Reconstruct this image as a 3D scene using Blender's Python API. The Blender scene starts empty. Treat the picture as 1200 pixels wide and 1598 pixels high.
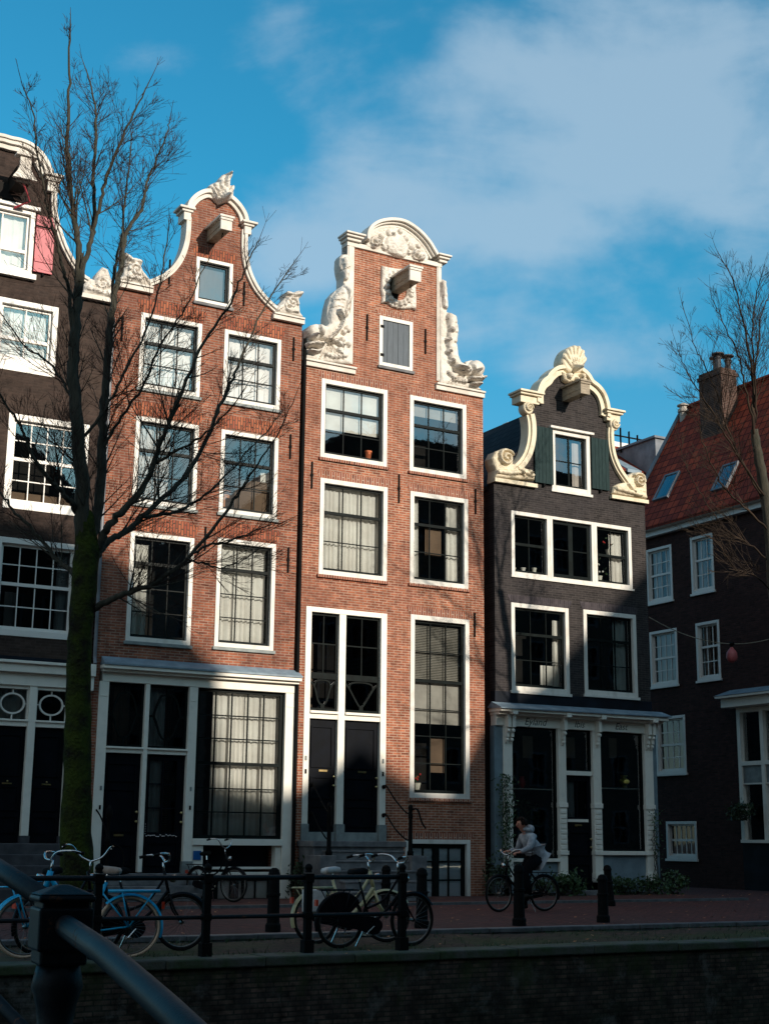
import bpy, math, random
import numpy as np
from mathutils import Vector, Matrix
from mathutils.geometry import tessellate_polygon, delaunay_2d_cdt
random.seed(7); np.random.seed(7)
rad = math.radians
S = bpy.context.scene

# ------------------------------------------------------------------ camera
FPX, CX, CY = 2226.0, 600.0, 799.0
PITCH, ROLL, EYE = math.atan(511 / FPX), 0.0103, 1.35
f0 = Vector((0, math.cos(PITCH), math.sin(PITCH))); u0 = Vector((0, -math.sin(PITCH), math.cos(PITCH))); r0 = Vector((1, 0, 0))
CR = math.cos(ROLL) * r0 + math.sin(ROLL) * u0
CU = -math.sin(ROLL) * r0 + math.cos(ROLL) * u0
CF = f0; CAM = Vector((0, 0, EYE))
cd = bpy.data.cameras.new('camera'); cam = bpy.data.objects.new('camera', cd); S.collection.objects.link(cam)
M = Matrix.Identity(4)
for i in range(3):
    M[i][0] = CR[i]; M[i][1] = CU[i]; M[i][2] = -CF[i]; M[i][3] = CAM[i]
cam.matrix_world = M
cd.sensor_fit = 'VERTICAL'; cd.sensor_height = 24; cd.sensor_width = 24; cd.lens = FPX / 1598 * 24
cd.clip_start = 0.1; cd.clip_end = 3000
S.camera = cam
S.render.resolution_x = 768; S.render.resolution_y = 1024

# ------------------------------------------------------------------ directions of the street
TH = rad(60.3)
U = Vector((math.sin(TH), math.cos(TH), 0)); N = Vector((math.cos(TH), -math.sin(TH), 0)); Z = Vector((0, 0, 1))
FACE = -29.6

# ------------------------------------------------------------------ light
SUN_PHI, SUN_EL = rad(12), rad(19)
sh = N * math.cos(SUN_PHI) + U * math.sin(SUN_PHI)
sd = (sh * math.cos(SUN_EL) + Z * math.sin(SUN_EL)).normalized()
sl = bpy.data.lights.new('sun', 'SUN'); sl.energy = 5.0; sl.angle = rad(0.7); sl.color = (1.0, 0.88, 0.74)
so = bpy.data.objects.new('sun', sl); S.collection.objects.link(so); so.rotation_euler = sd.to_track_quat('Z', 'Y').to_euler()
W = bpy.data.worlds.new('World'); S.world = W; W.use_nodes = True
nt = W.node_tree; nt.nodes.clear(); L = nt.links
def wn(t, **k):
    n = nt.nodes.new(t)
    for a, b in k.items(): setattr(n, a, b)
    return n
def wmath(op, a, b=None, c=None, clamp=False):
    n = wn('ShaderNodeMath', operation=op, use_clamp=clamp)
    for i, x in enumerate((a, b, c)):
        if x is None: continue
        if isinstance(x, (int, float)): n.inputs[i].default_value = x
        else: L.new(x, n.inputs[i])
    return n.outputs[0]
def wsmooth(x, e0, e1):
    n = wn('ShaderNodeMapRange', interpolation_type='SMOOTHSTEP'); L.new(x, n.inputs[0]); n.inputs[1].default_value = e0; n.inputs[2].default_value = e1
    return n.outputs[0]
sky = wn('ShaderNodeTexSky', sky_type='NISHITA', sun_disc=False, sun_elevation=SUN_EL, sun_rotation=math.atan2(sd.x, sd.y), altitude=0, air_density=1.3, dust_density=0.4, ozone_density=3.5)
tc = wn('ShaderNodeTexCoord'); sep = wn('ShaderNodeSeparateXYZ'); L.new(tc.outputs['Generated'], sep.inputs[0])
ay = wmath('MAXIMUM', wmath('ABSOLUTE', sep.outputs[1]), 0.15)
hx = wmath('DIVIDE', sep.outputs[0], ay); hz = wmath('DIVIDE', sep.outputs[2], ay)
cmb = wn('ShaderNodeCombineXYZ'); L.new(hx, cmb.inputs[0]); L.new(hz, cmb.inputs[1]); L.new(wmath('MULTIPLY', sep.outputs[1], 0.4), cmb.inputs[2])
mp = wn('ShaderNodeMapping'); mp.inputs['Rotation'].default_value = (0, 0, rad(-34)); mp.inputs['Scale'].default_value = (1.0, 2.1, 1.0); L.new(cmb.outputs[0], mp.inputs[0])
n1 = wn('ShaderNodeTexNoise'); n1.inputs['Scale'].default_value = 4.2; n1.inputs['Detail'].default_value = 7; n1.inputs['Roughness'].default_value = 0.52; n1.inputs['Distortion'].default_value = 0.3; L.new(mp.outputs[0], n1.inputs['Vector'])
n2 = wn('ShaderNodeTexNoise'); n2.inputs['Scale'].default_value = 9; n2.inputs['Detail'].default_value = 9; n2.inputs['Roughness'].default_value = 0.55; L.new(cmb.outputs[0], n2.inputs['Vector'])
def puff(x, y, rx, ry, amp):
    dx = wmath('MULTIPLY', wmath('SUBTRACT', hx, x), 1 / rx); dy = wmath('MULTIPLY', wmath('SUBTRACT', hz, y), 1 / ry)
    d2 = wmath('ADD', wmath('MULTIPLY', dx, dx), wmath('MULTIPLY', dy, dy))
    return wmath('MULTIPLY', wmath('POWER', 2.718, wmath('MULTIPLY', d2, -1)), amp)
def pk(px, py):                      # sky direction of a spot in the photograph
    d = CF + CR * ((px - CX) / FPX) - CU * ((py - CY) / FPX); return d.x / d.y, d.z / d.y
fld = None
for (px, py, rx, ry, amp) in ((1000, 290, .17, .10, .85), (1180, 100, .13, .12, .85), (640, 380, .13, .055, .75), (800, 60, .12, .05, .55), (520, 340, .10, .05, .62), (440, 400, .07, .03, .35),
                              (790, 470, .14, .06, .45), (900, 560, .05, .022, .62), (980, 690, .09, .02, .5), (560, 60, .07, .04, .3), (430, 110, .06, .03, .2)):
    x, y = pk(px, py); p = puff(x, y, rx, ry, amp); fld = p if fld is None else wmath('ADD', fld, p)
bk = wsmooth(sep.outputs[1], 0.1, -0.2)      # unseen cloud added behind the camera for neutral fill and bright panes
fld = wmath('ADD', fld, wmath('MULTIPLY', bk, 0.95))
cl = wmath('ADD', fld, wmath('MULTIPLY', wmath('SUBTRACT', n1.outputs[0], 0.5), 2.9))
cl = wmath('ADD', cl, wmath('MULTIPLY', wmath('SUBTRACT', n2.outputs[0], 0.5), 1.9))
cmask = wmath('MULTIPLY', wsmooth(cl, 0.30, 1.45), 0.64)
tint = wn('ShaderNodeMix', data_type='RGBA', blend_type='MULTIPLY'); L.new(sky.outputs[0], tint.inputs[6]); tint.inputs[0].default_value = 1
tmx = wn('ShaderNodeMix', data_type='RGBA'); L.new(wsmooth(sep.outputs[2], 0.02, 0.42), tmx.inputs[0]); tmx.inputs[6].default_value = (0.62, 0.80, 1.0, 1); tmx.inputs[7].default_value = (0.22, 1.10, 1.20, 1); L.new(tmx.outputs[2], tint.inputs[7])
mx = wn('ShaderNodeMix', data_type='RGBA'); L.new(cmask, mx.inputs[0]); L.new(tint.outputs[2], mx.inputs[6]); cmx = wn('ShaderNodeMix', data_type='RGBA'); L.new(bk, cmx.inputs[0]); cmx.inputs[6].default_value = (3.5, 4.6, 5.6, 1); cmx.inputs[7].default_value = (7.4, 7.2, 6.7, 1); L.new(cmx.outputs[2], mx.inputs[7])  # added rear cloud is brighter and more neutral, as fill
bg = wn('ShaderNodeBackground'); bg.inputs[1].default_value = 0.115; L.new(mx.outputs[2], bg.inputs[0])
wo = wn('ShaderNodeOutputWorld'); L.new(bg.outputs[0], wo.inputs[0])
S.view_settings.view_transform = 'Standard'; S.view_settings.look = 'None'; S.view_settings.gamma = 1; S.view_settings.exposure = 0.2
S.render.engine = 'CYCLES'
try:
    S.cycles.max_bounces = 8; S.cycles.transparent_max_bounces = 16
except Exception: pass

# ------------------------------------------------------------------ materials
MATS = {}
def mk(name):
    m = bpy.data.materials.new(name); m.use_nodes = True; t = m.node_tree; t.nodes.clear()
    o = t.nodes.new('ShaderNodeOutputMaterial'); b = t.nodes.new('ShaderNodeBsdfPrincipled'); t.links.new(b.outputs[0], o.inputs[0])
    MATS[name] = m
    return m, t, b, o
def node(t, ty, ins=None, **k):
    n = t.nodes.new(ty)
    for a, b in k.items(): setattr(n, a, b)
    for a, b in (ins or {}).items():
        if isinstance(b, bpy.types.NodeSocket): t.links.new(b, n.inputs[a])
        else: n.inputs[a].default_value = b
    return n
def rgb(c): return (c[0], c[1], c[2], 1)
def mixc(t, fac, a, b, mode='MIX'):
    n = t.nodes.new('ShaderNodeMix'); n.data_type = 'RGBA'; n.blend_type = mode
    for i, x in ((0, fac), (6, a), (7, b)):
        if isinstance(x, bpy.types.NodeSocket): t.links.new(x, n.inputs[i])
        else: n.inputs[i].default_value = x if i == 0 else rgb(x)
    return n.outputs[2]
def plain(name, col, col2=None, rough=0.6, metal=0.0, scale=6.0, bump=0.15, dist=0.004, spec=0.5, lo=0.4, hi=0.65, stretch=None, coat=0):
    m, t, b, o = mk(name)
    g = node(t, 'ShaderNodeNewGeometry')
    vec = g.outputs['Position']
    if stretch: vec = node(t, 'ShaderNodeMapping', {'Vector': vec, 'Scale': stretch}).outputs[0]
    nz = node(t, 'ShaderNodeTexNoise', {'Vector': vec, 'Scale': scale, 'Detail': 8.0, 'Roughness': 0.6})
    mr = node(t, 'ShaderNodeMapRange', {0: nz.outputs[0], 1: lo, 2: hi})
    c2 = col2 or tuple(x * 0.72 for x in col)
    t.links.new(mixc(t, mr.outputs[0], c2, col), b.inputs['Base Color'])
    b.inputs['Roughness'].default_value = rough; b.inputs['Metallic'].default_value = metal
    b.inputs['Specular IOR Level'].default_value = spec if max(col) > .05 else .06; b.inputs['Coat Weight'].default_value = coat
    if bump:
        n2 = node(t, 'ShaderNodeTexNoise', {'Vector': vec, 'Scale': scale * 6, 'Detail': 5.0})
        bp = node(t, 'ShaderNodeBump', {'Height': n2.outputs[0], 'Strength': bump, 'Distance': dist}); t.links.new(bp.outputs[0], b.inputs['Normal'])
    return m
def wallvec(t, dirv, rot=False):
    g = node(t, 'ShaderNodeNewGeometry')
    d = node(t, 'ShaderNodeVectorMath', {0: g.outputs['Position'], 1: tuple(dirv)}, operation='DOT_PRODUCT')
    s = node(t, 'ShaderNodeSeparateXYZ', {0: g.outputs['Position']})
    zz = s.outputs[2]
    c = node(t, 'ShaderNodeCombineXYZ', {0: zz if rot else d.outputs['Value'], 1: d.outputs['Value'] if rot else zz})
    return c.outputs[0], g.outputs['Position']
def brick(name, c1, c2, mortar, dirv=U, rot=False, bw=0.215, rh=0.0605, ms=0.008, patch=None, pamt=0.35, rough=0.85, flat=False, grime=0.3, streak=0.0):
    m, t, b, o = mk(name)
    if flat:
        g = node(t, 'ShaderNodeNewGeometry')
        d1 = node(t, 'ShaderNodeVectorMath', {0: g.outputs['Position'], 1: tuple(U)}, operation='DOT_PRODUCT').outputs['Value']
        d2 = node(t, 'ShaderNodeVectorMath', {0: g.outputs['Position'], 1: tuple(N)}, operation='DOT_PRODUCT').outputs['Value']
        v = node(t, 'ShaderNodeCombineXYZ', {0: d2 if rot else d1, 1: d1 if rot else d2}).outputs[0]; pos = g.outputs['Position']
    else: v, pos = wallvec(t, dirv, rot)
    # slight waviness of the courses
    wz = node(t, 'ShaderNodeTexNoise', {'Vector': pos, 'Scale': 0.7, 'Detail': 2.0})
    wv = node(t, 'ShaderNodeVectorMath', {0: wz.outputs['Color'], 1: (0.03, 0.03, 0)}, operation='MULTIPLY')
    va = node(t, 'ShaderNodeVectorMath', {0: v, 1: wv.outputs[0]}, operation='ADD').outputs[0]
    br = node(t, 'ShaderNodeTexBrick', {'Vector': va, 'Color1': rgb(c1), 'Color2': rgb(c2), 'Mortar': rgb(mortar), 'Scale': 1.0, 'Mortar Size': ms, 'Mortar Smooth': 0.25, 'Bias': 0.0, 'Brick Width': bw, 'Row Height': rh}, offset=0.5)
    col = br.outputs['Color']
    # per-brick odd colours
    vo = node(t, 'ShaderNodeTexWhiteNoise', {'Vector': node(t, 'ShaderNodeVectorMath', {0: node(t, 'ShaderNodeVectorMath', {0: va, 1: (1 / bw, 1 / rh, 0)}, operation='MULTIPLY').outputs[0]}, operation='FLOOR').outputs[0]})
    dk = node(t, 'ShaderNodeMapRange', {0: vo.outputs['Value'], 1: 0.86, 2: 1.0, 3: 0.0, 4: 0.55}).outputs[0]
    inv = node(t, 'ShaderNodeMath', {0: 1.0, 1: br.outputs['Fac']}, operation='SUBTRACT').outputs[0]
    col = mixc(t, node(t, 'ShaderNodeMath', {0: dk, 1: inv}, operation='MULTIPLY').outputs[0], col, tuple(x * 0.35 for x in c2))
    nz = node(t, 'ShaderNodeTexNoise', {'Vector': pos, 'Scale': 0.55, 'Detail': 6.0, 'Roughness': 0.6})
    f = node(t, 'ShaderNodeMapRange', {0: nz.outputs[0], 1: 0.42, 2: 0.68, 3: 0.0, 4: pamt}).outputs[0]
    col = mixc(t, f, col, patch or tuple(x * 0.6 for x in c2))
    n3 = node(t, 'ShaderNodeTexNoise', {'Vector': pos, 'Scale': 5.0, 'Detail': 8.0, 'Roughness': 0.7})
    f3 = node(t, 'ShaderNodeMapRange', {0: n3.outputs[0], 1: 0.3, 2: 0.8, 3: 1.0 - grime, 4: 1.0 + grime}).outputs[0]
    hs = node(t, 'ShaderNodeHueSaturation', {'Color': col, 'Value': f3})
    col = hs.outputs[0]
    if streak:
        mp = node(t, 'ShaderNodeMapping', {'Vector': pos, 'Scale': (3.0, 3.0, 0.35)})
        n4 = node(t, 'ShaderNodeTexNoise', {'Vector': mp.outputs[0], 'Scale': 1.6, 'Detail': 5.0})
        f4 = node(t, 'ShaderNodeMapRange', {0: n4.outputs[0], 1: 0.5, 2: 0.72, 3: 0.0, 4: streak}).outputs[0]
        col = mixc(t, f4, col, tuple(x * 0.5 for x in c2))
    t.links.new(col, b.inputs['Base Color']); b.inputs['Roughness'].default_value = rough; b.inputs['Specular IOR Level'].default_value = 0.15
    hgt = node(t, 'ShaderNodeMath', {0: inv, 1: node(t, 'ShaderNodeMath', {0: n3.outputs[0], 1: 0.6}, operation='MULTIPLY').outputs[0]}, operation='ADD').outputs[0]
    bp = node(t, 'ShaderNodeBump', {'Height': hgt, 'Strength': 0.6, 'Distance': 0.008}); t.links.new(bp.outputs[0], b.inputs['Normal'])
    return m
V5 = N
brick('brick_h2', (0.33, 0.108, 0.056), (0.17, 0.055, 0.034), (0.31, 0.215, 0.165), ms=0.0105, pamt=0.6, patch=(0.12, 0.048, 0.036), grime=0.45, streak=0.4)
brick('brick_h2_lintel', (0.42, 0.14, 0.07), (0.28, 0.075, 0.045), (0.10, 0.06, 0.045), rot=True, bw=0.22, rh=0.068, ms=.014, pamt=0.2)
brick('brick_h3', (0.375, 0.128, 0.066), (0.22, 0.070, 0.041), (0.42, 0.29, 0.215), ms=0.0105, pamt=0.5, patch=(0.18, 0.070, 0.048), grime=0.42, streak=0.28)
brick('brick_h3_lintel', (0.33, 0.11, 0.06), (0.20, 0.065, 0.045), (0.42, 0.30, 0.23), rot=True, bw=0.22, rh=0.068, ms=.012, pamt=0.4)
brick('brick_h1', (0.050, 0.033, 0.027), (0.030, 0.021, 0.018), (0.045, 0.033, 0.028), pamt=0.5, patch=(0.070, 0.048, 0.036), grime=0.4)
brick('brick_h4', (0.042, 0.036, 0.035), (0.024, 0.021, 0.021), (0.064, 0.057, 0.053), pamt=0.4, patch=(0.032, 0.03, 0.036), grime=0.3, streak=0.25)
brick('brick_h4_lintel', (0.062, 0.052, 0.058), (0.042, 0.037, 0.043), (0.075, 0.066, 0.068), rot=True, bw=0.22, rh=0.064)
brick('brick_h5', (0.060, 0.024, 0.020), (0.036, 0.015, 0.013), (0.032, 0.024, 0.021), dirv=V5, pamt=0.3)
brick('brick_chimney', (0.085, 0.045, 0.034), (0.045, 0.025, 0.02), (0.16, 0.12, 0.10), dirv=U, pamt=0.3)
brick('brick_far', (0.16, 0.09, 0.07), (0.11, 0.065, 0.05), (0.10, 0.09, 0.08), dirv=U)
mq = brick('brick_quay', (0.15, 0.10, 0.078), (0.055, 0.044, 0.038), (0.035, 0.034, 0.028), bw=0.20, rh=0.058, ms=0.010, pamt=0.9, patch=(0.014, 0.022, 0.012), grime=0.95, streak=0.75)
t_ = mq.node_tree; b_ = [n for n in t_.nodes if n.type == 'BSDF_PRINCIPLED'][0]; src = b_.inputs['Base Color'].links[0].from_socket; g_ = node(t_, 'ShaderNodeNewGeometry')
nz_ = node(t_, 'ShaderNodeTexNoise', {'Vector': g_.outputs['Position'], 'Scale': 1.1, 'Detail': 9.0, 'Roughness': 0.75}); f_ = node(t_, 'ShaderNodeMapRange', {0: nz_.outputs[0], 1: 0.56, 2: 0.74, 3: 0.0, 4: 0.75}).outputs[0]
c_1 = mixc(t_, f_, src, (0.20, 0.20, 0.19)); nz2 = node(t_, 'ShaderNodeTexNoise', {'Vector': node(t_, 'ShaderNodeMapping', {'Vector': g_.outputs['Position'], 'Scale': (1, 1, .5)}).outputs[0], 'Scale': 2.3, 'Detail': 9.0, 'Roughness': 0.7})
zz_ = node(t_, 'ShaderNodeSeparateXYZ', {0: g_.outputs['Position']}).outputs[2]; up_ = node(t_, 'ShaderNodeMapRange', {0: zz_, 1: -1.1, 2: -.15, 3: -.12, 4: .16}).outputs[0]
f2_ = node(t_, 'ShaderNodeMapRange', {0: node(t_, 'ShaderNodeMath', {0: nz2.outputs[0], 1: up_}, operation='ADD').outputs[0], 1: 0.58, 2: 0.72, 3: 0.0, 4: 0.7}).outputs[0]
t_.links.new(mixc(t_, f2_, c_1, (0.034, 0.046, 0.016)), b_.inputs['Base Color'])
brick('paving_road', (0.14, 0.048, 0.042), (0.085, 0.034, 0.032), (0.035, 0.028, 0.026), flat=True, rot=True, bw=0.20, rh=0.10, ms=0.010, pamt=0.45, patch=(0.07, 0.045, 0.045), grime=0.4)
brick('paving_walk', (0.15, 0.052, 0.040), (0.09, 0.038, 0.034), (0.04, 0.03, 0.028), flat=True, bw=0.21, rh=0.10, ms=0.010, pamt=0.5, patch=(0.08, 0.05, 0.045), grime=0.4)
plain('stucco_dark', (0.012, 0.016, 0.024), (0.008, 0.010, 0.014), rough=0.45, scale=2)
plain('white_paint', (0.66, 0.635, 0.59), (0.62, 0.58, 0.52), rough=0.45, scale=3, lo=0.25, hi=0.5, bump=0.08)
plain('frame_white', (0.63, 0.605, 0.55), (0.47, 0.44, 0.39), rough=0.5, scale=3, lo=0.28, hi=0.5, bump=0.15, stretch=(1.5, 1.5, .6))
plain('trim_white', (0.64, 0.595, 0.53), (0.48, 0.43, 0.37), rough=0.7, scale=2.5, lo=0.30, hi=0.55, bump=0.2, dist=0.006)
plain('trim_cream', (0.66, 0.575, 0.42), (0.46, 0.39, 0.27), rough=0.6, scale=3.5, lo=0.28, hi=0.5, bump=0.3, dist=0.01)
plain('shop_white', (0.72, 0.69, 0.61), (0.62, 0.60, 0.53), rough=0.45, scale=4, lo=0.25, hi=0.5)
plain('shop_grey', (0.16, 0.22, 0.25), (0.12, 0.17, 0.20), rough=0.5, scale=4)
plain('plinth_grey', (0.22, 0.25, 0.24), (0.15, 0.17, 0.17), rough=0.6, scale=5)
plain('sash_green', (0.006, 0.010, 0.010), (0.004, 0.006, 0.006), rough=0.4, scale=6, bump=0.03)
plain('door_black', (0.004, 0.0055, 0.009), (0.003, 0.004, 0.006), rough=0.4, scale=5, bump=0.03)
plain('shutter_green', (0.022, 0.042, 0.042), (0.012, 0.025, 0.026), rough=0.5, scale=6, stretch=(8, 8, 0.6))
plain('shutter_grey', (0.060, 0.080, 0.100), (0.035, 0.05, 0.065), rough=0.6, scale=6, stretch=(10, 10, 0.5))
plain('shutter_red', (0.46, 0.055, 0.075), (0.34, 0.035, 0.05), rough=0.5, scale=5, stretch=(8, 8, 0.6))
plain('stone', (0.17, 0.165, 0.165), (0.085, 0.085, 0.09), rough=0.7, scale=4, bump=0.3)
plain('stone_dark', (0.05, 0.05, 0.056), (0.025, 0.025, 0.03), rough=0.65, scale=4, bump=0.3)
plain('kerb_stone', (0.10, 0.105, 0.11), (0.05, 0.052, 0.055), rough=0.6, scale=5, bump=0.3)
plain('coping_stone', (0.060, 0.060, 0.052), (0.024, 0.042, 0.010), rough=0.8, scale=3.4, bump=0.6, dist=0.02, lo=0.38, hi=0.62)
brick('moss_ground', (0.095, 0.045, 0.038), (0.055, 0.032, 0.028), (0.030, 0.034, 0.018), flat=True, bw=0.20, rh=0.10, ms=0.014, pamt=0.95, patch=(0.038, 0.056, 0.014), grime=0.6)
plain('lead', (0.20, 0.27, 0.32), (0.13, 0.18, 0.22), rough=0.55, scale=3)
plain('zinc', (0.16, 0.17, 0.19), (0.09, 0.10, 0.115), rough=0.5, scale=2)
plain('iron', (0.004, 0.0045, 0.005), (0.006, 0.006, 0.006), rough=0.7, scale=20, bump=0.2)
plain('iron_gloss', (0.004, 0.008, 0.012), (0.009, 0.013, 0.016), rough=0.55, scale=25, bump=0.4, dist=0.003)
plain('chrome', (0.70, 0.70, 0.70), (0.55, 0.53, 0.50), rough=0.22, metal=1.0, scale=30, bump=0)
plain('rim_steel', (0.22, 0.21, 0.20), (0.15, 0.14, 0.13), rough=0.4, metal=1.0, scale=30, bump=0)
plain('rubber', (0.012, 0.012, 0.012), rough=0.8, scale=30)
plain('tyre_tan', (0.66, 0.50, 0.36), (0.58, 0.42, 0.30), rough=0.8, scale=30)
plain('bike_black', (0.008, 0.008, 0.010), rough=0.25, scale=10, bump=0)
plain('bike_blue', (0.0, 0.40, 0.68), (0.0, 0.34, 0.60), rough=0.3, scale=10, bump=0)
plain('bike_cream', (0.50, 0.44, 0.25), (0.42, 0.36, 0.19), rough=0.35, scale=10, bump=0)
plain('bike_white', (0.6, 0.55, 0.52), rough=0.4, scale=10)
plain('saddle_tan', (0.42, 0.32, 0.26), rough=0.6, scale=20)
plain('red_plastic', (0.6, 0.05, 0.02), rough=0.3, bump=0)
plain('wood_grey', (0.36, 0.30, 0.22), (0.22, 0.18, 0.13), rough=0.8, scale=5, stretch=(1.5, 1.5, 9))
plain('wood_warm', (0.50, 0.17, 0.035), (0.38, 0.12, 0.03), rough=0.5, scale=8)
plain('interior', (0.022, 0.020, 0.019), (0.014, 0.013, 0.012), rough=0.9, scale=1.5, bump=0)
plain('interior_and_reflection', (0.20, 0.13, 0.085), (0.14, 0.09, 0.06), rough=0.9, scale=1.5, bump=0)  # warm room tone, also panels painting a warm reflection behind panes
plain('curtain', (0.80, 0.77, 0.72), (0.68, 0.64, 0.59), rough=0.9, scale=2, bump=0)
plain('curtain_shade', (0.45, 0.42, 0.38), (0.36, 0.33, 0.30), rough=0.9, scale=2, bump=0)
plain('paper_blue', (0.80, 0.88, 0.92), (0.74, 0.82, 0.86), rough=0.8, scale=2, bump=0)
plain('slat', (0.34, 0.31, 0.27), rough=0.6, scale=3, bump=0)
plain('sign_blue', (0.005, 0.10, 0.32), rough=0.3, bump=0)
plain('brass', (0.55, 0.42, 0.20), rough=0.3, metal=1.0, bump=0)
plain('terracotta', (0.60, 0.16, 0.06), rough=0.8)
plain('yellow_glaze', (0.60, 0.50, 0.12), rough=0.3, bump=0)
plain('flower_red', (0.55, 0.03, 0.03), rough=0.6, bump=0)
plain('flower_white', (0.8, 0.8, 0.75), rough=0.6, bump=0)
plain('lantern_pink', (0.45, 0.10, 0.10), rough=0.6, bump=0)
plain('bark', (0.060, 0.052, 0.036), (0.030, 0.030, 0.020), rough=0.95, scale=7, bump=1.0, dist=0.02, stretch=(3, 3, 0.7))
plain('bark_mossy', (0.036, 0.050, 0.010), (0.014, 0.013, 0.010), rough=0.95, scale=3.2, bump=1.0, dist=0.06, lo=0.35, hi=0.6)
plain('twig', (0.050, 0.030, 0.025), (0.03, 0.022, 0.018), rough=0.9, scale=4, bump=0)
plain('twig_light', (0.050, 0.036, 0.026), (0.026, 0.019, 0.015), rough=0.9, scale=2, bump=0)
plain('leaf', (0.040, 0.085, 0.022), (0.020, 0.045, 0.014), rough=0.6, scale=5, bump=0)
plain('leaf_dark', (0.025, 0.055, 0.018), (0.015, 0.03, 0.01), rough=0.6, scale=5, bump=0)
plain('skin', (0.50, 0.22, 0.14), (0.44, 0.18, 0.12), rough=0.5, scale=10, bump=0)
plain('hair', (0.018, 0.010, 0.007), rough=0.5, scale=30)
plain('coat', (0.40, 0.41, 0.43), (0.20, 0.21, 0.23), rough=0.75, scale=7, bump=0.6, dist=0.02)
plain('trousers', (0.004, 0.0045, 0.007), rough=0.9, scale=12)
plain('shoe', (0.02, 0.018, 0.016), rough=0.5)
plain('water', (0.008, 0.014, 0.012), rough=0.06, scale=3, bump=0.5, dist=0.03)
plain('ground_far', (0.07, 0.06, 0.055), rough=0.9, scale=0.5)
def tiles(name, c1, c2, dirv, k=1.0):
    m, t, b, o = mk(name)
    v, pos = wallvec(t, dirv)
    br = node(t, 'ShaderNodeTexBrick', {'Vector': v, 'Color1': rgb(c1), 'Color2': rgb(c2), 'Mortar': rgb(tuple(x * 0.25 for x in c2)), 'Scale': 1.0, 'Mortar Size': 0.025, 'Mortar Smooth': 0.6, 'Brick Width': 0.24 * k, 'Row Height': 0.22 * k}, offset=0.0)
    nz = node(t, 'ShaderNodeTexNoise', {'Vector': pos, 'Scale': 1.3, 'Detail': 8.0, 'Roughness': 0.65})
    f = node(t, 'ShaderNodeMapRange', {0: nz.outputs[0], 1: 0.4, 2: 0.7, 3: 0.0, 4: 0.7}).outputs[0]
    t.links.new(mixc(t, f, br.outputs['Color'], tuple(x * 0.45 for x in c2)), b.inputs['Base Color']); b.inputs['Roughness'].default_value = 0.8; b.inputs['Specular IOR Level'].default_value = .12
    bp = node(t, 'ShaderNodeBump', {'Height': br.outputs['Fac'], 'Strength': -0.8, 'Distance': 0.03}); t.links.new(bp.outputs[0], b.inputs['Normal'])
tiles('tiles_orange', (0.36, 0.058, 0.026), (0.17, 0.030, 0.019), N, 1.25)
tiles('tiles_dark', (0.035, 0.035, 0.040), (0.022, 0.022, 0.026), N)
mi = MATS['iron_gloss']; t_ = mi.node_tree; b_ = [n for n in t_.nodes if n.type == 'BSDF_PRINCIPLED'][0]; src = b_.inputs['Base Color'].links[0].from_socket
g_ = node(t_, 'ShaderNodeNewGeometry'); nz_ = node(t_, 'ShaderNodeTexNoise', {'Vector': g_.outputs['Position'], 'Scale': 9.0, 'Detail': 10.0, 'Roughness': 0.7}); f_ = node(t_, 'ShaderNodeMapRange', {0: nz_.outputs[0], 1: 0.60, 2: 0.66, 3: 0.0, 4: 1.0}).outputs[0]
t_.links.new(mixc(t_, f_, src, (0.10, 0.045, 0.025)), b_.inputs['Base Color']); t_.links.new(node(t_, 'ShaderNodeMapRange', {0: f_, 3: 0.55, 4: 0.9}).outputs[0], b_.inputs['Roughness'])
b_.inputs['Specular IOR Level'].default_value = .16
def glass(name, f0=0.16, tint=(0.80, 0.84, 0.84), wob=0.018):
    m, t, b, o = mk(name); t.nodes.remove(b)
    g = node(t, 'ShaderNodeNewGeometry')
    nz = node(t, 'ShaderNodeTexNoise', {'Vector': g.outputs['Position'], 'Scale': 2.6, 'Detail': 2.0})
    bp = node(t, 'ShaderNodeBump', {'Height': nz.outputs[0], 'Strength': wob, 'Distance': 0.03})
    fr = node(t, 'ShaderNodeFresnel', {'IOR': 1.52, 'Normal': bp.outputs[0]})
    ad = node(t, 'ShaderNodeMath', {0: fr.outputs[0], 1: f0}, operation='ADD', use_clamp=True)
    tr = node(t, 'ShaderNodeBsdfTransparent', {'Color': rgb(tint)})
    gl = node(t, 'ShaderNodeBsdfGlossy', {'Color': (0.95, 0.97, 1, 1), 'Roughness': 0.015, 'Normal': bp.outputs[0]})
    mxs = node(t, 'ShaderNodeMixShader', {0: ad.outputs[0], 1: tr.outputs[0], 2: gl.outputs[0]})
    t.links.new(mxs.outputs[0], o.inputs[0])
glass('glass'); glass('glass_clear', f0=0.02, tint=(0.9, 0.92, 0.92)); glass('glass_bright', f0=0.17, tint=(0.95, 0.96, 0.96)); glass('glass_dark', f0=0.03, tint=(0.45, 0.48, 0.5))

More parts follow.
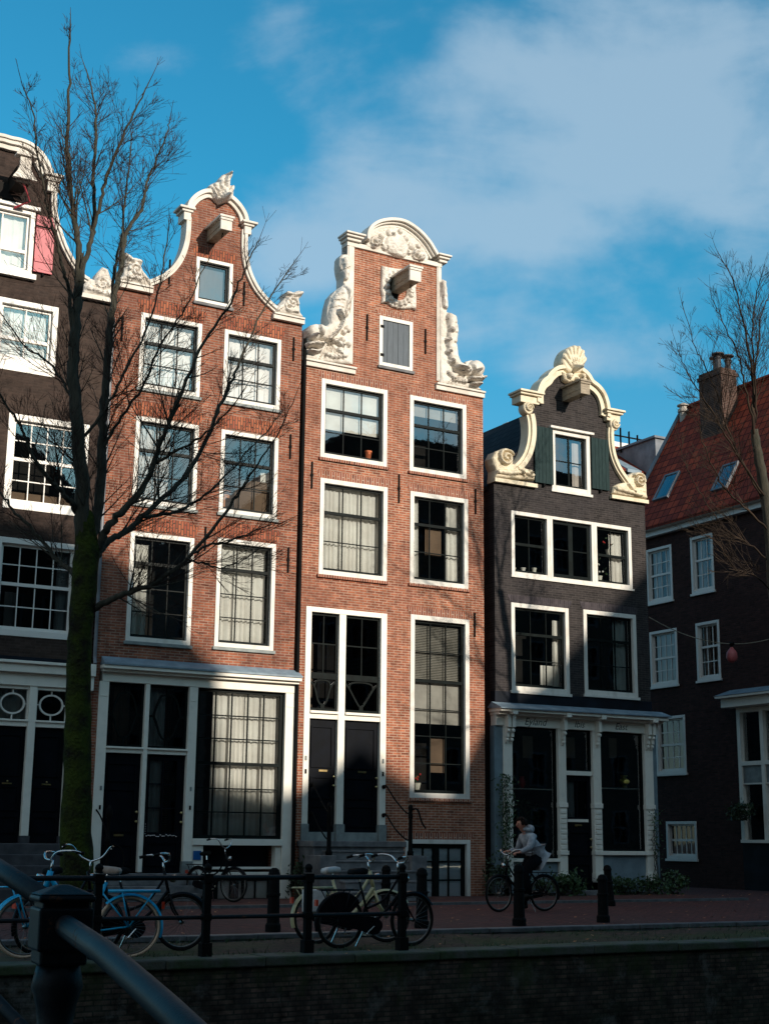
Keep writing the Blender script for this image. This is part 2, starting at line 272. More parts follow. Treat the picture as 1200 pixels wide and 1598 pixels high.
# ------------------------------------------------------------------ geometry helpers
class Frame:
    def __init__(s, origin, right, out, up=Z): s.o, s.r, s.n, s.u = origin, right, out, up
    def W(s, a, z, d=0.0): return s.o + s.r * a + s.u * z + s.n * d
    def A(s, px, py, d=0.0):
        v = CF + CR * ((px - CX) / FPX) - CU * ((py - CY) / FPX); oo = s.o + s.n * d
        t = (oo - CAM).dot(s.n) / v.dot(s.n); p = CAM + v * t - s.o
        return (p.dot(s.r), p.dot(s.u))
    def cp(s, cr, pts, d=0.0): return [s.A(cr[0] + a / cr[2], cr[1] + b / cr[2], d) for a, b in pts]
FA = Frame(N * FACE, U, N)
def fd_frame(fd): return Frame(N * (FACE + fd), U, N)
def project(p):
    v = p - CAM; k = v.dot(CF); return (CX + FPX * v.dot(CR) / k, CY - FPX * v.dot(CU) / k)
def onground(px, fd, z=0.0):
    """point of the photo column px on the ground strip fd metres in front of the facades"""
    fr = fd_frame(fd); py = 1430
    for _ in range(6):
        a, zz = fr.A(px, py); q = project(fr.W(a, z)); py = q[1]
    a, _ = fr.A(px, py)
    return a, fr.W(a, z)
def fpos(a, fd, z=0.0): return FA.W(a, z, fd)

ORG = {}
def tag(o, label=None, cat=None, group=None, kind=None):
    if label: o['label'] = label
    if cat: o['category'] = cat
    if group: o['group'] = group
    if kind: o['kind'] = kind
    return o
def thing(name, loc, label, cat, group=None, rz=0.0):
    o = bpy.data.objects.new(name, None); S.collection.objects.link(o); o.location = loc; o.rotation_euler = (0, 0, rz); o.empty_display_size = 0.2
    ORG[o.name] = Vector(loc); return tag(o, label, cat, group)
class MB:
    def __init__(s): s.v = []; s.f = []
    def add(s, vs, fs):
        n = len(s.v); s.v.extend([tuple(x) for x in vs]); s.f.extend([tuple(i + n for i in f) for f in fs]); return s
    def hexa(s, p):   # p: 8 corners, 0-3 one end, 4-7 other end
        return s.add(p, [(0, 1, 2, 3), (7, 6, 5, 4), (0, 4, 5, 1), (1, 5, 6, 2), (2, 6, 7, 3), (3, 7, 4, 0)])
    def box(s, fr, a0, a1, z0, z1, d0, d1):
        W_ = fr.W; return s.hexa([W_(a0, z0, d1), W_(a1, z0, d1), W_(a1, z1, d1), W_(a0, z1, d1), W_(a0, z0, d0), W_(a1, z0, d0), W_(a1, z1, d0), W_(a0, z1, d0)])
    def tube(s, pts, r, n=8, caps=True):
        pts = [Vector(p) for p in pts]; k = len(pts)
        rs = r if isinstance(r, (list, tuple)) else [r] * k
        base = len(s.v); prev = None
        for i, p in enumerate(pts):
            d = (pts[min(i + 1, k - 1)] - pts[max(i - 1, 0)])
            d = d.normalized() if d.length > 1e-9 else Vector((0, 0, 1))
            if prev is None:
                x = d.cross(Vector((0, 0, 1)));  x = x if x.length > 0.05 else d.cross(Vector((1, 0, 0)))
            else: x = prev - d * prev.dot(d)
            x.normalize(); y = d.cross(x); prev = x
            for j in range(n):
                a = 2 * math.pi * j / n; s.v.append(tuple(p + (x * math.cos(a) + y * math.sin(a)) * rs[i]))
        for i in range(k - 1):
            for j in range(n):
                j2 = (j + 1) % n; s.f.append((base + i * n + j, base + i * n + j2, base + (i + 1) * n + j2, base + (i + 1) * n + j))
        if caps:
            s.f.append(tuple(base + j for j in range(n))[::-1]); s.f.append(tuple(base + (k - 1) * n + j for j in range(n)))
        return s
    def lathe(s, c, prof, n=12, axis=Z):
        c = Vector(c); ax = Vector(axis).normalized(); x = ax.cross(Vector((0, 0, 1))); x = x if x.length > 0.05 else Vector((1, 0, 0)); x.normalize(); y = ax.cross(x)
        b = len(s.v); k = len(prof)
        for (r, h) in prof:
            for j in range(n):
                a = 2 * math.pi * j / n; s.v.append(tuple(c + ax * h + (x * math.cos(a) + y * math.sin(a)) * r))
        for i in range(k - 1):
            for j in range(n):
                j2 = (j + 1) % n; s.f.append((b + i * n + j, b + i * n + j2, b + (i + 1) * n + j2, b + (i + 1) * n + j))
        s.f.append(tuple(b + j for j in range(n))[::-1]); s.f.append(tuple(b + (k - 1) * n + j for j in range(n)))
        return s
    def ball(s, c, rx, ry=None, rz=None, n=12, m=8):
        ry = ry or rx; rz = rz or rx; c = Vector(c); b = len(s.v)
        for i in range(m + 1):
            t = math.pi * i / m
            for j in range(n):
                a = 2 * math.pi * j / n; s.v.append((c.x + rx * math.sin(t) * math.cos(a), c.y + ry * math.sin(t) * math.sin(a), c.z + rz * math.cos(t)))
        for i in range(m):
            for j in range(n):
                j2 = (j + 1) % n; s.f.append((b + i * n + j, b + (i + 1) * n + j, b + (i + 1) * n + j2, b + i * n + j2))
        return s
    def torus(s, c, R, r, axis, n=40, m=8, a0=0.0, a1=2 * math.pi):
        c = Vector(c); ax = Vector(axis).normalized(); x = ax.cross(Z); x = x if x.length > 0.05 else Vector((1, 0, 0)); x.normalize(); y = ax.cross(x)
        full = abs(a1 - a0 - 2 * math.pi) < 1e-6; k = n if full else n + 1
        pts = [c + (x * math.cos(a0 + (a1 - a0) * i / n) + y * math.sin(a0 + (a1 - a0) * i / n)) * R for i in range(n + 1)]
        return s.tube(pts, r, m, caps=not full)
    def comps(s):
        par = list(range(len(s.v)))
        def find(i):
            while par[i] != i: par[i] = par[par[i]]; i = par[i]
            return i
        for f in s.f:
            r = find(f[0])
            for j in f[1:]: par[find(j)] = r
        g = {}
        for fi, f in enumerate(s.f): g.setdefault(find(f[0]), []).append(fi)
        items = []
        for fl in g.values():
            P = [s.v[j] for fi in fl for j in s.f[fi]]
            Q = [(p[0] * U.x + p[1] * U.y, p[0] * N.x + p[1] * N.y, p[2]) for p in P]
            items.append([fl, [min(q[k] for q in Q) - .004 for k in range(3)], [max(q[k] for q in Q) + .004 for k in range(3)]])
        ch = True
        while ch:
            ch = False
            for i in range(len(items)):
                for j in range(i + 1, len(items)):
                    a, b = items[i], items[j]
                    if all(a[1][k] <= b[2][k] and b[1][k] <= a[2][k] for k in range(3)):
                        a[0] += b[0]; a[1] = [min(x, y) for x, y in zip(a[1], b[1])]; a[2] = [max(x, y) for x, y in zip(a[2], b[2])]; items.pop(j); ch = True; break
                if ch: break
        out = []
        for fl, _, _ in items:
            m = MB(); mp = {}
            for fi in fl:
                for j in s.f[fi]:
                    if j not in mp: mp[j] = len(m.v); m.v.append(s.v[j])
                m.f.append(tuple(mp[j] for j in s.f[fi]))
            out.append(m)
        return out
    def build(s, name, mat, parent=None, smooth=False, label=None, bevel=0):
        if not s.v: return None
        if name in SPLIT:
            c = s.comps()
            if len(c) > 1:
                r = None
                for m in c:
                    SPLIT.discard(name); o = m.build(name, mat, parent, smooth, label, bevel); SPLIT.add(name); r = r or o
                return r
        org = ORG[parent.name] if parent is not None else Vector((0, 0, 0))
        local = parent is not None and parent.name in LOCAL
        me = bpy.data.meshes.new(name)
        vs = s.v if (local or parent is None) else [(x - org.x, y - org.y, z - org.z) for x, y, z in s.v]
        me.from_pydata(vs, [], s.f); me.update()
        me.materials.append(MATS[mat])
        if smooth:
            me.polygons.foreach_set('use_smooth', [True] * len(me.polygons))
        o = bpy.data.objects.new(name, me); S.collection.objects.link(o)
        if parent is not None: o.parent = parent; ORG[o.name] = org
        if local: LOCAL.add(o.name)
        if bevel:
            bm = o.modifiers.new('bevel', 'BEVEL'); bm.width = bevel; bm.segments = 2; bm.limit_method = 'ANGLE'
        if label: o['label'] = label
        return o
LOCAL = set()
SPLIT = {'gable_cap', 'gable_strip', 'plinth', 'shop_panel', 'wall_pier', 'head_moulding', 'dark_panel', 'hinge', 'gable_trim', 'side_wall', 'dark_recess', 'lower_rail', 'kerb', 'handle', 'shop_rail', 'eyes', 'ears', 'volute'}
def solo(o, label, cat, group=None, at=None):
    """a one-mesh thing: put its origin at its base"""
    if at is not None:
        at = Vector(at)
        for v in o.data.vertices: v.co -= at
        o.location = at
    return tag(o, label, cat, group)

def smooth_path(pts, n=6, closed=False):
    out = []; k = len(pts)
    for i in range(k if closed else k - 1):
        P = [pts[(i + j) % k] if closed else pts[min(max(i + j, 0), k - 1)] for j in (-1, 0, 1, 2)]
        for q in range(n):
            t = q / n; r = []
            for c in range(len(pts[0])):
                a, b, d, e = P[0][c], P[1][c], P[2][c], P[3][c]
                r.append(0.5 * (2 * b + (d - a) * t + (2 * a - 5 * b + 4 * d - e) * t * t + (3 * b - a - 3 * d + e) * t ** 3))
            out.append(tuple(r))
    if not closed: out.append(tuple(pts[-1]))
    return out
def offs(path, o):
    out = []; k = len(path)
    for i, p in enumerate(path):
        a = path[max(i - 1, 0)]; b = path[min(i + 1, k - 1)]; dx, dz = b[0] - a[0], b[1] - a[1]; l = math.hypot(dx, dz) or 1
        out.append((p[0] - dz / l * o, p[1] + dx / l * o))
    return out
def sweep(mb, fr, path, o0, o1, d0, d1):
    A_, B_ = offs(path, o0), offs(path, o1); n = len(path); vs = []
    for i in range(n): vs += [fr.W(*A_[i], d1), fr.W(*B_[i], d1), fr.W(*B_[i], d0), fr.W(*A_[i], d0)]
    fs = [(0, 1, 2, 3), tuple(4 * (n - 1) + j for j in (3, 2, 1, 0))]
    for i in range(n - 1):
        for j in range(4):
            j2 = (j + 1) % 4; fs.append((4 * i + j, 4 * i + 4 + j, 4 * i + 4 + j2, 4 * i + j2))
    mb.add(vs, fs); return mb
def wall_poly(mb, fr, outer, holes, d0, d1):
    loops = [outer] + holes
    vecs = [[Vector((p[0], p[1], 0)) for p in l] for l in loops]; flat = [p for l in loops for p in l]
    tris = tessellate_polygon(vecs); n = len(flat)
    vs = [fr.W(p[0], p[1], d1) for p in flat] + [fr.W(p[0], p[1], d0) for p in flat]
    fs = [tuple(t) for t in tris] + [tuple(i + n for i in t)[::-1] for t in tris]; b = 0
    for l in loops:
        k = len(l)
        for i in range(k): j = (i + 1) % k; fs.append((b + i, b + j, b + j + n, b + i + n))
        b += k
    mb.add(vs, fs); return mb
def inpoly(X, Y, poly):
    ins = np.zeros(X.shape, bool); k = len(poly)
    for i in range(k):
        x1, y1 = poly[i]; x2, y2 = poly[(i + 1) % k]
        c = ((y1 > Y) != (y2 > Y)) & (X < (x2 - x1) * (Y - y1) / ((y2 - y1) or 1e-9) + x1); ins ^= c
    return ins
def segdist(X, Y, p, q):
    dx, dy = q[0] - p[0], q[1] - p[1]; l2 = dx * dx + dy * dy or 1e-9
    t = np.clip(((X - p[0]) * dx + (Y - p[1]) * dy) / l2, 0, 1); return np.hypot(X - p[0] - t * dx, Y - p[1] - t * dy), t
def vnoise(X, Y, sc, seed):
    rs = np.random.RandomState(seed); G = rs.rand(64, 64); x = X / sc; y = Y / sc; xi = np.floor(x).astype(int); yi = np.floor(y).astype(int); fx = x - xi; fy = y - yi
    fx = fx * fx * (3 - 2 * fx); fy = fy * fy * (3 - 2 * fy); g = lambda i, j: G[i % 64, j % 64]
    return (g(xi, yi) * (1 - fx) + g(xi + 1, yi) * fx) * (1 - fy) + (g(xi, yi + 1) * (1 - fx) + g(xi + 1, yi + 1) * fx) * fy
def relief(mb, fr, poly, d0, base, strokes=(), orn=0.0, osc=0.12, seed=1, edge=0.12, bulge=0.08, sp=0.03, mask=None):
    """carved stone: a polygon swelling from its edge, with ridges along strokes (points, radius, height) and worn leafwork"""
    poly = [tuple(p) for p in poly]; xs = [p[0] for p in poly]; ys = [p[1] for p in poly]
    gx, gy = np.meshgrid(np.arange(min(xs), max(xs), sp), np.arange(min(ys), max(ys), sp)); gx = gx.ravel(); gy = gy.ravel()
    gx = gx + (np.random.rand(gx.size) - .5) * sp * .3; gy = gy + (np.random.rand(gy.size) - .5) * sp * .3
    def edist(X, Y):
        d = np.full(X.shape, 9.0)
        for i in range(len(poly)): d = np.minimum(d, segdist(X, Y, poly[i], poly[(i + 1) % len(poly)])[0])
        return d
    ok = inpoly(gx, gy, poly); gx, gy = gx[ok], gy[ok]; e = edist(gx, gy); ok = e > sp * .45; gx, gy, e = gx[ok], gy[ok], e[ok]
    pts = [Vector(p) for p in poly] + [Vector((float(a), float(b))) for a, b in zip(gx, gy)]; k = len(poly)
    r = delaunay_2d_cdt(pts, [], [list(range(k))], 1, 1e-5); V, F = r[0], r[2]
    X = np.array([v[0] for v in V]); Y = np.array([v[1] for v in V]); E_ = edist(X, Y)
    t = np.clip(E_ / edge, 0, 1); H = base + bulge * np.sqrt(1 - (1 - t) ** 2)
    if orn:
        n = 0.6 * vnoise(X, Y, osc, seed) + 0.4 * vnoise(X, Y, osc * .45, seed + 5); n = 1 - np.abs(n - 0.5) * 4
        H = H + orn * np.clip(n, -0.6, 1) * t
    for st in strokes:
        P, R, h = st[:3]; best = np.zeros(X.shape)
        if len(P) == 1: P = [P[0], (P[0][0] + 1e-4, P[0][1])]
        for i in range(len(P) - 1):
            dd, _ = segdist(X, Y, P[i], P[i + 1]); q = np.clip(1 - (dd / R) ** 2, 0, 1); best = np.maximum(best, np.sqrt(q))
        H = H + h * (best ** .8 if h > 0 else best ** 2)
    n = len(V); vs = [fr.W(float(X[i]), float(Y[i]), float(H[i])) for i in range(n)]; fs = [tuple(f) for f in F]
    cnt = {}
    for f in fs:
        for i in range(len(f)):
            a, b = f[i], f[(i + 1) % len(f)]; cnt[(a, b)] = 1
    bd = [(a, b) for (a, b) in cnt if (b, a) not in cnt]; ids = {}
    for a, b in bd:
        for q in (a, b):
            if q not in ids: ids[q] = len(vs); vs.append(fr.W(float(X[q]), float(Y[q]), d0))
        fs.append((b, a, ids[a], ids[b]))
    mb.add(vs, fs); return mb
def spiral(c, r, turns=1.6, sgn=1, a0=0.0, n=30, r1=0.02):
    return [(c[0] + (r + (r1 - r) * i / n) * math.cos(a0 + sgn * turns * 2 * math.pi * i / n), c[1] + (r + (r1 - r) * i / n) * math.sin(a0 + sgn * turns * 2 * math.pi * i / n)) for i in range(n + 1)]
def mirror(pts, c): return [(2 * c - a, z) for a, z in pts]

# ------------------------------------------------------------------ windows
def drape(mb, fr, a0, a1, z0, z1, d, amp=0.03, wl=0.13, seed=0):
    rs = random.Random(seed); n = max(6, int((a1 - a0) / 0.025)); cols = []; ph = rs.random() * 6
    for i in range(n + 1):
        a = a0 + (a1 - a0) * i / n; off = amp * math.sin(ph + a * 2 * math.pi / wl + 1.3 * math.sin(a * 9 + ph)) + amp * .5 * math.sin(a * 71 + ph); cols.append((a, off))
    rows = 6; vs = []; fs = []
    for j in range(rows + 1):
        z = z1 + (z0 - z1) * j / rows
        for a, off in cols: vs.append(fr.W(a, z, d + off * (0.5 + 0.7 * j / rows)))
    for j in range(rows):
        for i in range(n): q = j * (n + 1) + i; fs.append((q, q + 1, q + n + 2, q + n + 1))
    mb.add(vs, fs)
SEED = [0]
def window(house, fr, a0, a1, z0, z1, cols=3, rows=(1, 2), split=0.36, cw=0.13, mw=0.022, casemat='frame_white', sashmat='sash_green', glassmat='glass',
           inner=(), sill='stone', lintel=None, d_face=0.02, room='interior', hung=True, stile=0.055, cwb=None, depth=1.3, arch=0.0, label=None, bars=None, thick=None):
    SEED[0] += 1; cwb = cwb or cw
    mb = MB(); dc = -0.16
    mb.box(fr, a0, a0 + cw, z0, z1, dc, d_face); mb.box(fr, a1 - cw, a1, z0, z1, dc, d_face)
    mb.box(fr, a0 + cw, a1 - cw, z1 - cw, z1, dc, d_face - .002); mb.box(fr, a0 + cw, a1 - cw, z0, z0 + cwb, dc, d_face - .002)
    # inner rebate
    g0, g1, h0, h1 = a0 + cw, a1 - cw, z0 + cwb, z1 - cw
    w = mb.build('window', casemat, house, bevel=0.006, label=label)
    s = MB(); ds0, ds1 = -0.13, -0.075; st = stile
    zm = h1 - (h1 - h0) * split if hung else None
    s.box(fr, g0, g0 + st, h0, h1, ds0, ds1); s.box(fr, g1 - st, g1, h0, h1, ds0, ds1)
    s.box(fr, g0 + st, g1 - st, h1 - st, h1, ds0, ds1); s.box(fr, g0 + st, g1 - st, h0, h0 + st * 1.25, ds0, ds1)
    if hung: s.box(fr, g0 + st, g1 - st, zm - .035, zm + .035, ds0 - .01, ds1 + .012)
    m = MB(); di0, di1 = -0.125, -0.088
    for i in range(1, cols):
        a = g0 + st + (g1 - g0 - 2 * st) * i / cols; ww = mw if not (thick and i in thick) else 0.05; m.box(fr, a - ww / 2, a + ww / 2, h0 + st, h1 - st, di0, di1 + (0.012 if ww > mw else 0))
    spans = [(h1 - st, zm + .035, rows[0]), (zm - .035, h0 + st, rows[1])] if hung else [(h1 - st, h0 + st, rows[0])]
    for (t0, t1, k) in spans:
        for j in range(1, k):
            z = t0 + (t1 - t0) * j / k; m.box(fr, g0 + st, g1 - st, z - mw / 2, z + mw / 2, di0 - .001, di1 - .002)
    s.build('sash', sashmat, w); m.build('muntin', sashmat, w)
    p = MB(); p.add([fr.W(g0 + st, h0 + st, -.105), fr.W(g1 - st, h0 + st, -.105), fr.W(g1 - st, h1 - st, -.105), fr.W(g0 + st, h1 - st, -.105)], [(0, 1, 2, 3)])
    p.build('pane', glassmat, w)
    rm = MB(); i0, i1, k0, k1 = a0 + .03, a1 - .03, z0 + .03, z1 - .03
    W_ = fr.W; q = [W_(i0, k0, -.17), W_(i1, k0, -.17), W_(i1, k1, -.17), W_(i0, k1, -.17), W_(i0, k0, -depth), W_(i1, k0, -depth), W_(i1, k1, -depth), W_(i0, k1, -depth)]
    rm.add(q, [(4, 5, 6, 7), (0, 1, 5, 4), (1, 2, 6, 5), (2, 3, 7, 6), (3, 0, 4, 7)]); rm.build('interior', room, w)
    for it in inner:
        kind, x0, x1, y0, y1 = it[:5]; c0 = g0 + (g1 - g0) * x0; c1 = g0 + (g1 - g0) * x1; e1 = h1 - (h1 - h0) * y0; e0 = h1 - (h1 - h0) * y1
        cm = it[5] if len(it) > 5 else 'curtain'; b = MB()
        if kind == 'drape': drape(b, fr, c0, c1, e0, e1, -.24, seed=SEED[0]); b.build('curtain', cm, w, smooth=True)
        elif kind == 'sheer': drape(b, fr, c0, c1, e0, e1, -.22, amp=.018, wl=.2, seed=SEED[0]); b.build('curtain', cm, w, smooth=True)
        elif kind == 'blind': b.box(fr, c0, c1, e0, e1, -.21, -.19); b.build('blind', cm, w)
        elif kind == 'film': b.box(fr, c0, c1, e0, e1, -.134, -.1305); b.build('blind', cm, w)
        elif kind == 'venetian':
            nn = int((e1 - e0) / .04)
            for i in range(nn):
                z = e0 + (e1 - e0) * i / nn; vv = [fr.W(c0, z, -.19), fr.W(c1, z, -.19), fr.W(c1, z + .028, -.215), fr.W(c0, z + .028, -.215)]
                vv += [v + Z * .003 for v in vv]; b.hexa(vv[:4] + vv[4:])
            b.build('blind', 'slat', w)
    if sill:
        b = MB(); b.box(fr, a0 - .04, a1 + .04, z0 - .075, z0 - .002, -.15, .06); b.build('sill', sill, w, bevel=.006)
    if lintel:
        b = MB(); n = 10; pts_t = []; hgt = lintel[1]; ar = lintel[2]
        e = .10; A0, A1 = a0 - .02, a1 + .02
        low = [(A0 + (A1 - A0) * i / n, z1 + ar * (1 - (2 * i / n - 1) ** 2) + .003) for i in range(n + 1)]
        up = [(A0 - e + (A1 - A0 + 2 * e) * i / n, z1 + hgt + ar * 1.4 * (1 - (2 * i / n - 1) ** 2)) for i in range(n + 1)]
        for i in range(n):
            b.hexa([fr.W(*low[i], .008), fr.W(*low[i + 1], .008), fr.W(*up[i + 1], .008), fr.W(*up[i], .008), fr.W(*low[i], -.05), fr.W(*low[i + 1], -.05), fr.W(*up[i + 1], -.05), fr.W(*up[i], -.05)])
        b.build('lintel', lintel[0], w)
    return w
def hole(a0, a1, z0, z1, m=0.0): return [(a0 + m, z0 + m), (a1 - m, z0 + m), (a1 - m, z1 - m), (a0 + m, z1 - m)]
def anchor(house, fr, a, z0, z1):
    b = MB(); b.box(fr, a - .018, a + .018, z0, z1, -.01, .035); b.box(fr, a - .035, a + .035, (z0 + z1) / 2 - .03, (z0 + z1) / 2 + .03, -.01, .03); b.build('wall_anchor', 'iron', house)
def body(house, fr, a0, a1, eave, ridge, c, roofmat='tiles_dark', wallmat='brick_h4', dep=11.0, d=-.26, rz=None):
    b = MB(); W_ = fr.W
    b.box(fr, a0 + .01, a0 + .25, -.3, eave, -dep, d); b.box(fr, a1 - .25, a1 - .01, -.3, eave, -dep, d); b.box(fr, a0 + .25, a1 - .25, -.3, eave, -dep, -dep + .25)
    b.build('side_wall', wallmat, house)
    r = MB(); th = .12
    for (e0, s) in ((a0 - .03, 1), (a1 + .03, -1)):
        r.hexa([W_(e0, eave, d), W_(c, ridge, d), W_(c, ridge + th, d), W_(e0, eave + th, d), W_(e0, eave, -dep), W_(c, ridge, -dep), W_(c, ridge + th, -dep), W_(e0, eave + th, -dep)])
    r.hexa([W_(a0 + .02, eave, -dep + .3), W_(a1 - .02, eave, -dep + .3), W_(c, ridge, -dep + .3), W_(c, ridge, -dep + .3), W_(a0 + .02, eave, -dep + .05), W_(a1 - .02, eave, -dep + .05), W_(c, ridge, -dep + .05), W_(c, ridge, -dep + .05)])
    return r.build('roof', roofmat, house)
def hoist_beam(house, fr, a, z, w, h, ln, capmat='trim_white', woodmat='wood_grey', hood=True, slope=0.0):
    b = MB(); W_ = fr.W
    b.hexa([W_(a - w / 2, z - h / 2, ln), W_(a + w / 2, z - h / 2, ln), W_(a + w / 2, z + h / 2, ln), W_(a - w / 2, z + h / 2, ln),
            W_(a - w / 2, z - h / 2, -.1), W_(a + w / 2, z - h / 2, -.1), W_(a + w / 2, z + h / 2, -.1), W_(a - w / 2, z + h / 2, -.1)])
    b.box(fr, a - w / 2 - .012, a + w / 2 + .012, z - h * .12, z - h * .04, -.05, ln - .05)
    o = b.build('hoist_beam', woodmat, house)
    c = MB(); c.box(fr, a - w / 2 - .03, a + w / 2 + .03, z - h * .5, z + h * .5, ln - .012, ln + .05)
    if hood: c.box(fr, a - w / 2 - .07, a + w / 2 + .07, z + h * .5, z + h * .5 + .05, -.08, ln + .10); c.box(fr, a - w / 2 - .045, a + w / 2 + .045, z + h * .5 - .06, z + h * .5 - .002, ln - .01, ln + .075)
    c.build('end_board', capmat, o)
    k = MB(); k.torus(W_(a, z - h / 2 - .07, ln * .8), .04, .01, U, n=14, m=5); k.tube([W_(a, z - h / 2 + .02, ln * .8), W_(a, z - h / 2 - .04, ln * .8)], .012, 5); k.build('hook', 'iron', o)
    return o

# ================================================================== SETTING
def gsheet(name, mat, a0, a1, f0_, f1_, z, thick=0.0, label=None):
    b = MB()
    if thick: b.box(FA, a0, a1, z - thick, z, f0_, f1_)
    else: b.add([fpos(a0, f1_, z), fpos(a1, f1_, z), fpos(a1, f0_, z), fpos(a0, f0_, z)], [(0, 1, 2, 3)])
    return tag(b.build(name, mat), kind='structure')
QE = 13.6       # quay edge, metres in front of the facades
gsheet('ground', 'ground_far', -600, 900, -900, 10.7, -0.02)
gsheet('road', 'paving_road', -30, 60, 2.9, 10.45, 0.0)
gsheet('side_street', 'paving_road', 25.4, 30.95, -60, 2.896, 0.001)
gsheet('pavement', 'paving_walk', -30, 25.4, -0.2, 2.72, 0.05, .08)
gsheet('pavement_kerb', 'kerb_stone', -30, 25.5, 2.72, 2.9, 0.055, .2)
b = MB()
a = -30
while a < 60:
    l = 0.95 + random.random() * .15; zz = .035 + random.random() * .006
    b.box(FA, a, a + l - .012, -.25, zz, 10.45, 10.68); a += l
tag(b.build('quay_kerb', 'kerb_stone', bevel=.012), kind='structure')
# mossy strip, slightly uneven
b = MB(); nx, ny = 300, 14; vs = []; fs = []
for j in range(ny + 1):
    for i in range(nx + 1):
        aa = -30 + 90 * i / nx; ff = 10.68 + (13.14 - 10.68) * j / ny
        hz_ = -.045 + .02 * math.sin(aa * 1.7 + ff * 2.1) * math.sin(aa * .9) + .012 * random.random()
        vs.append(fpos(aa, ff, hz_))
for j in range(ny):
    for i in range(nx): q = j * (nx + 1) + i; fs.append((q + nx + 1, q + nx + 2, q + 1, q))
b.add(vs, fs); tag(b.build('quay_verge', 'moss_ground', smooth=True), kind='structure')
b = MB(); a = -30
while a < 60:
    l = 1.15 + random.random() * .35; zz = -.02 + random.random() * .012
    b.box(FA, a, a + l - .006, -.13, zz, 13.13, QE + .03 + random.random() * .012); a += l
tag(b.build('quay_coping', 'coping_stone', bevel=.02), kind='structure')
b = MB(); b.box(FA, -30, 60, -3, -.125, 12.9, QE); tag(b.build('canal_wall', 'brick_quay'), kind='structure')
gsheet('canal_water', 'water', -200, 300, QE - .1, 26.3, -1.45)
gsheet('near_quay', 'paving_road', -200, 300, 26.2, 35.8, -0.05, 2.4)

# ================================================================== OPPOSITE BANK (behind the camera: it shades the street and shows in the panes)
OF = Frame(N * (FACE + 36.0), -U, -N)      # its facades look back across the canal
tan12 = math.tan(SUN_PHI); up = 36 * math.tan(SUN_EL) / math.cos(SUN_PHI)
def opp(a0, a1, prof, mat, label):
    """prof: silhouette in facade coordinates a' (left to right), heights"""
    base = fpos((a0 + a1) / 2, 36, 0)
    t = thing('canal_house', base, label, 'house', 'houses on the bank behind the viewer')
    b = MB(); outer = [(-a0, 0), (-a1, 0)] + [(-p[0], p[1]) for p in prof[::-1]]
    outer = [(-a1, 0), (-a0, 0)] + [(-p[0], p[1]) for p in prof]
    zt = min(p[1] for p in prof); hs = []; rows_ = int((zt - 1.2) / 3.1); nc = max(2, int((a1 - a0) / 1.9)); gap = (a1 - a0) / nc
    wins = []
    for r in range(rows_):
        for c_ in range(nc):
            x = -a1 + gap * (c_ + .5); z = 1.2 + r * 3.1; wins.append((x - .55, x + .55, z, z + 1.9))
    wall_poly(b, OF, outer, [hole(*w) for w in wins], -.3, 0); b.build('wall', mat, t)
    b = MB(); wall_poly(b, OF, outer, [], -9, -.7); b.build('rear_block', 'interior', t)
    for (x0, x1, z0, z1) in wins:
        m = MB(); m.box(OF, x0, x0 + .1, z0, z1, -.15, .03); m.box(OF, x1 - .1, x1, z0, z1, -.15, .03); m.box(OF, x0 + .1, x1 - .1, z0, z0 + .1, -.15, .029); m.box(OF, x0 + .1, x1 - .1, z1 - .1, z1, -.15, .029)
        m.box(OF, x0 + .1, x1 - .1, (z0 + z1) / 2 - .03, (z0 + z1) / 2 + .03, -.12, -.05); m.box(OF, (x0 + x1) / 2 - .02, (x0 + x1) / 2 + .02, z0 + .1, z1 - .1, -.11, -.06)
        m.build('window', 'stone_dark', t)
sh_ = 36 * tan12
def F_(a, z): return (a + sh_, z + up)     # a point of the shadow edge on the facades -> the roof line that casts it
pL = [F_(-12, 8.6), F_(-8, 9.6), F_(-4, 8.2)]
opp(-20, F_(-4, 0)[0], [(-20, 19)] + pL, 'brick_h1', 'dark brick canal house at the far left of the bank behind the viewer')
opp(F_(-4, 0)[0], F_(3.0, 0)[0], [F_(-4, 7.0), F_(-1, 8.6), F_(-.3, 9.2), F_(.4, 8.6), F_(3.0, 7.2)], 'brick_far', 'brown gabled canal house on the bank behind the viewer')
opp(F_(3.0, 0)[0], F_(12.9, 0)[0], [F_(3.0, 7.6), F_(4.5, 8.0), F_(8.2, 7.95), F_(10.3, 7.3), F_(11.2, 6.3), F_(12.55, 5.15), F_(12.9, 3.2)], 'brick_h1', 'wide dark canal house with sloping roof end behind the viewer')
opp(F_(12.9, 0)[0], F_(19.9, 0)[0], [F_(12.9, 2.6), F_(14.4, 2.3), F_(15.6, 2.9), F_(16.4, 3.5), F_(17.2, 2.9), F_(18.4, 2.4), F_(19.9, 2.5)], 'brick_far', 'low canal house with small gable between two taller ones behind the viewer')
opp(F_(19.9, 0)[0], F_(27.5, 0)[0], [F_(19.9, 4.4), F_(21.6, 5.3), F_(22.6, 6.3), F_(24.2, 7.8), F_(25.4, 8.9), F_(27.5, 10.0)], 'brick_h5', 'tall red brick canal house with sloping roof behind the viewer')
opp(F_(27.5, 0)[0], F_(60, 0)[0], [F_(27.5, 10.3), F_(36, 10.6), F_(44, 9.8), F_(60, 10)], 'brick_h1', 'long dark brick warehouse on the bank behind the viewer')

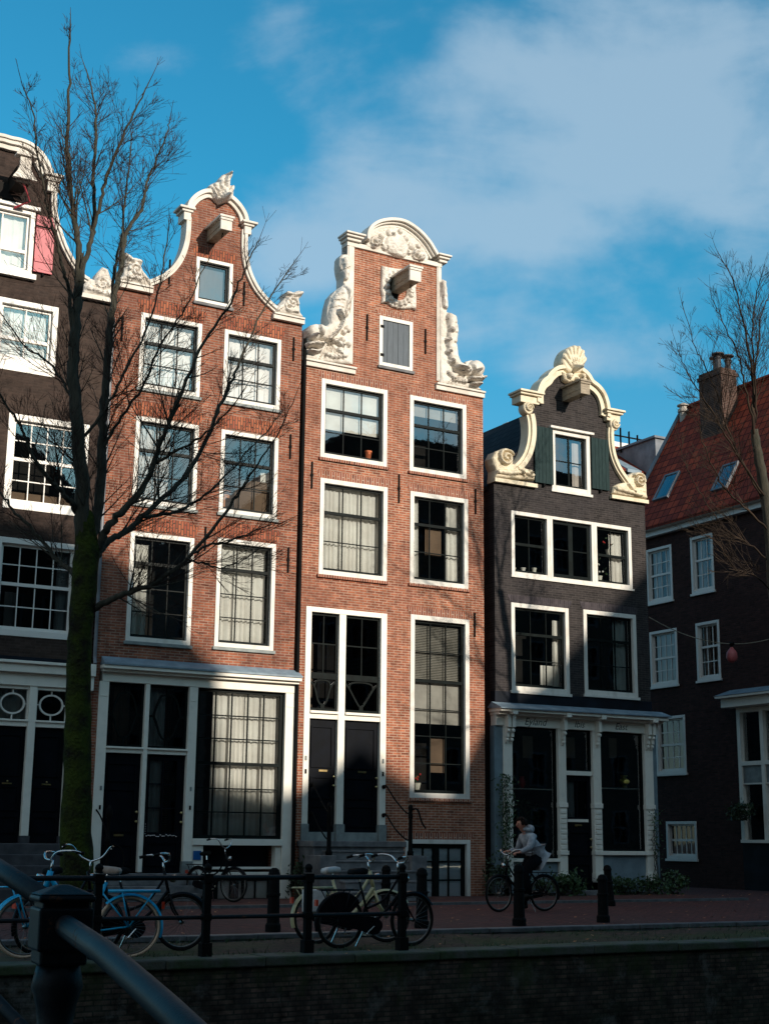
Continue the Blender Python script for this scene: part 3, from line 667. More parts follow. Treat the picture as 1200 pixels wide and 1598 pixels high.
# ================================================================== HOUSE 1 (far left, black-brown brick, bell gable)
def drips(b, fr, a0, a1, z, d0, prof):
    for (z0, z1, dd) in prof: b.box(fr, a0 - dd * .6, a1 + dd * .6, z + z0, z + z1, d0, dd)
CB = (0, 200, 6); C1 = 7.15
h1 = thing('canal_house', fpos(C1, 0, 0), 'dark brown brick canal house with white bell gable and red shutters, at the left edge', 'house')
arch_r = FA.cp(CB, [(95, 175), (180, 185), (270, 225), (350, 300), (400, 385), (430, 455)])
arch_r = [(C1, arch_r[0][1] + .02)] + arch_r[1:]
neck_r = FA.cp(CB, [(500, 560), (497, 700), (510, 850), (545, 980), (590, 1110), (650, 1230), (700, 1310), (760, 1400), (820, 1440)])
arch = smooth_path(mirror(arch_r[::-1], C1)[:-1] + arch_r, 6)
nr = smooth_path(neck_r, 5); nl = mirror(nr[::-1], C1)
capz = FA.cp(CB, [(520, 480)])[0][1]
ls, rs_ = 4.6, 9.70
shz = 13.15
outer = [(ls, 5.0), (rs_, 5.0), (rs_, shz)] + nr[::-1][0:0] + [(nr[-1][0], shz)] + nr[::-1] + [(arch[-1][0] + .02, capz - .05)] + arch[::-1] + [(arch[0][0] - .02, capz - .05)] + nl[::-1] + [(nl[0][0], shz), (ls, shz)]
W1 = [(6.45, 7.84, 13.42, 14.94), (7.13, 8.5, 11.17, 12.80), (7.57, 9.36, 8.13, 10.22), (7.5, 9.31, 5.42, 7.5)]
W1x = [(5.2, 6.55, 11.17, 12.80), (5.2, 6.95, 8.13, 10.22), (5.2, 6.95, 5.42, 7.5)]
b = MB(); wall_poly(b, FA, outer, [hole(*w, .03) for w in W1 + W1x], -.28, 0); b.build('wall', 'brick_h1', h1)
b = MB(); sweep(b, FA, arch, -.14, .10, -.26, .10); sweep(b, FA, arch, -.02, .13, -.24, .17); sweep(b, FA, arch, .07, .15, -.24, .21)
for sgn in (1, -1):
    m = (lambda p: p) if sgn > 0 else (lambda p: mirror(p[::-1], C1))
    pth = m(nr); sweep(b, FA, pth, -.05, .05, -.26, .08); sweep(b, FA, pth, (.0 if sgn > 0 else .0), .07, -.25, .13)
b.build('gable_trim', 'trim_white', h1, bevel=.01)
b = MB()
for c in ((8.0, 8.30), (2 * C1 - 8.30, 2 * C1 - 8.0)):
    b.box(FA, c[0] - .03, c[1] + .02, capz - .12, capz - .02, -.26, .16); b.box(FA, c[0] - .07, c[1] + .07, capz - .02, capz + .05, -.26, .22); b.box(FA, c[0] + .04, c[1] - .01, capz - .36, capz - .12, -.26, .12)
b.build('gable_cap', 'trim_white', h1, bevel=.012)
for sgn in (1, -1):
    mm = (lambda p: p) if sgn > 0 else (lambda p: mirror(p, C1))
    poly = mm([(9.0, 13.22), (9.02, 13.45), (9.12, 13.62), (9.25, 13.60), (9.3, 13.78), (9.42, 13.95), (9.55, 13.92), (9.62, 13.75), (9.68, 13.6), (9.72, 13.2)])
    b = MB(); relief(b, FA, poly, -.22, .05, [(mm(spiral((9.4, 13.5), .16, 1.3)), .045, .07), (mm([(9.1, 13.35), (9.6, 13.3)]), .05, .05)], orn=.05, seed=3)
    b.box(FA, *( (8.94, 9.74) if sgn > 0 else (2 * C1 - 9.74, 2 * C1 - 8.94)), 13.12, 13.22, -.25, .14); b.build('gable_ornament', 'trim_white', h1, smooth=False)
hw = window(h1, FA, *W1[0], cols=2, rows=(1, 1), split=.66, cw=.10, casemat='white_paint', sashmat='white_paint', glassmat='glass_bright', inner=[('drape', 0.02, .35, 0, 1), ('sheer', .5, .98, 0, 1)], sill=None)
b = MB(); b.box(FA, 6.35, 7.92, 13.30, 13.42, -.1, .12); b.box(FA, 6.35, 7.92, 14.94, 15.02, -.1, .10); b.build('head_moulding', 'white_paint', hw)
for (a0_, a1_) in ((7.86, 8.28), (6.02, 6.43)):
    b = MB(); b.box(FA, a0_, a1_, 13.52, 14.86, .02, .065); b.box(FA, a0_ + .005, a1_ - .005, 14.55, 14.62, .066, .085); b.box(FA, a0_ + .005, a1_ - .005, 13.75, 13.82, .066, .085); o_ = b.build('shutter', 'shutter_red', h1, bevel=.004)
    k = MB(); k.box(FA, a0_ - .01, a1_ - .05, 14.565, 14.60, .086, .095); k.box(FA, a0_ + .2, a0_ + .24, 13.44, 13.52, .02, .07); k.build('hinge', 'iron', o_)
window(h1, FA, *W1[1], cols=2, rows=(1, 1), split=.62, cw=.12, casemat='white_paint', sashmat='white_paint', glassmat='glass_bright', inner=[('sheer', 0, 1, 0, 1)], sill=None, cwb=.30)
window(h1, FA, *W1[2], cols=4, rows=(2, 2), split=.47, cw=.13, casemat='white_paint', sashmat='white_paint', glassmat='glass', inner=[('blind', .05, .95, .86, 1, 'interior_and_reflection')], sill=None, cwb=.16)  # low blind panel paints a warm reflection in the panes
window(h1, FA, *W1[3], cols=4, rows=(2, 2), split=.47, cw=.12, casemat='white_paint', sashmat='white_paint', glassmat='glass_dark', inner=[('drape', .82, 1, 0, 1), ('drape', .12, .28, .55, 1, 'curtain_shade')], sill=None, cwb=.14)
for w_ in W1x: window(h1, FA, *w_, cols=4, rows=(2, 2), split=.47, cw=.12, casemat='white_paint', sashmat='white_paint', sill=None, cwb=.14)
# hoist beam with white hood board
b = MB(); b.box(FA, 7.18, 7.48, 15.22, 15.60, -.1, .72); o_ = b.build('hoist_beam', 'interior', h1)
b = MB(); zc = 15.62
pts = [(7.08, 15.42), (7.62, 15.42), (7.50, 15.58), (7.46, 15.70), (7.46, 15.93), (7.22, 15.93), (7.22, 15.70), (7.18, 15.58)]
wall_poly(b, FA, [(p[0] - .0, p[1] - .12) for p in pts], [], .72, .80); b.box(FA, 7.12, 7.58, 15.81, 15.85, .66, .86); b.build('end_board', 'trim_white', o_)
b = MB(); b.box(FA, 6.70, 7.60, 15.05, 15.42, -.05, .12); b.build('beam_recess', 'interior', h1)
b = MB(); b.tube([FA.W(7.33, 15.25, .7), FA.W(7.6, 15.0, .35), FA.W(7.35, 14.9, .06)], .025, 6); b.build('rope', 'shutter_red', o_)
body(h1, FA, ls, rs_, 12.9, 14.0, C1)
# ground floor timber front
b = MB()
b.box(FA, ls, 9.66, 4.66, 4.84, -.2, .17); b.box(FA, ls, 9.66, 4.84, 4.90, -.2, .24); b.box(FA, ls, 9.64, 4.40, 4.66, -.2, .05)
b.box(FA, 9.62, 9.74, 4.66, 4.92, -.2, .25); b.box(FA, 9.64, 9.73, 4.36, 4.66, -.1, .18)
b.build('shop_cornice', 'shop_white', h1, bevel=.01)
b = MB(); b.box(FA, ls, 9.70, 4.90, 5.0, -.25, .03); b.box(FA, 9.30, 9.68, .3, 4.4, -.2, -.03); b.build('dark_panel', 'stucco_dark', h1)
b = MB(); b.box(FA, 9.70, 9.80, 1.0, 4.36, -.28, -.05); b.build('brick_pier', 'brick_h2', h1)
b = MB(); b.box(FA, 8.41, 8.57, 1.35, 4.40, -.2, .03); b.box(FA, 7.62, 7.76, 1.35, 4.40, -.2, .03); b.box(FA, 9.24, 9.34, 1.35, 4.4, -.2, .02)
for (x0, x1) in ((7.76, 8.41), (8.57, 9.24)): b.box(FA, x0, x1, 3.56, 3.66, -.2, .0); b.box(FA, x0, x1, 3.66, 3.70, -.2, .04); b.box(FA, x0, x1, 4.33, 4.398, -.2, -.01)
b.build('door_frame', 'shop_white', h1, bevel=.006)
b = MB(); b.box(FA, 8.39, 8.59, .62, 1.35, -.2, .06); b.box(FA, 7.60, 7.78, .62, 1.35, -.2, .06); b.box(FA, 9.2, 9.70, .3, 1.35, -.2, .04); b.build('plinth', 'stone_dark', h1)
for i, (x0, x1) in enumerate(((7.76, 8.41), (8.57, 9.24))):
    b = MB(); c = ((x0 + x1) / 2, 4.03)
    ell = [(c[0] + .245 * math.cos(t * math.pi / 16), c[1] + .205 * math.sin(t * math.pi / 16)) for t in range(33)]
    sweep(b, FA, ell, -.018, .018, -.10, -.05)
    for (p0, p1, q0, q1) in ((x0, c[0] - .25, c[1] - .012, c[1] + .012), (c[0] + .25, x1, c[1] - .012, c[1] + .012), (c[0] - .012, c[0] + .012, 3.70, c[1] - .21), (c[0] - .012, c[0] + .012, c[1] + .21, 4.33)): b.box(FA, p0, p1, q0, q1, -.1, -.055)
    b.box(FA, x0, x0 + .03, 3.7, 4.33, -.1, -.04); b.box(FA, x1 - .03, x1, 3.7, 4.33, -.1, -.04)
    o_ = b.build('fanlight', 'frame_white', h1)
    b = MB(); b.add([FA.W(x0, 3.7, -.09), FA.W(x1, 3.7, -.09), FA.W(x1, 4.33, -.09), FA.W(x0, 4.33, -.09)], [(0, 1, 2, 3)]); b.build('pane', 'glass_dark' if i else 'glass', o_)
    b = MB(); b.box(FA, x0, x1, 3.7, 4.35, -1.2, -1.1); b.build('interior', 'interior', o_)
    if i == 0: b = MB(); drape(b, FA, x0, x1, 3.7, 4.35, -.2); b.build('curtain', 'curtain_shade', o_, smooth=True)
    b = MB(); z0_ = 1.22
    b.box(FA, x0, x1, z0_, 3.56, -.16, -.09)
    for (q0, q1) in ((1.4, 1.75), (1.85, 2.35), (2.55, 3.4)):
        for (p0, p1, e0, e1) in ((x0 + .07, x1 - .07, q0, q0 + .03), (x0 + .07, x1 - .07, q1 - .03, q1), (x0 + .07, x0 + .10, q0 + .03, q1 - .03), (x1 - .10, x1 - .07, q0 + .03, q1 - .03)): b.box(FA, p0, p1, e0, e1, -.09, -.065)
    o_ = b.build('door', 'door_black', h1)
    b = MB(); cx_ = (x0 + x1) / 2; b.box(FA, cx_ - .10, cx_ + .10, 2.38, 2.41, -.088, -.06); b.ball(FA.W(cx_, 2.44, -.05), .022, n=8, m=6); b.build('handle', 'brass', o_)
# stoop of house 1
b = MB(); b.box(FA, 5.6, 9.5, 0.06, 1.2, -.1, .55)
for i in range(5): b.box(FA, 6.6, 9.1, .06, 1.2 - .21 * (i + 1), .55 + .27 * i, .55 + .27 * (i + 1))
b.build('stoop', 'stone_dark', h1, bevel=.015)

# ================================================================== HOUSE 2 (orange brick, white bell gable with leaf finial)
C2 = 12.17; CD = (180, 260, 4)
h2 = thing('canal_house', fpos(C2, 0, 0), 'orange brick canal house with white-edged bell gable, between the dark house and the dolphin gable', 'house')
ls, rs_ = 9.78, 14.52
nr = smooth_path(FA.cp(CD, [(803, 400), (800, 480), (802, 545), (812, 610), (832, 680), (868, 755), (912, 815), (955, 860), (1000, 900)]), 5)
ar = FA.cp(CD, [(640, 196), (700, 205), (752, 250), (788, 305), (800, 350)])
ar[0] = (C2, ar[0][1]); arch = smooth_path(mirror(ar[::-1], C2)[:-1] + ar, 6); nl = mirror(nr[::-1], C2)
sz = 13.66
outer = [(ls, 5.0), (rs_, 5.0), (rs_, sz), (nr[-1][0], sz)] + nr[::-1] + arch[::-1] + nl[::-1] + [(nl[0][0], sz), (ls, sz)]
W2 = dict(g=(11.82, 12.66, 13.63, 14.78), t=(10.42, 11.92, 11.28, 13.08), tr=(12.49, 13.97, 11.30, 13.07), m=(10.42, 11.94, 8.60, 10.61), mr=(12.50, 13.97, 8.63, 10.61), l=(10.43, 11.94, 5.51, 7.95), lr=(12.51, 13.98, 5.54, 8.04))
g2 = FA.cp((0, 0, 1), [(307, 400), (364, 411), (362, 482), (306, 470)]); W2['g'] = (g2[0][0], g2[1][0], g2[3][1], g2[0][1])
b = MB(); wall_poly(b, FA, outer, [hole(*w, .03) for w in W2.values()], -.28, 0); b.build('wall', 'brick_h2', h2)
b = MB(); b.box(FA, 9.79, 9.90, -.2, 5.0, -.28, 0); b.box(FA, 14.585, 14.60, -.2, 5, -.28, -.2); b.build('wall_pier', 'brick_h2', h2)
b = MB(); sweep(b, FA, arch, -.10, .06, -.26, .07); sweep(b, FA, arch, .0, .10, -.25, .14)
for sgn in (1, -1):
    pth = nr if sgn > 0 else nl; sweep(b, FA, pth, -.07, .03, -.26, .07); sweep(b, FA, pth, -.01, .07, -.25, .12)
b.build('gable_trim', 'trim_white', h2, bevel=.008)
b = MB(); cz = 15.80
for s in (1, -1):
    q = lambda x0, x1: (x0, x1) if s > 0 else (2 * C2 - x1, 2 * C2 - x0)
    b.box(FA, *q(12.82, 13.10), cz - .06, cz + .0, -.26, .17); b.box(FA, *q(12.78, 13.17), cz, cz + .06, -.26, .22); b.box(FA, *q(12.86, 13.04), cz - .26, cz - .06, -.26, .13)
b.build('gable_cap', 'trim_white', h2, bevel=.012)
fin = FA.cp(CD, [(575, 130), (585, 165), (600, 205), (640, 240), (690, 228), (728, 212), (730, 165), (724, 130), (702, 124), (700, 100), (716, 80), (708, 62), (690, 54), (660, 60), (640, 85), (636, 110), (612, 108), (590, 118)])
lf = lambda *p: FA.cp(CD, p)
b = MB(); relief(b, FA, fin, -.12, .06, [(lf((655, 225), (610, 130)), .05, .10), (lf((660, 225), (645, 110)), .05, .12), (lf((665, 225), (685, 100), (700, 70)), .06, .14), (lf((670, 225), (720, 145)), .05, .10), (lf((690, 65)), .05, .12), (lf((595, 150), (625, 215)), .03, .07), (lf((640, 215), (700, 215)), .06, .08)], orn=.03, osc=.06, seed=11, edge=.06, sp=.022)
b.build('finial', 'trim_white', h2)
for s in (1, -1):
    mm = (lambda p: p) if s > 0 else (lambda p: mirror(p, C2))
    pr_ = FA.cp(CD, [(985, 918), (1000, 880), (1030, 850), (1052, 825), (1050, 795), (1075, 780), (1105, 790), (1140, 778), (1165, 795), (1155, 815), (1140, 830), (1143, 870), (1146, 915), (1165, 940), (1165, 948)])
    b = MB(); c = FA.cp(CD, [(1085, 865)])[0]
    relief(b, FA, mm(pr_), -.22, .05, [(mm(spiral(c, .16, 1.4)), .04, .08), (mm(FA.cp(CD, [(1060, 800), (1100, 815), (1150, 800)])), .05, .09), (mm(FA.cp(CD, [(1000, 900), (1040, 870), (1060, 905), (1120, 915)])), .045, .06)], orn=.04, seed=21, sp=.026)
    x = (13.70, 14.53) if s > 0 else (2 * C2 - 14.53, 2 * C2 - 13.70); b.box(FA, *x, 13.55, 13.66, -.26, .12); b.box(FA, x[0] + .01, x[1] - .01, 13.66, 13.70, -.25, .16); b.build('gable_ornament', 'trim_white', h2)
hoist_beam(h2, FA, 12.06, 15.30, .22, .30, .85, slope=0)
for k, inn in dict(g=None, t=[('sheer', 0, 1, 0, 1)], tr=[('sheer', 0, 1, .0, 1)], m=[('sheer', 0, .62, 0, 1, 'curtain_shade')], mr=[('blind', .3, .95, .55, .98, 'interior_and_reflection'), ('drape', .82, 1, .35, 1)], l=[('drape', 0, .33, .06, 1)], lr=[('drape', .02, .98, 0, 1)]).items():  # mr: the warm blind panel stands for a reflection in the glass
    w = W2[k]; ln = ('brick_h2_lintel', .30, .05)
    if k == 'g': window(h2, FA, *w, cols=1, rows=(1, 1), hung=False, cw=.085, inner=[('blind', 0, 1, 0, 1, 'shutter_grey')], lintel=('brick_h2_lintel', .24, .02), glassmat='glass_bright')
    else: window(h2, FA, *w, cols=3, rows=((1, 2) if k in 'trmr' else (1, 3)), split=(.36 if k not in ('l', 'lr') else .26), cw=.10, inner=inn, lintel=ln, glassmat='glass_bright' if k in ('t', 'm', 'tr') else 'glass', sill='plinth_grey')
for (a_, z0_, z1_) in ((11.05, 13.9, 14.5), (12.95, 13.75, 14.35), (14.3, 12.6, 13.2), (14.28, 10.15, 10.75), (12.2, 7.7, 8.25), (14.3, 7.4, 8.0), (9.98, 12.3, 12.9)): anchor(h2, FA, a_, z0_, z1_)
body(h2, FA, ls, rs_, 13.0, 13.8, C2, wallmat='brick_h2')
b = MB(); b.tube([FA.W(14.58, 13.2, .07), FA.W(14.58, .3, .07)], .045, 8); b.build('downpipe', 'iron', h2)
b = MB(); b.tube([FA.W(9.75, 12.8, .06), FA.W(9.75, 5.1, .06), FA.W(9.75, 4.95, .12)], .04, 8); b.build('downpipe', 'zinc', h2)
# timber front
b = MB(); b.hexa([FA.W(9.90, 4.98, .28), FA.W(14.62, 4.98, .28), FA.W(14.60, 5.14, .0), FA.W(9.92, 5.14, .0), FA.W(9.90, 4.94, .28), FA.W(14.62, 4.94, .28), FA.W(14.60, 4.95, -.2), FA.W(9.92, 4.95, -.2)]); b.build('lead_flashing', 'lead', h2)
b = MB(); b.box(FA, 9.90, 14.62, 4.86, 4.94, -.2, .25); b.box(FA, 9.93, 14.60, 4.80, 4.86, -.2, .16); b.box(FA, 9.96, 14.58, 4.60, 4.80, -.2, .04)
b.build('shop_cornice', 'shop_white', h2, bevel=.01)
b = MB()
for (x0, x1, zb) in ((9.90, 10.12, .35), (10.95, 11.05, .62), (11.97, 12.17, .62), (14.32, 14.57, .0)):
    b.box(FA, x0, x1, zb, 4.598, -.22, .03)
    if x1 - x0 > .15: b.box(FA, x0 + .03, x1 - .03, 4.28, 4.30, .03, .042)
b.box(FA, 10.12, 10.95, 3.10, 3.19, -.2, .0); b.box(FA, 10.12, 10.95, 3.19, 3.23, -.2, .05); b.box(FA, 11.05, 11.97, 3.10, 3.19, -.2, .0); b.box(FA, 11.05, 11.97, 3.19, 3.23, -.2, .05)
b.box(FA, 12.17, 14.32, 1.19, 1.33, -.2, .05); b.box(FA, 12.17, 12.44, .35, 1.188, -.2, .0); b.box(FA, 14.18, 14.319, .0, 1.188, -.22, -.02)
b.box(FA, 12.44, 14.18, .68, .73, -.2, .02); b.box(FA, 12.44, 14.18, .56, .62, -.2, .03)
b.build('shop_frame', 'shop_white', h2, bevel=.006)
b = MB(); b.box(FA, 11.95, 12.19, .45, .85, -.2, .05); b.box(FA, 9.88, 10.14, .05, .5, -.2, .05); b.box(FA, 12.19, 12.46, .05, .36, -.2, .03); b.build('plinth', 'plinth_grey', h2)
b = MB(); b.box(FA, 12.46, 12.70, -.1, .36, -.2, -.05); b.box(FA, 12.44, 14.19, .73, 1.19, -.75, -.5); b.build('dark_recess', 'stucco_dark', h2)
def fanlight(house, x0, x1, z0, z1, curt=None):
    b = MB(); b.box(FA, x0, x0 + .05, z0, z1, -.14, -.07); b.box(FA, x1 - .05, x1, z0, z1, -.14, -.07); b.box(FA, x0 + .05, x1 - .05, z0, z0 + .05, -.14, -.07); b.box(FA, x0 + .05, x1 - .05, z1 - .05, z1, -.14, -.07)
    c = (x0 + x1) / 2; zm = (z0 + z1) / 2; w_ = (x1 - x0) * .33; hh = (z1 - z0) * .33
    loop = smooth_path([(c - w_ * .5, zm + hh), (c - w_, zm + .05), (c - w_ * .85, zm - .1), (c - w_ * .35, zm - hh), (c + w_ * .35, zm - hh), (c + w_ * .85, zm - .1), (c + w_, zm + .05), (c + w_ * .5, zm + hh), (c - w_ * .5, zm + hh)], 3)
    sweep(b, FA, loop, -.02, .02, -.12, -.08); b.box(FA, x0 + .05, c - w_, zm - .02, zm + .03, -.12, -.08); b.box(FA, c + w_, x1 - .05, zm - .02, zm + .03, -.12, -.08); b.box(FA, c - .02, c + .02, z0 + .05, zm - hh, -.12, -.08); b.box(FA, c - .02, c + .02, zm + hh, z1 - .05, -.12, -.08)
    o_ = b.build('fanlight', 'sash_green', house)
    b = MB(); b.add([FA.W(x0, z0, -.105), FA.W(x1, z0, -.105), FA.W(x1, z1, -.105), FA.W(x0, z1, -.105)], [(0, 1, 2, 3)]); b.build('pane', 'glass_dark', o_)
    b = MB(); b.box(FA, x0 - .02, x1 + .02, z0 - .02, z1 + .02, -1.3, -1.2); b.build('interior', 'interior', o_)
    if curt: b = MB(); drape(b, FA, x0 + (x1 - x0) * curt[0], x0 + (x1 - x0) * curt[1], z0, z1, -.25, seed=5); b.build('curtain', curt[2], o_, smooth=True)
fanlight(h2, 10.12, 10.95, 3.23, 4.60, (.25, .7, 'interior_and_reflection')); fanlight(h2, 11.05, 11.97, 3.23, 4.60, (.05, .5, 'curtain'))
def door(house, x0, x1, z0, z1, panels, glazed=None, hx_=None, box=None, d=-.09):
    b = MB()
    if glazed:
        g = glazed; wall_poly(b, FA, [(x0, z0), (x1, z0), (x1, z1), (x0, z1)], [[(g[0], g[2]), (g[1], g[2]), (g[1], g[3]), (g[0], g[3])]], d - .07, d)
        c = (g[0] + g[1]) / 2; b.box(FA, c - .015, c + .015, g[2], g[3], d - .05, d - .02)
        for j in range(1, g[4]): z = g[2] + (g[3] - g[2]) * j / g[4]; b.box(FA, g[0], g[1], z - .015, z + .015, d - .051, d - .021)
    else: b.box(FA, x0, x1, z0, z1, d - .07, d)
    for (q0, q1) in panels:
        for (p0, p1, e0, e1) in ((x0 + .09, x1 - .09, q0, q0 + .035), (x0 + .09, x1 - .09, q1 - .035, q1), (x0 + .09, x0 + .125, q0 + .035, q1 - .035), (x1 - .125, x1 - .09, q0 + .035, q1 - .035)): b.box(FA, p0, p1, e0, e1, d, d + .03)
    o_ = b.build('door', 'door_black', house)
    b = MB(); hx_ = hx_ or x1 - .06
    for z in ((z0 + 1.05), (z0 + 1.25)): b.ball(FA.W(hx_, z, d + .05), .03, n=8, m=6); b.tube([FA.W(hx_, z, d), FA.W(hx_, z, d + .05)], .012, 6)
    b.build('handle', 'brass', o_)
    if box: b = MB(); b.box(FA, box[0] - .11, box[0] + .11, box[1] - .02, box[1] + .025, d + .001, d + .02); b.build('letter_slot', 'brass', o_)
    if glazed:
        b = MB(); b.add([FA.W(g[0], g[2], d - .04), FA.W(g[1], g[2], d - .04), FA.W(g[1], g[3], d - .04), FA.W(g[0], g[3], d - .04)], [(0, 1, 2, 3)]); b.build('pane', 'glass_dark', o_)
        b = MB(); b.box(FA, x0, x1, z0, z1, -1.4, -1.3); b.build('interior', 'interior', o_)
        b = MB(); drape(b, FA, g[0], g[0] + (g[1] - g[0]) * .5, g[2], g[3], d - .12, seed=9); b.build('curtain', 'curtain', o_, smooth=True)
    return o_
door(h2, 10.12, 10.95, .62, 3.10, ((.75, 1.2), (1.45, 2.35), (2.5, 2.9)), box=(10.53, 1.38))
dg = door(h2, 11.05, 11.97, .62, 3.10, ((.75, 1.25),), glazed=(11.17, 11.80, 1.45, 2.98, 3))
b = MB(); rr = random.Random(3)
for i in range(16): b.ball(FA.W(11.15 + i * .045, 1.38 + rr.uniform(-.02, .02), -.075), .016, n=6, m=4)
for i in range(5): b.ball(FA.W(11.12, 1.42 + i * .05, -.075), .014, n=6, m=4)
b.build('door_ornament', 'chrome', dg)
# big shop window
w = window(h2, FA, 12.17, 14.32, 1.30, 4.62, cols=5, rows=(3, 3), split=.5, cw=.02, mw=.028, casemat='sash_green', stile=.07, inner=[('drape', .21, .99, 0, 1)], sill=None, d_face=-.05, depth=1.6)
bw = MB(); bw.box(FA, 12.46, 14.18, -.1, .56, -.40, -.36)
wb = window(h2, FA, 12.72, 14.18, -.35, .56, cols=4, rows=(1, 1), split=.6, cw=.05, mw=.03, casemat='sash_green', hung=True, stile=.08, inner=[('film', .04, .3, 0.05, 1), ('film', .44, .97, 0.05, 1)], sill=None, d_face=-.05, thick=(2,), glassmat='glass_bright')
b = MB(); b.box(FA, 12.21, 12.39, .88, 1.07, .001, .02); b.build('notice_plate', 'sign_blue', h2)
for (x, z) in ((10.05, 1.95), (12.08, 1.98), (10.05, 2.35), (12.08, 2.38)):
    b = MB(); b.box(FA, x - .02, x + .02, z - .045, z + .045, .03, .045); b.build('bell_plate', 'iron' if z < 2.2 else 'plinth_grey', h2)
b = MB(); b.box(FA, 9.9, 12.44, .05, .35, -.1, .45); b.box(FA, 9.95, 12.3, .35, .60, -.1, .12); b.box(FA, 9.9, 12.1, .05, .2, .45, .8); b.build('stoop', 'stone', h2, bevel=.012)

b = MB(); b.lathe(FA.W(9.98, .2, .85), [(.06, 0), (.06, .1), (.04, .14), (.035, 1.0), (.06, 1.04), (.06, 1.12), (.035, 1.16), (.035, 1.5), (.07, 1.56), (.075, 1.68), (.03, 1.76), (0, 1.8)], 10)
b.tube(smooth_path([tuple(FA.W(9.98, 1.35, .85)), tuple(FA.W(10.0, 1.5, .6)), tuple(FA.W(9.99, 1.75, .3)), tuple(FA.W(9.98, 1.9, .02))], 5), .018, 6); b.tube(smooth_path([tuple(FA.W(9.98, 1.2, .85)), tuple(FA.W(10.2, 1.15, .95)), tuple(FA.W(10.3, .9, 1.0)), tuple(FA.W(10.25, .7, 1.0))], 5), .018, 6)
b.build('stair_rail', 'iron', h2, smooth=True)

# ================================================================== HOUSE 3 (neck gable with dolphins)
C3 = 17.2; CE = (460, 330, 5.92); CFc = (560, 330, 5.33)
h3 = thing('canal_house', fpos(C3, 0, 0), 'salmon brick canal house with tall white neck gable and carved dolphins', 'house')
ls, rs_ = 14.62, 19.79; nl0, nr0 = 15.72, 18.50; top = 15.98
sz = 12.70
archo = FA.cp(CFc, [(45, 235), (48, 190), (75, 145), (120, 112), (180, 92), (265, 86), (350, 102), (430, 147), (500, 207), (560, 278), (598, 340), (622, 380)])
archo[0] = (archo[0][0], 16.12)
arch = smooth_path(archo, 5)
outer = [(ls, 0), (rs_, 0), (rs_, sz), (nr0, sz), (nr0, top), (nl0, top), (nl0, sz), (ls, sz)]
W3 = dict(h=(16.7, 17.6, 13.2, 14.6), A=(15.08, 16.93, 10.31, 12.30), Ar=(17.58, 19.27, 10.31, 12.29), B=(15.10, 16.96, 7.45, 9.80), Br=(17.61, 19.31, 7.48, 9.80), T=(17.64, 19.34, 2.32, 6.71), base=(17.53, 19.35, -.3, 1.36))
g3 = FA.cp((0, 0, 1), [(592, 492), (644, 502), (643, 580), (592, 572)]); W3['h'] = (g3[0][0], g3[1][0], g3[2][1], g3[0][1])
door_hole = [(14.80, 0.0), (16.98, 0.0), (16.98, 6.66), (14.80, 6.66)]
outer = [(ls, 0), (14.80, 0), (14.80, 6.66), (16.98, 6.66), (16.98, 0), (W3['base'][0] + .02, 0), (W3['base'][0] + .02, 1.33), (19.33, 1.33), (19.33, 0), (rs_, 0), (rs_, sz), (nr0, sz), (nr0, top), (nl0, top), (nl0, sz), (ls, sz)]
b = MB(); wall_poly(b, FA, outer, [hole(*W3[k], .03) for k in ('h', 'A', 'Ar', 'B', 'Br', 'T')], -.28, 0); b.build('wall', 'brick_h3', h3)
b = MB(); b.box(FA, 17.0, 17.54, -.2, .0, -.28, -.002); b.build('footing', 'stone', h3)
# strips, caps, tympanum
b = MB()
for x in ((15.72, 15.92), (18.36, 18.50)): b.box(FA, *x, 12.80, 16.0, -.26, .035); b.box(FA, x[0] + .03, x[1] - .03, 12.82, 15.98, .035, .05)
b.box(FA, 14.60, 15.99, 12.54, 12.66, -.24, .07); b.box(FA, 14.60, 16.0, 12.66, 12.71, -.24, .12)
b.box(FA, 18.33, 19.81, 12.56, 12.68, -.24, .07); b.box(FA, 18.33, 19.81, 12.68, 12.73, -.24, .12)
b.box(FA, 15.70, 18.50, 15.90, 16.02, -.26, .06)
b.build('gable_strip', 'trim_white', h3, bevel=.008)
b = MB()
for x in ((15.58, 16.10), (18.30, 18.66)):
    b.box(FA, x[0] + .08, x[1] - .04, 16.02, 16.10, -.26, .13); b.box(FA, x[0] + .03, x[1], 16.10, 16.16, -.26, .20); b.box(FA, x[0], x[1] + .03, 16.16, 16.21, -.26, .26)
b.build('gable_cap', 'trim_white', h3, bevel=.012)
b = MB(); sweep(b, FA, arch, -.17, .0, -.26, .08); sweep(b, FA, arch, -.10, .0, -.25, .16); sweep(b, FA, arch, -.05, .03, -.25, .24); b.build('gable_arch', 'trim_white', h3, smooth=False, bevel=.008)
tym = FA.cp(CFc, [(52, 300), (62, 230), (85, 180), (130, 145), (200, 125), (265, 122), (340, 140), (420, 185), (490, 245), (545, 320), (575, 385), (560, 432), (520, 425), (440, 405), (380, 398), (310, 385), (240, 358), (180, 340), (110, 322)])
c_ = lambda *p: FA.cp(CFc, p)
st = [(c_((300, 300)), .34, .12), (c_((300, 290)), .30, .02)]
for (x, y, r) in ((140, 265, .11), (175, 215, .08), (110, 300, .07), (240, 190, .09), (265, 205, .06), (375, 235, .08), (420, 300, .10), (455, 355, .10), (505, 395, .09), (400, 350, .07), (200, 310, .09), (480, 300, .06), (330, 175, .07)): st.append((c_((x, y)), r, .10))
st += [(spiral(c_((125, 270))[0], .17, 1.5), .035, .07), (spiral(c_((470, 370))[0], .17, 1.5, -1), .035, .07)]
b = MB(); relief(b, FA, tym, -.25, .03, st, orn=.02, osc=.1, seed=31, edge=.05, bulge=.03, sp=.024); b.build('tympanum', 'trim_white', h3)
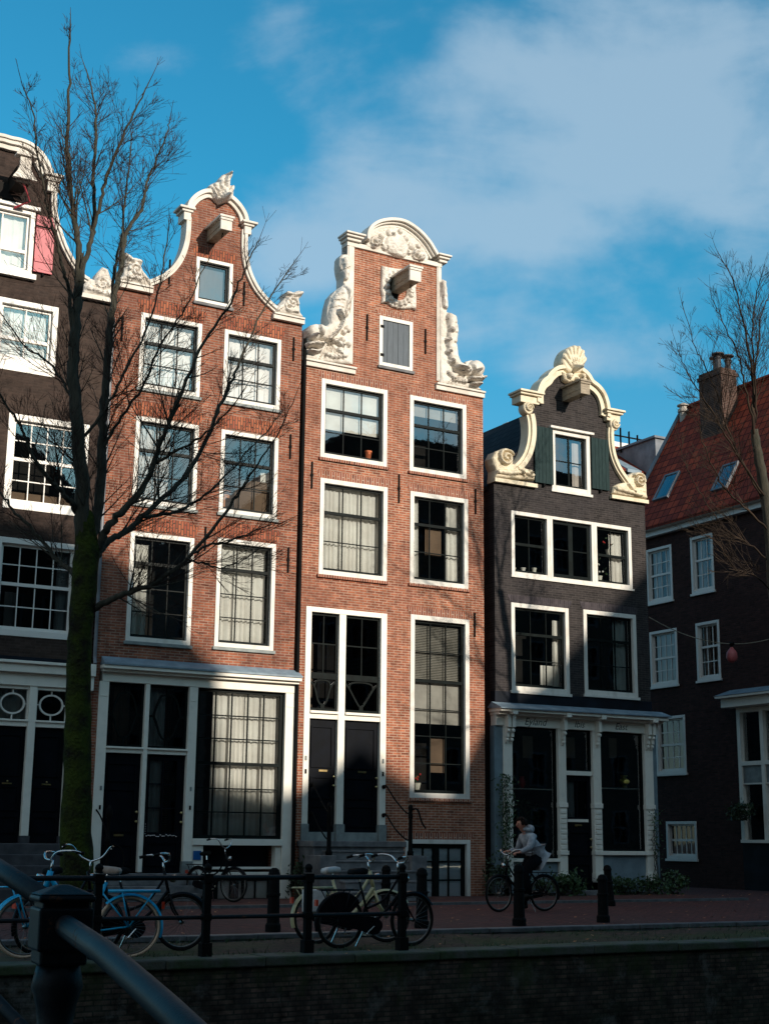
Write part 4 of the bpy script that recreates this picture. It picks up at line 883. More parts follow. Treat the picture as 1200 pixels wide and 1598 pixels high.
# cartouche
co = FA.cp(CFc, [(182, 458), (240, 470), (290, 478), (345, 482), (410, 480), (485, 505), (488, 560), (470, 610), (462, 660), (470, 720), (466, 828), (430, 812), (370, 818), (310, 812), (265, 795), (232, 765), (182, 765), (188, 715), (176, 660), (180, 560)])
hole_c = FA.cp(CFc, [(320, 650)])[0]
ring = [(hole_c[0] + .26 * math.cos(t), hole_c[1] + .30 * math.sin(t)) for t in [2 * math.pi * i / 24 for i in range(24)]]
def relief_ring(b, fr, outerp, inner, d0, base, strokes, orn, seed, sp=.024):
    # split the ring into two halves so that each is a simple polygon
    cx_ = sum(p[0] for p in inner) / len(inner); n = len(inner)
    topi = max(range(n), key=lambda i: inner[i][1]); boti = min(range(n), key=lambda i: inner[i][1])
    to = min(range(len(outerp)), key=lambda i: abs(outerp[i][0] - cx_) - outerp[i][1] * 10); bo = min(range(len(outerp)), key=lambda i: abs(outerp[i][0] - cx_) + outerp[i][1] * 10)
    def arc(l, i, j): 
        r = [l[i]]
        while i != j: i = (i + 1) % len(l); r.append(l[i])
        return r
    for (A_, B_) in ((arc(outerp, to, bo), arc(inner, topi, boti)), (arc(outerp, bo, to), arc(inner, boti, topi))):
        # pick the inner half on the same side
        ma = sum(p[0] for p in A_) / len(A_); mb_ = sum(p[0] for p in B_) / len(B_)
        if (ma > cx_) != (mb_ > cx_): B_ = arc(inner, boti, topi) if A_[0] == outerp[to] else arc(inner, topi, boti); B_ = B_[::-1] if abs(B_[0][1] - A_[0][1]) < abs(B_[-1][1] - A_[0][1]) else B_
        if abs(B_[0][1] - A_[-1][1]) > abs(B_[-1][1] - A_[-1][1]): B_ = B_[::-1]
        relief(b, fr, A_ + B_, d0, base, strokes, orn=orn, osc=.09, seed=seed, edge=.05, bulge=.05, sp=sp)
b = MB(); relief_ring(b, FA, co, ring, -.05, .04, [([(hole_c[0] + .36 * math.cos(t * .4), hole_c[1] + .42 * math.sin(t * .4))], .07, .07) for t in range(16)], .025, 41); b.build('cartouche', 'trim_white', h3)
b = MB(); b.box(FA, hole_c[0] - .24, hole_c[0] + .02, hole_c[1] - .27, hole_c[1] + .2, .001, .012); b.build('beam_socket', 'interior', h3)
hoist_beam(h3, FA, hole_c[0] - .06, hole_c[1] + .05, .26, .34, .95)
# dolphins
c_ = lambda *p: FA.cp(CE, p)
pl = c_((78, 1365), (80, 1300), (75, 1240), (82, 1180), (80, 1120), (110, 1075), (160, 1055), (215, 1070), (255, 1085), (285, 1060), (285, 980), (300, 880), (325, 790), (375, 730), (428, 695), (430, 620), (415, 560), (408, 500), (412, 430), (430, 402), (470, 400), (500, 420), (505, 1000), (505, 1415), (300, 1400))
st = [(c_((300, 1215), (x_, 1375)), .016, -.05) for x_ in (215, 255, 295, 340, 385, 430)] + [(c_((105, 1262), (150, 1268), (225, 1262)), .03, -.12), (c_((300, 1230), (330, 1190), (390, 1215), (430, 1280)), .02, .06), (c_((330, 800), (400, 790)), .02, -.05), (c_((320, 850), (410, 850)), .02, -.05), (c_((310, 910), (400, 920)), .02, -.05), (c_((415, 560), (470, 545)), .02, -.06)] + [(c_((150, 1130)), .22, .26), (c_((130, 1185)), .05, .30), (c_((90, 1250), (150, 1240), (220, 1255)), .05, .28), (c_((110, 1305), (160, 1318), (205, 1300)), .045, .22),
      (c_((230, 1130), (330, 1060), (370, 950), (390, 850), (440, 780)), .20, .20), (c_((350, 960), (400, 1040), (360, 1130), (280, 1200)), .045, .22),
      (c_((300, 1220), (360, 1210), (410, 1260)), .05, .16), (c_((450, 470), (460, 540), (440, 620)), .09, .14), (c_((440, 700), (470, 800), (460, 900)), .08, .10), (c_((440, 960)), .09, .14), (c_((470, 1100)), .09, .12), (c_((430, 1130)), .07, .12), (c_((420, 1200)), .07, .12), (c_((400, 1300)), .09, .12), (c_((480, 1240)), .07, .1), (c_((280, 1330), (350, 1350), (450, 1340)), .06, .08)]
b = MB(); relief(b, FA, pl, -.26, .02, st, orn=.022, osc=.2, seed=51, edge=.08, bulge=.07, sp=.028); b.build('dolphin_carving', 'trim_white', h3)
c_ = lambda *p: FA.cp(CFc, p)
prr = c_((655, 560), (668, 590), (690, 566), (716, 580), (704, 625), (720, 700), (720, 780), (722, 840), (750, 872), (790, 882), (800, 940), (808, 1000), (812, 1060), (800, 1130), (798, 1210), (815, 1262), (868, 1288), (880, 1252), (930, 1238), (985, 1252), (1018, 1300), (1022, 1350), (1015, 1400), (985, 1465), (1020, 1492), (850, 1470), (660, 1436), (655, 1000))
st = [(c_((870, 1330), (x_, 1440)), .016, -.05) for x_ in (720, 750, 780, 810, 840)] + [(c_((895, 1428), (1000, 1426)), .03, -.12), (c_((760, 950), (800, 950)), .02, -.05), (c_((750, 1030), (805, 1030)), .02, -.05), (c_((750, 1110), (800, 1115)), .02, -.05)] + [(c_((950, 1320)), .22, .26), (c_((925, 1355)), .05, .30), (c_((890, 1405), (950, 1410), (1005, 1400)), .05, .28), (c_((915, 1445), (980, 1450)), .045, .22),
      (c_((880, 1330), (800, 1300), (760, 1220), (745, 1110), (760, 1000), (745, 900)), .15, .17), (c_((780, 1310), (830, 1320), (870, 1350)), .045, .18), (c_((685, 610), (690, 700), (700, 800)), .08, .12), (c_((735, 1005)), .07, .13), (c_((710, 1080)), .06, .13), (c_((715, 1180)), .06, .13), (c_((740, 1260)), .07, .12), (c_((730, 1350), (780, 1400), (860, 1420)), .07, .1)]
b = MB(); relief(b, FA, prr, -.26, .02, st, orn=.022, osc=.2, seed=61, edge=.08, bulge=.07, sp=.028); b.build('dolphin_carving', 'trim_white', h3)
# attic hatch with grey shutter
hw = window(h3, FA, *W3['h'], cols=1, rows=(1, 1), hung=False, cw=.10, inner=[], sill='stone', lintel=('brick_h3_lintel', .17, 0))
x0, x1, z0, z1 = W3['h']; b = MB(); nn = 5
for i in range(nn): b.box(FA, x0 + .10 + (x1 - x0 - .2) * i / nn, x0 + .10 + (x1 - x0 - .2) * (i + 1) / nn - .008, z0 + .10, z1 - .10, -.07, -.02 + (.004 if i % 2 else 0))
b.build('shutter', 'shutter_grey', hw)
b = MB(); [b.box(FA, x0 + .03, x0 + .13, z, z + .07, -.02, .035) for z in (z0 + .25, z1 - .32)]; b.build('hinge', 'iron', hw)
LT = ('brick_h3_lintel', .19, 0)
wA = window(h3, FA, *W3['A'], cols=3, rows=(1, 2), cw=.115, inner=[('blind', 0, 1, 0, .62)], lintel=LT, sill='brick_h3_lintel')
window(h3, FA, *W3['Ar'], cols=3, rows=(1, 2), cw=.115, inner=[('blind', 0, 1, 0, .2, 'curtain_shade')], lintel=LT, sill='brick_h3_lintel', glassmat='glass')
window(h3, FA, *W3['B'], cols=3, rows=(1, 2), split=.33, cw=.115, inner=[('drape', 0, 1, 0, 1)], lintel=LT, sill='brick_h3_lintel')
window(h3, FA, *W3['Br'], cols=3, rows=(1, 2), split=.33, cw=.115, inner=[('drape', 0, .17, 0, 1), ('drape', .74, 1, 0, 1), ('blind', .3, .62, .35, .68, 'interior_and_reflection')], lintel=LT, sill='brick_h3_lintel')  # middle blind panel is a painted warm reflection
window(h3, FA, *W3['T'], cols=3, rows=(2, 4), split=.355, cw=.12, inner=[('venetian', 0, 1, 0, .34), ('blind', .02, .98, .36, .60, 'curtain_shade'), ('blind', .4, .66, .68, .88, 'interior_and_reflection')], lintel=LT, sill='brick_h3_lintel', stile=.06)  # lowest blind panel stands for a warm reflection, put in as colour
wb = window(h3, FA, *W3['base'], cols=4, rows=(1, 1), hung=False, cw=.10, stile=.09, mw=.035, inner=[('film', .05, .44, .07, 1, 'paper_blue'), ('film', .54, .96, .07, 1, 'paper_blue')], lintel=('brick_h3_lintel', .15, 0), sill=None, thick=(2,), casemat='frame_white', depth=.8, glassmat='glass_bright')
b = MB(); [b.box(FA, 17.72, 19.16, z - .018, z + .018, -.125, -.086) for z in (.85, .42)]; b.box(FA, 18.36, 18.52, -.1, 1.2, -.13, -.07); b.build('muntin', 'sash_green', wb)
for (a_, z0_, z1_) in ((16.32, 13.5, 14.19), (18.03, 13.46, 14.13), (14.87, 9.5, 10.16), (17.28, 9.45, 10.18), (19.54, 9.45, 10.1), (19.5, 6.3, 6.9)): anchor(h3, FA, a_, z0_, z1_)
# door unit
b = MB()
b.box(FA, 14.80, 14.95, 1.68, 6.66, -.25, .02); b.box(FA, 16.82, 16.98, 1.68, 6.66, -.25, .02); b.box(FA, 14.95, 16.82, 6.54, 6.66, -.25, .018); b.box(FA, 15.69, 15.87, 1.68, 6.54, -.24, .01)
for (x0, x1) in ((14.95, 15.69), (15.87, 16.82)): b.box(FA, x0, x1, 4.06, 4.18, -.24, .0); b.box(FA, x0, x1, 4.18, 4.24, -.24, .06)
b.build('door_frame', 'shop_white', h3, bevel=.006)
b = MB(); b.box(FA, 14.78, 14.97, 1.2, 1.68, -.25, .05); b.box(FA, 16.80, 17.0, 1.2, 1.68, -.25, .05); b.box(FA, 15.67, 15.89, 1.3, 1.68, -.25, .05); b.box(FA, 14.97, 15.67, 1.3, 1.50, -.25, .0); b.box(FA, 15.89, 16.80, 1.3, 1.50, -.25, .0); b.build('plinth', 'plinth_grey', h3, bevel=.005)
for i, (x0, x1) in enumerate(((14.95, 15.69), (15.87, 16.82))):
    b = MB(); c = (x0 + x1) / 2
    b.box(FA, x0, x0 + .05, 4.24, 6.54, -.14, -.07); b.box(FA, x1 - .05, x1, 4.24, 6.54, -.14, -.07); b.box(FA, x0 + .05, x1 - .05, 6.48, 6.54, -.14, -.07); b.box(FA, x0 + .05, x1 - .05, 4.24, 4.31, -.14, -.07); b.box(FA, x0 + .05, x1 - .05, 4.99, 5.13, -.15, -.055)
    b.box(FA, c - .013, c + .013, 5.13, 6.48, -.12, -.085); b.box(FA, x0 + .05, x1 - .05, 5.80, 5.83, -.121, -.086)
    v = [(x0 + .05, 4.93), (x0 + .16, 4.80), (c - .12, 4.50), (c - .03, 4.38)]; v = smooth_path(v, 5); sweep(b, FA, v, -.02, .02, -.12, -.08); sweep(b, FA, mirror(v, c), -.02, .02, -.121, -.081)
    arc_ = smooth_path([(x0 + .16, 4.80), (x0 + .2, 4.93), (c, 4.97), (x1 - .2, 4.93), (x1 - .16, 4.80)], 4); sweep(b, FA, arc_, -.018, .018, -.122, -.082); b.box(FA, c - .05, c + .05, 4.31, 4.42, -.125, -.07)
    o_ = b.build('fanlight', 'sash_green', h3)
    b = MB(); b.add([FA.W(x0, 4.24, -.105), FA.W(x1, 4.24, -.105), FA.W(x1, 6.54, -.105), FA.W(x0, 6.54, -.105)], [(0, 1, 2, 3)]); b.build('pane', 'glass_dark' if i else 'glass', o_)
    b = MB(); b.box(FA, x0 - .03, x1 + .03, 4.2, 6.6, -1.5, -1.4); b.build('interior', 'interior' if i else 'interior_and_reflection', o_)
    door(h3, x0, x1, 1.50, 4.06, ((1.62, 2.1), (2.25, 2.75), (2.95, 3.9)), box=((x0 + x1) / 2 + .05, 3.0 - .12))
for x in (14.87, 16.90):
    for z in (2.85, 3.15):
        b = MB(); b.box(FA, x - .02, x + .02, z - .05, z + .05, .02, .04); b.build('bell_plate', 'iron' if z < 3 else 'plinth_grey', h3)
# stoop with landing, steps to the front, iron posts and rails
b = MB(); b.box(FA, 14.75, 17.05, .05, 1.30, -.1, .75)
b.box(FA, 14.70, 17.10, 1.18, 1.305, -.09, .80)
for i in range(5): b.box(FA, 14.95, 16.85, .05, 1.10 - .21 * i - .0, .80 + .27 * i, .80 + .27 * (i + 1)); b.box(FA, 14.92, 16.88, 1.06 - .21 * i, 1.102 - .21 * i, .80 + .27 * i, .80 + .27 * (i + 1) + .02)
b.box(FA, 14.55, 14.95, .05, 1.0, .75, 1.45); b.box(FA, 16.85, 17.25, .05, 1.0, .75, 1.45)
b.build('stoop', 'stone', h3, bevel=.012)
for s, x in ((-1, 14.98), (1, 16.98)):
    p0 = FA.W(x + s * .04, 1.0, 1.1); b = MB()
    b.lathe(p0, [(.075, 0), (.075, .08), (.05, .12), (.045, .8), (.055, .84), (.055, .9), (.04, .94), (.05, 1.0), (.06, 1.06), (.04, 1.12), (.0, 1.14)], 10)
    for (za, zb) in ((2.55, 1.95), (1.9, 1.35)):
        pts = smooth_path([tuple(FA.W(x - s * .06, za, .0)), tuple(FA.W(x - s * .04, za + .02, .12)), tuple(FA.W(x - s * .02, za - .3, .5)), tuple(FA.W(x + s * .02, zb, .95)), tuple(FA.W(x + s * .04, zb + .04, 1.1))], 5); b.tube(pts, .017, 6)
        b.ball(FA.W(x - s * .06, za, .03), .05, n=8, m=6)
    b.tube(smooth_path([tuple(FA.W(x + s * .04, 2.0, 1.1)), tuple(FA.W(x + s * .1, 2.02, 1.3)), tuple(FA.W(x + s * .14, 1.75, 1.42)), tuple(FA.W(x + s * .2, 1.6, 1.5))], 5), .02, 6)
    b.build('stair_rail', 'iron', h3, smooth=True)
body(h3, FA, ls, rs_, 12.2, 14.0, C3, wallmat='brick_h3')

# ================================================================== HOUSE 4 (black brick, cream bell gable, shop)
C4 = 22.55; CG = (760, 530, 4.615)
h4 = thing('canal_house', fpos(C4, 0, 0), 'black brick canal house with cream scrolled gable above a white shop front', 'house')
ls, rs_ = 20.12, 25.10
c_ = lambda *p: FA.cp(CG, p)
nlft = smooth_path(c_((292, 545), (303, 600), (306, 680), (297, 755), (275, 830), (235, 895), (180, 945), (140, 965)), 6)
nrgt = smooth_path(c_((868, 640), (866, 700), (872, 780), (890, 860), (922, 935), (960, 995), (1000, 1050)), 6)
al = smooth_path(c_((362, 465), (362, 395), (385, 335), (425, 300), (445, 270), (490, 235), (545, 225)), 6)
ar = smooth_path(c_((650, 240), (690, 275), (722, 325), (765, 360), (800, 405), (822, 465), (832, 530), (830, 560)), 6)
sz = 10.45
outer = [(ls, 4.6), (rs_, 4.6), (rs_, sz), (nrgt[-1][0], sz)] + nrgt[::-1] + ar[::-1] + al[::-1] + nlft + [(nlft[-1][0], sz), (ls, sz)]
W4 = dict(d=(21.96, 23.24, 10.42, 12.08), m=(20.64, 24.58, 7.98, 9.68), l=(20.61, 22.42, 5.04, 7.27), r=(22.90, 24.66, 5.08, 7.29))
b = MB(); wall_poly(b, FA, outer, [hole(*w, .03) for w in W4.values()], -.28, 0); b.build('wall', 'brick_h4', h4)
b = MB(); b.box(FA, 20.10, 25.12, 4.64, 5.0, -.2, .012); b.build('dark_panel', 'stucco_dark', h4)
b = MB()
for pth in (nlft,): sweep(b, FA, pth, -.11, .08, -.26, .10); sweep(b, FA, pth, -.03, .11, -.25, .16)
sweep(b, FA, nrgt, -.05, .08, -.26, .10); sweep(b, FA, nrgt, .0, .10, -.25, .16)
for pth in (al, ar): sweep(b, FA, pth, -.13, .10, -.26, .11); sweep(b, FA, pth, .02, .13, -.25, .20)
b.build('gable_trim', 'trim_cream', h4, bevel=.01)
b = MB()
for (x0, x1, z) in ((20.86, 21.50, 12.72), (23.72, 24.22, 12.66)):
    b.box(FA, x0 + .02, x1 - .02, z - .10, z + .10, -.26, .16); b.box(FA, x0 - .03, x1 + .03, z + .10, z + .16, -.28, .24); b.box(FA, x0 - .07, x1 + .07, z + .16, z + .22, -.30, .30)
b.build('gable_cap', 'trim_cream', h4, bevel=.012)
b = MB(); sh = c_((520, 205), (508, 170), (520, 120), (545, 80), (580, 58), (620, 55), (655, 80), (676, 120), (682, 165), (668, 205), (650, 245), (600, 255), (545, 240))
sc_ = c_((595, 235))[0]; st = [(([sc_, (sc_[0] + .52 * math.cos(t), sc_[1] + .72 * math.sin(t))]), .05, .06) for t in [math.radians(x) for x in (35, 55, 72, 90, 108, 125, 145)]]
relief(b, FA, smooth_path(sh, 3, closed=True), -.2, .12, st, orn=.0, edge=.10, bulge=.10, sp=.022)
m_ = c_((515, 240), (560, 250), (640, 245), (700, 250), (690, 285), (665, 300), (640, 310), (615, 335), (590, 312), (560, 318), (530, 300)); relief(b, FA, m_, -.05, .10, [(c_((560, 275)), .09, .14), (c_((612, 300)), .06, .14), (c_((650, 275)), .07, .14)], orn=.03, edge=.05, bulge=.06, sp=.022)
b.build('shell_finial', 'trim_cream', h4)
b = MB()
for cc, s in ((c_((275, 500))[0], 1), (c_((893, 618))[0], -1)):
    poly = [(cc[0] + .16 * math.cos(t), cc[1] + .18 * math.sin(t)) for t in [2 * math.pi * i / 20 for i in range(20)]]; relief(b, FA, poly, -.1, .12, [(spiral(cc, .12, 1.6, s), .028, .07)], edge=.03, bulge=.04, sp=.018)
b.build('volute', 'trim_cream', h4)
pL_ = c_((42, 1000), (45, 945), (28, 905), (22, 860), (45, 812), (95, 792), (145, 806), (172, 850), (170, 900), (215, 915), (265, 932), (295, 945), (318, 975), (328, 1015), (180, 1010))
b = MB(); relief(b, FA, pL_, -.26, .06, [(spiral(c_((110, 860))[0], .24, 1.8, 1, 0.5), .045, .13), (c_((60, 960), (150, 970), (240, 960), (300, 985)), .06, .09), (c_((200, 930), (240, 985)), .04, .08), (c_((285, 960)), .06, .1)], orn=.02, seed=71, edge=.06, bulge=.07, sp=.024)
b.box(FA, 20.08, 21.42, 10.36, 10.46, -.26, .12); b.build('gable_scroll', 'trim_cream', h4)
pR_ = c_((885, 1110), (895, 1062), (930, 1042), (985, 1030), (995, 985), (1035, 962), (1085, 966), (1120, 1005), (1130, 1060), (1130, 1110), (1138, 1150), (1000, 1135))
b = MB(); relief(b, FA, pR_, -.26, .06, [(spiral(c_((1065, 1022))[0], .20, 1.8, -1, 2.5), .04, .13), (c_((910, 1080), (980, 1100), (1080, 1125)), .06, .09), (c_((990, 1050), (1030, 1100)), .04, .09)], orn=.02, seed=81, edge=.06, bulge=.07, sp=.024)
b.box(FA, 23.88, 25.15, 10.40, 10.50, -.26, .12); b.build('gable_scroll', 'trim_cream', h4)
hoist_beam(h4, FA, c_((562, 405))[0][0] + .02, c_((562, 405))[0][1], .24, .34, .80, hood=True, capmat='wood_grey')
# attic window with shutters
x0, x1, z0, z1 = W4['d']; wd = window(h4, FA, x0, x1, z0, z1, cols=2, rows=(1, 1), split=.5, cw=.12, hung=False, inner=[('sheer', .7, 1, 0, 1, 'curtain_shade')], sill='frame_white', casemat='frame_white', mw=.05, glassmat='glass_bright')
b = MB(); zz = (z0 + z1) / 2; b.box(FA, x0 + .15, x1 - .15, zz - .012, zz + .012, -.125, -.086); b.build('muntin', 'sash_green', wd)
b = MB(); b.box(FA, x0 - .08, x1 + .08, z1 + .0, z1 + .06, -.05, .12); b.build('head_moulding', 'frame_white', wd)
for (p, q, r, s) in ((21.38, 21.97, 10.52, 12.06), (23.26, 23.84, 10.60, 12.02)):
    b = MB(); b.box(FA, p, q, r, s, .03, .075); n_ = 5
    for i in range(1, n_): xx = p + (q - p) * i / n_; b.box(FA, xx - .006, xx + .006, r + .01, s - .01, .076, .084)
    o_ = b.build('shutter', 'shutter_green', h4, bevel=.004); k = MB(); k.box(FA, (p + q) / 2 - .03, (p + q) / 2 + .03, r - .08, r, .0, .08); k.build('shutter_catch', 'iron', o_)
LT4 = ('brick_h4_lintel', .2, .01)
# triple window as one unit of three lights
m0, m1, mz0, mz1 = W4['m']; mu = [(m0, 21.92, 0), (21.80, 23.36, 1), (23.26, m1, 2)]
wt = window(h4, FA, m0, 21.87, mz0, mz1, cols=2, rows=(1, 1), split=.5, cw=.10, inner=[('blind', .0, .06, 0, 1)], sill=None, lintel=None)
wt2 = window(h4, FA, 21.872, 23.31, mz0, mz1, cols=2, rows=(1, 1), split=.5, cw=.08, sill=None, stile=.09, thick=(1,), hung=False, mw=.03)
b = MB(); zz = (mz0 + mz1) / 2; b.box(FA, 22.0, 23.2, zz - .014, zz + .014, -.125, -.086); b.box(FA, 22.52, 22.66, mz0 + .1, mz1 - .1, -.13, -.07); b.build('muntin', 'sash_green', wt2)
wt3 = window(h4, FA, 23.312, m1, mz0, mz1, cols=2, rows=(1, 1), split=.5, cw=.10, inner=[('drape', .55, .95, 0.05, 1)], sill=None)
b = MB(); b.box(FA, m0 - .03, m1 + .03, mz0 - .05, mz0 - .001, -.1, .05); b.build('sill', 'frame_white', wt2)
window(h4, FA, *W4['l'], cols=3, rows=(1, 2), split=.33, cw=.11, inner=[('drape', .86, 1, .1, 1), ('blind', .58, .82, .7, .95, 'curtain')], sill='frame_white', lintel=LT4, glassmat='glass')
window(h4, FA, *W4['r'], cols=3, rows=(1, 2), split=.33, cw=.11, inner=[('drape', .68, .96, .0, 1)], sill='frame_white', lintel=LT4, glassmat='glass')
rf = body(h4, FA, ls, rs_, 10.2, 12.95, C4, wallmat='brick_h4')
b = MB(); vp = FA.W(20.62, 10.9, -3.6)
b.lathe(vp, [(.10, -.5), (.10, .35), (.16, .36), (.16, .48), (.05, .52)], 10); b.build('roof_vent', 'terracotta', rf, smooth=True)
# shop front
b = MB(); b.hexa([FA.W(20.0, 4.56, .42), FA.W(25.45, 4.60, .42), FA.W(25.45, 4.74, .0), FA.W(20.0, 4.72, .0), FA.W(20.0, 4.53, .42), FA.W(25.45, 4.57, .42), FA.W(25.45, 4.60, -.2), FA.W(20.0, 4.58, -.2)]); b.build('lead_flashing', 'lead', h4)
b = MB(); b.box(FA, 20.04, 25.38, 4.47, 4.565, -.2, .36); b.box(FA, 20.08, 25.32, 4.40, 4.47, -.2, .22); b.box(FA, 20.10, 25.28, 4.14, 4.40, -.2, .05); b.build('shop_cornice', 'shop_white', h4, bevel=.01)
b = MB(); b.box(FA, 20.08, 20.33, .1, 4.14, -.2, -.01); b.box(FA, 25.07, 25.24, .1, 4.14, -.2, -.01); b.box(FA, 23.36, 24.80, .1, 1.02, -.2, -.04); b.box(FA, 20.59, 21.98, .1, .92, -.2, -.04); b.build('shop_panel', 'shop_grey', h4)
for (x0, x1) in ((20.33, 20.59), (22.0, 22.24), (23.10, 23.35), (24.80, 25.08)):
    b = MB(); b.box(FA, x0, x1, .35, 4.14, -.2, .04)
    for zz, e, hh in ((1.02, .035, .10), (2.18, .03, .12), (.38, .03, .2)): b.box(FA, x0 - e * .5, x1 + e * .5, zz, zz + hh, -.1, .04 + e)
    for i in range(8): b.box(FA, x0 + .03, x1 - .03, 1.16 + i * .125, 1.16 + i * .125 + .085, .04, .058)
    if x1 - x0 < .26: b.box(FA, x0 + .05, x0 + .085, 2.34, 3.7, .04, .052); b.box(FA, x1 - .085, x1 - .05, 2.34, 3.7, .04, .052)
    b.build('pilaster', 'shop_white', h4, bevel=.006)
    b = MB(); c = (x0 + x1) / 2
    for dx in ((-.07, .07) if x1 - x0 > .255 else (0,)):
        b.box(FA, c + dx - .05, c + dx + .05, 4.10, 4.40, .05, .22); b.box(FA, c + dx - .04, c + dx + .04, 3.86, 4.10, .04, .15); b.box(FA, c + dx - .03, c + dx + .03, 3.72, 3.86, .04, .09); b.ball(FA.W(c + dx, 3.80, .10), .05, n=8, m=6); b.ball(FA.W(c + dx, 4.02, .17), .05, n=8, m=6)
    b.box(FA, c - .08, c + .08, 4.41, 4.53, .2, .38); b.build('bracket', 'shop_white', h4, bevel=.008)
def pane_unit(x0, x1, z0, z1, rails=(), name='shop_window', plaque=None, room='interior', f=.045):
    b = MB(); b.box(FA, x0, x0 + f, z0, z1, -.16, -.06); b.box(FA, x1 - f, x1, z0, z1, -.16, -.06); b.box(FA, x0 + f, x1 - f, z0, z0 + f, -.16, -.06); b.box(FA, x0 + f, x1 - f, z1 - f, z1, -.16, -.06)
    o_ = b.build(name, 'sash_green', h4)
    b = MB(); b.add([FA.W(x0 + f, z0 + f, -.11), FA.W(x1 - f, z0 + f, -.11), FA.W(x1 - f, z1 - f, -.11), FA.W(x0 + f, z1 - f, -.11)], [(0, 1, 2, 3)]); b.build('pane', 'glass', o_)
    b = MB(); W_ = FA.W; q = [W_(x0, z0, -.17), W_(x1, z0, -.17), W_(x1, z1, -.17), W_(x0, z1, -.17), W_(x0, z0, -2.2), W_(x1, z0, -2.2), W_(x1, z1, -2.2), W_(x0, z1, -2.2)]
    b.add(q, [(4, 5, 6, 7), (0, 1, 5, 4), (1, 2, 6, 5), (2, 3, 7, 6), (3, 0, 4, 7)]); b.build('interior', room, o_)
    for (r0_, r1_, zr) in rails: b = MB(); b.tube([FA.W(r0_, zr, -.2), FA.W(r1_, zr, -.2)], .018, 6); b.build('curtain_rod', 'shop_white', o_)
    if plaque:
        p0, p1, q0, q1 = plaque; b = MB(); b.box(FA, p0, p1, q0, q0 + .02, -.2, -.18); b.box(FA, p0, p1, q1 - .02, q1, -.2, -.18); b.box(FA, p0, p0 + .02, q0 + .02, q1 - .02, -.2, -.18); b.box(FA, p1 - .02, p1, q0 + .02, q1 - .02, -.2, -.18); b.box(FA, p0 + .02, p1 - .02, q0 + .02, q1 - .02, -.195, -.188); b.build('hanging_plaque', 'interior_and_reflection', o_)
    return o_
sw1 = pane_unit(20.59, 22.0, .92, 4.14, [(20.62, 21.97, 2.62)], plaque=(21.06, 21.37, 3.38, 3.93))
pane_unit(22.24, 23.10, 3.10, 4.14, name='fanlight', plaque=(22.40, 22.69, 3.43, 3.95))
sw2 = pane_unit(23.35, 24.80, 1.12, 4.14, [(23.38, 24.77, 2.70)], plaque=(23.80, 24.05, 3.48, 4.0))
b = MB(); b.box(FA, 22.24, 23.10, 2.99, 3.098, -.2, .0); b.box(FA, 23.35, 24.80, 1.02, 1.118, -.2, .06); b.box(FA, 20.59, 22.0, .85, .93, -.2, .05); b.build('shop_rail', 'shop_white', h4, bevel=.006)
ds = door(h4, 22.24, 23.10, .16, 2.99, ((.3, .8), (1.0, 1.6)), glazed=(22.36, 22.98, 1.95, 2.86, 1), box=(22.67, 1.75))
b = MB(); b.box(FA, 22.33, 22.98, 1.83, 1.90, -.085, -.06); b.build('push_bar', 'shop_white', ds)
b = MB(); b.box(FA, 22.20, 23.3, .05, .16, -.2, .45); b.build('doorstep', 'stone', h4, bevel=.01)
def lettering(txt, x, z, size, parent, fr=FA, mat='iron', d=.052, shear=.35):
    cu = bpy.data.curves.new('lettering', 'FONT'); cu.body = txt; cu.size = size; cu.align_x = 'CENTER'; cu.align_y = 'CENTER'; cu.shear = shear; cu.offset = -.0015; cu.extrude = .001
    to = bpy.data.objects.new('tmp', cu); S.collection.objects.link(to); bpy.context.view_layer.update()
    me = bpy.data.meshes.new_from_object(to.evaluated_get(bpy.context.evaluated_depsgraph_get())); bpy.data.objects.remove(to)
    org = ORG[parent.name]
    for v in me.vertices: v.co = fr.W(x + v.co.x, z + v.co.y, d + v.co.z) - org
    me.materials.clear(); me.materials.append(MATS[mat]); o = bpy.data.objects.new('lettering', me); S.collection.objects.link(o); o.parent = parent; ORG[o.name] = org; return o
lettering('Eyland', 21.28, 4.27, .26, h4); lettering('Ibis', 22.66, 4.27, .24, h4); lettering('East', 24.02, 4.28, .25, h4)

# ================================================================== HOUSE 5 (brick house round the corner)
A5 = 31.0
F5 = Frame(U * A5, N, -U)          # horizontal coordinate: metres along N; facade looks to the left
def c5(fd): return fd + FACE
h5 = thing('corner_house', F5.W(c5(-4), 0, 0), 'dark red brick house with orange tiled roof across the side street', 'house')
W5 = [(-6.96, -5.68, 9.09, 10.93), (-4.77, -3.72, 9.12, 10.97), (-6.91, -5.57, 6.32, 8.14), (-4.67, -3.60, 6.33, 8.16), (-6.75, -5.33, 3.50, 5.32), (-6.4, -4.98, .85, 2.0)]
W5 += [(1.0, 2.2, 9.1, 10.95), (-2.3, -1.2, 9.1, 10.95)]
W5 = W5[:-1]
x0, x1 = c5(-7.85), c5(5.0); ez = 11.45
bay = (-2.95, 1.0, 1.35, 5.35)
b = MB(); wall_poly(b, F5, [(x0, 0), (x1, 0), (x1, ez), (x0, ez)], [hole(c5(w[0]), c5(w[1]), w[2], w[3], .03) for w in W5] + [hole(c5(bay[0]), c5(bay[1]), bay[2], bay[3], .03)], -.3, 0); b.build('wall', 'brick_h5', h5)
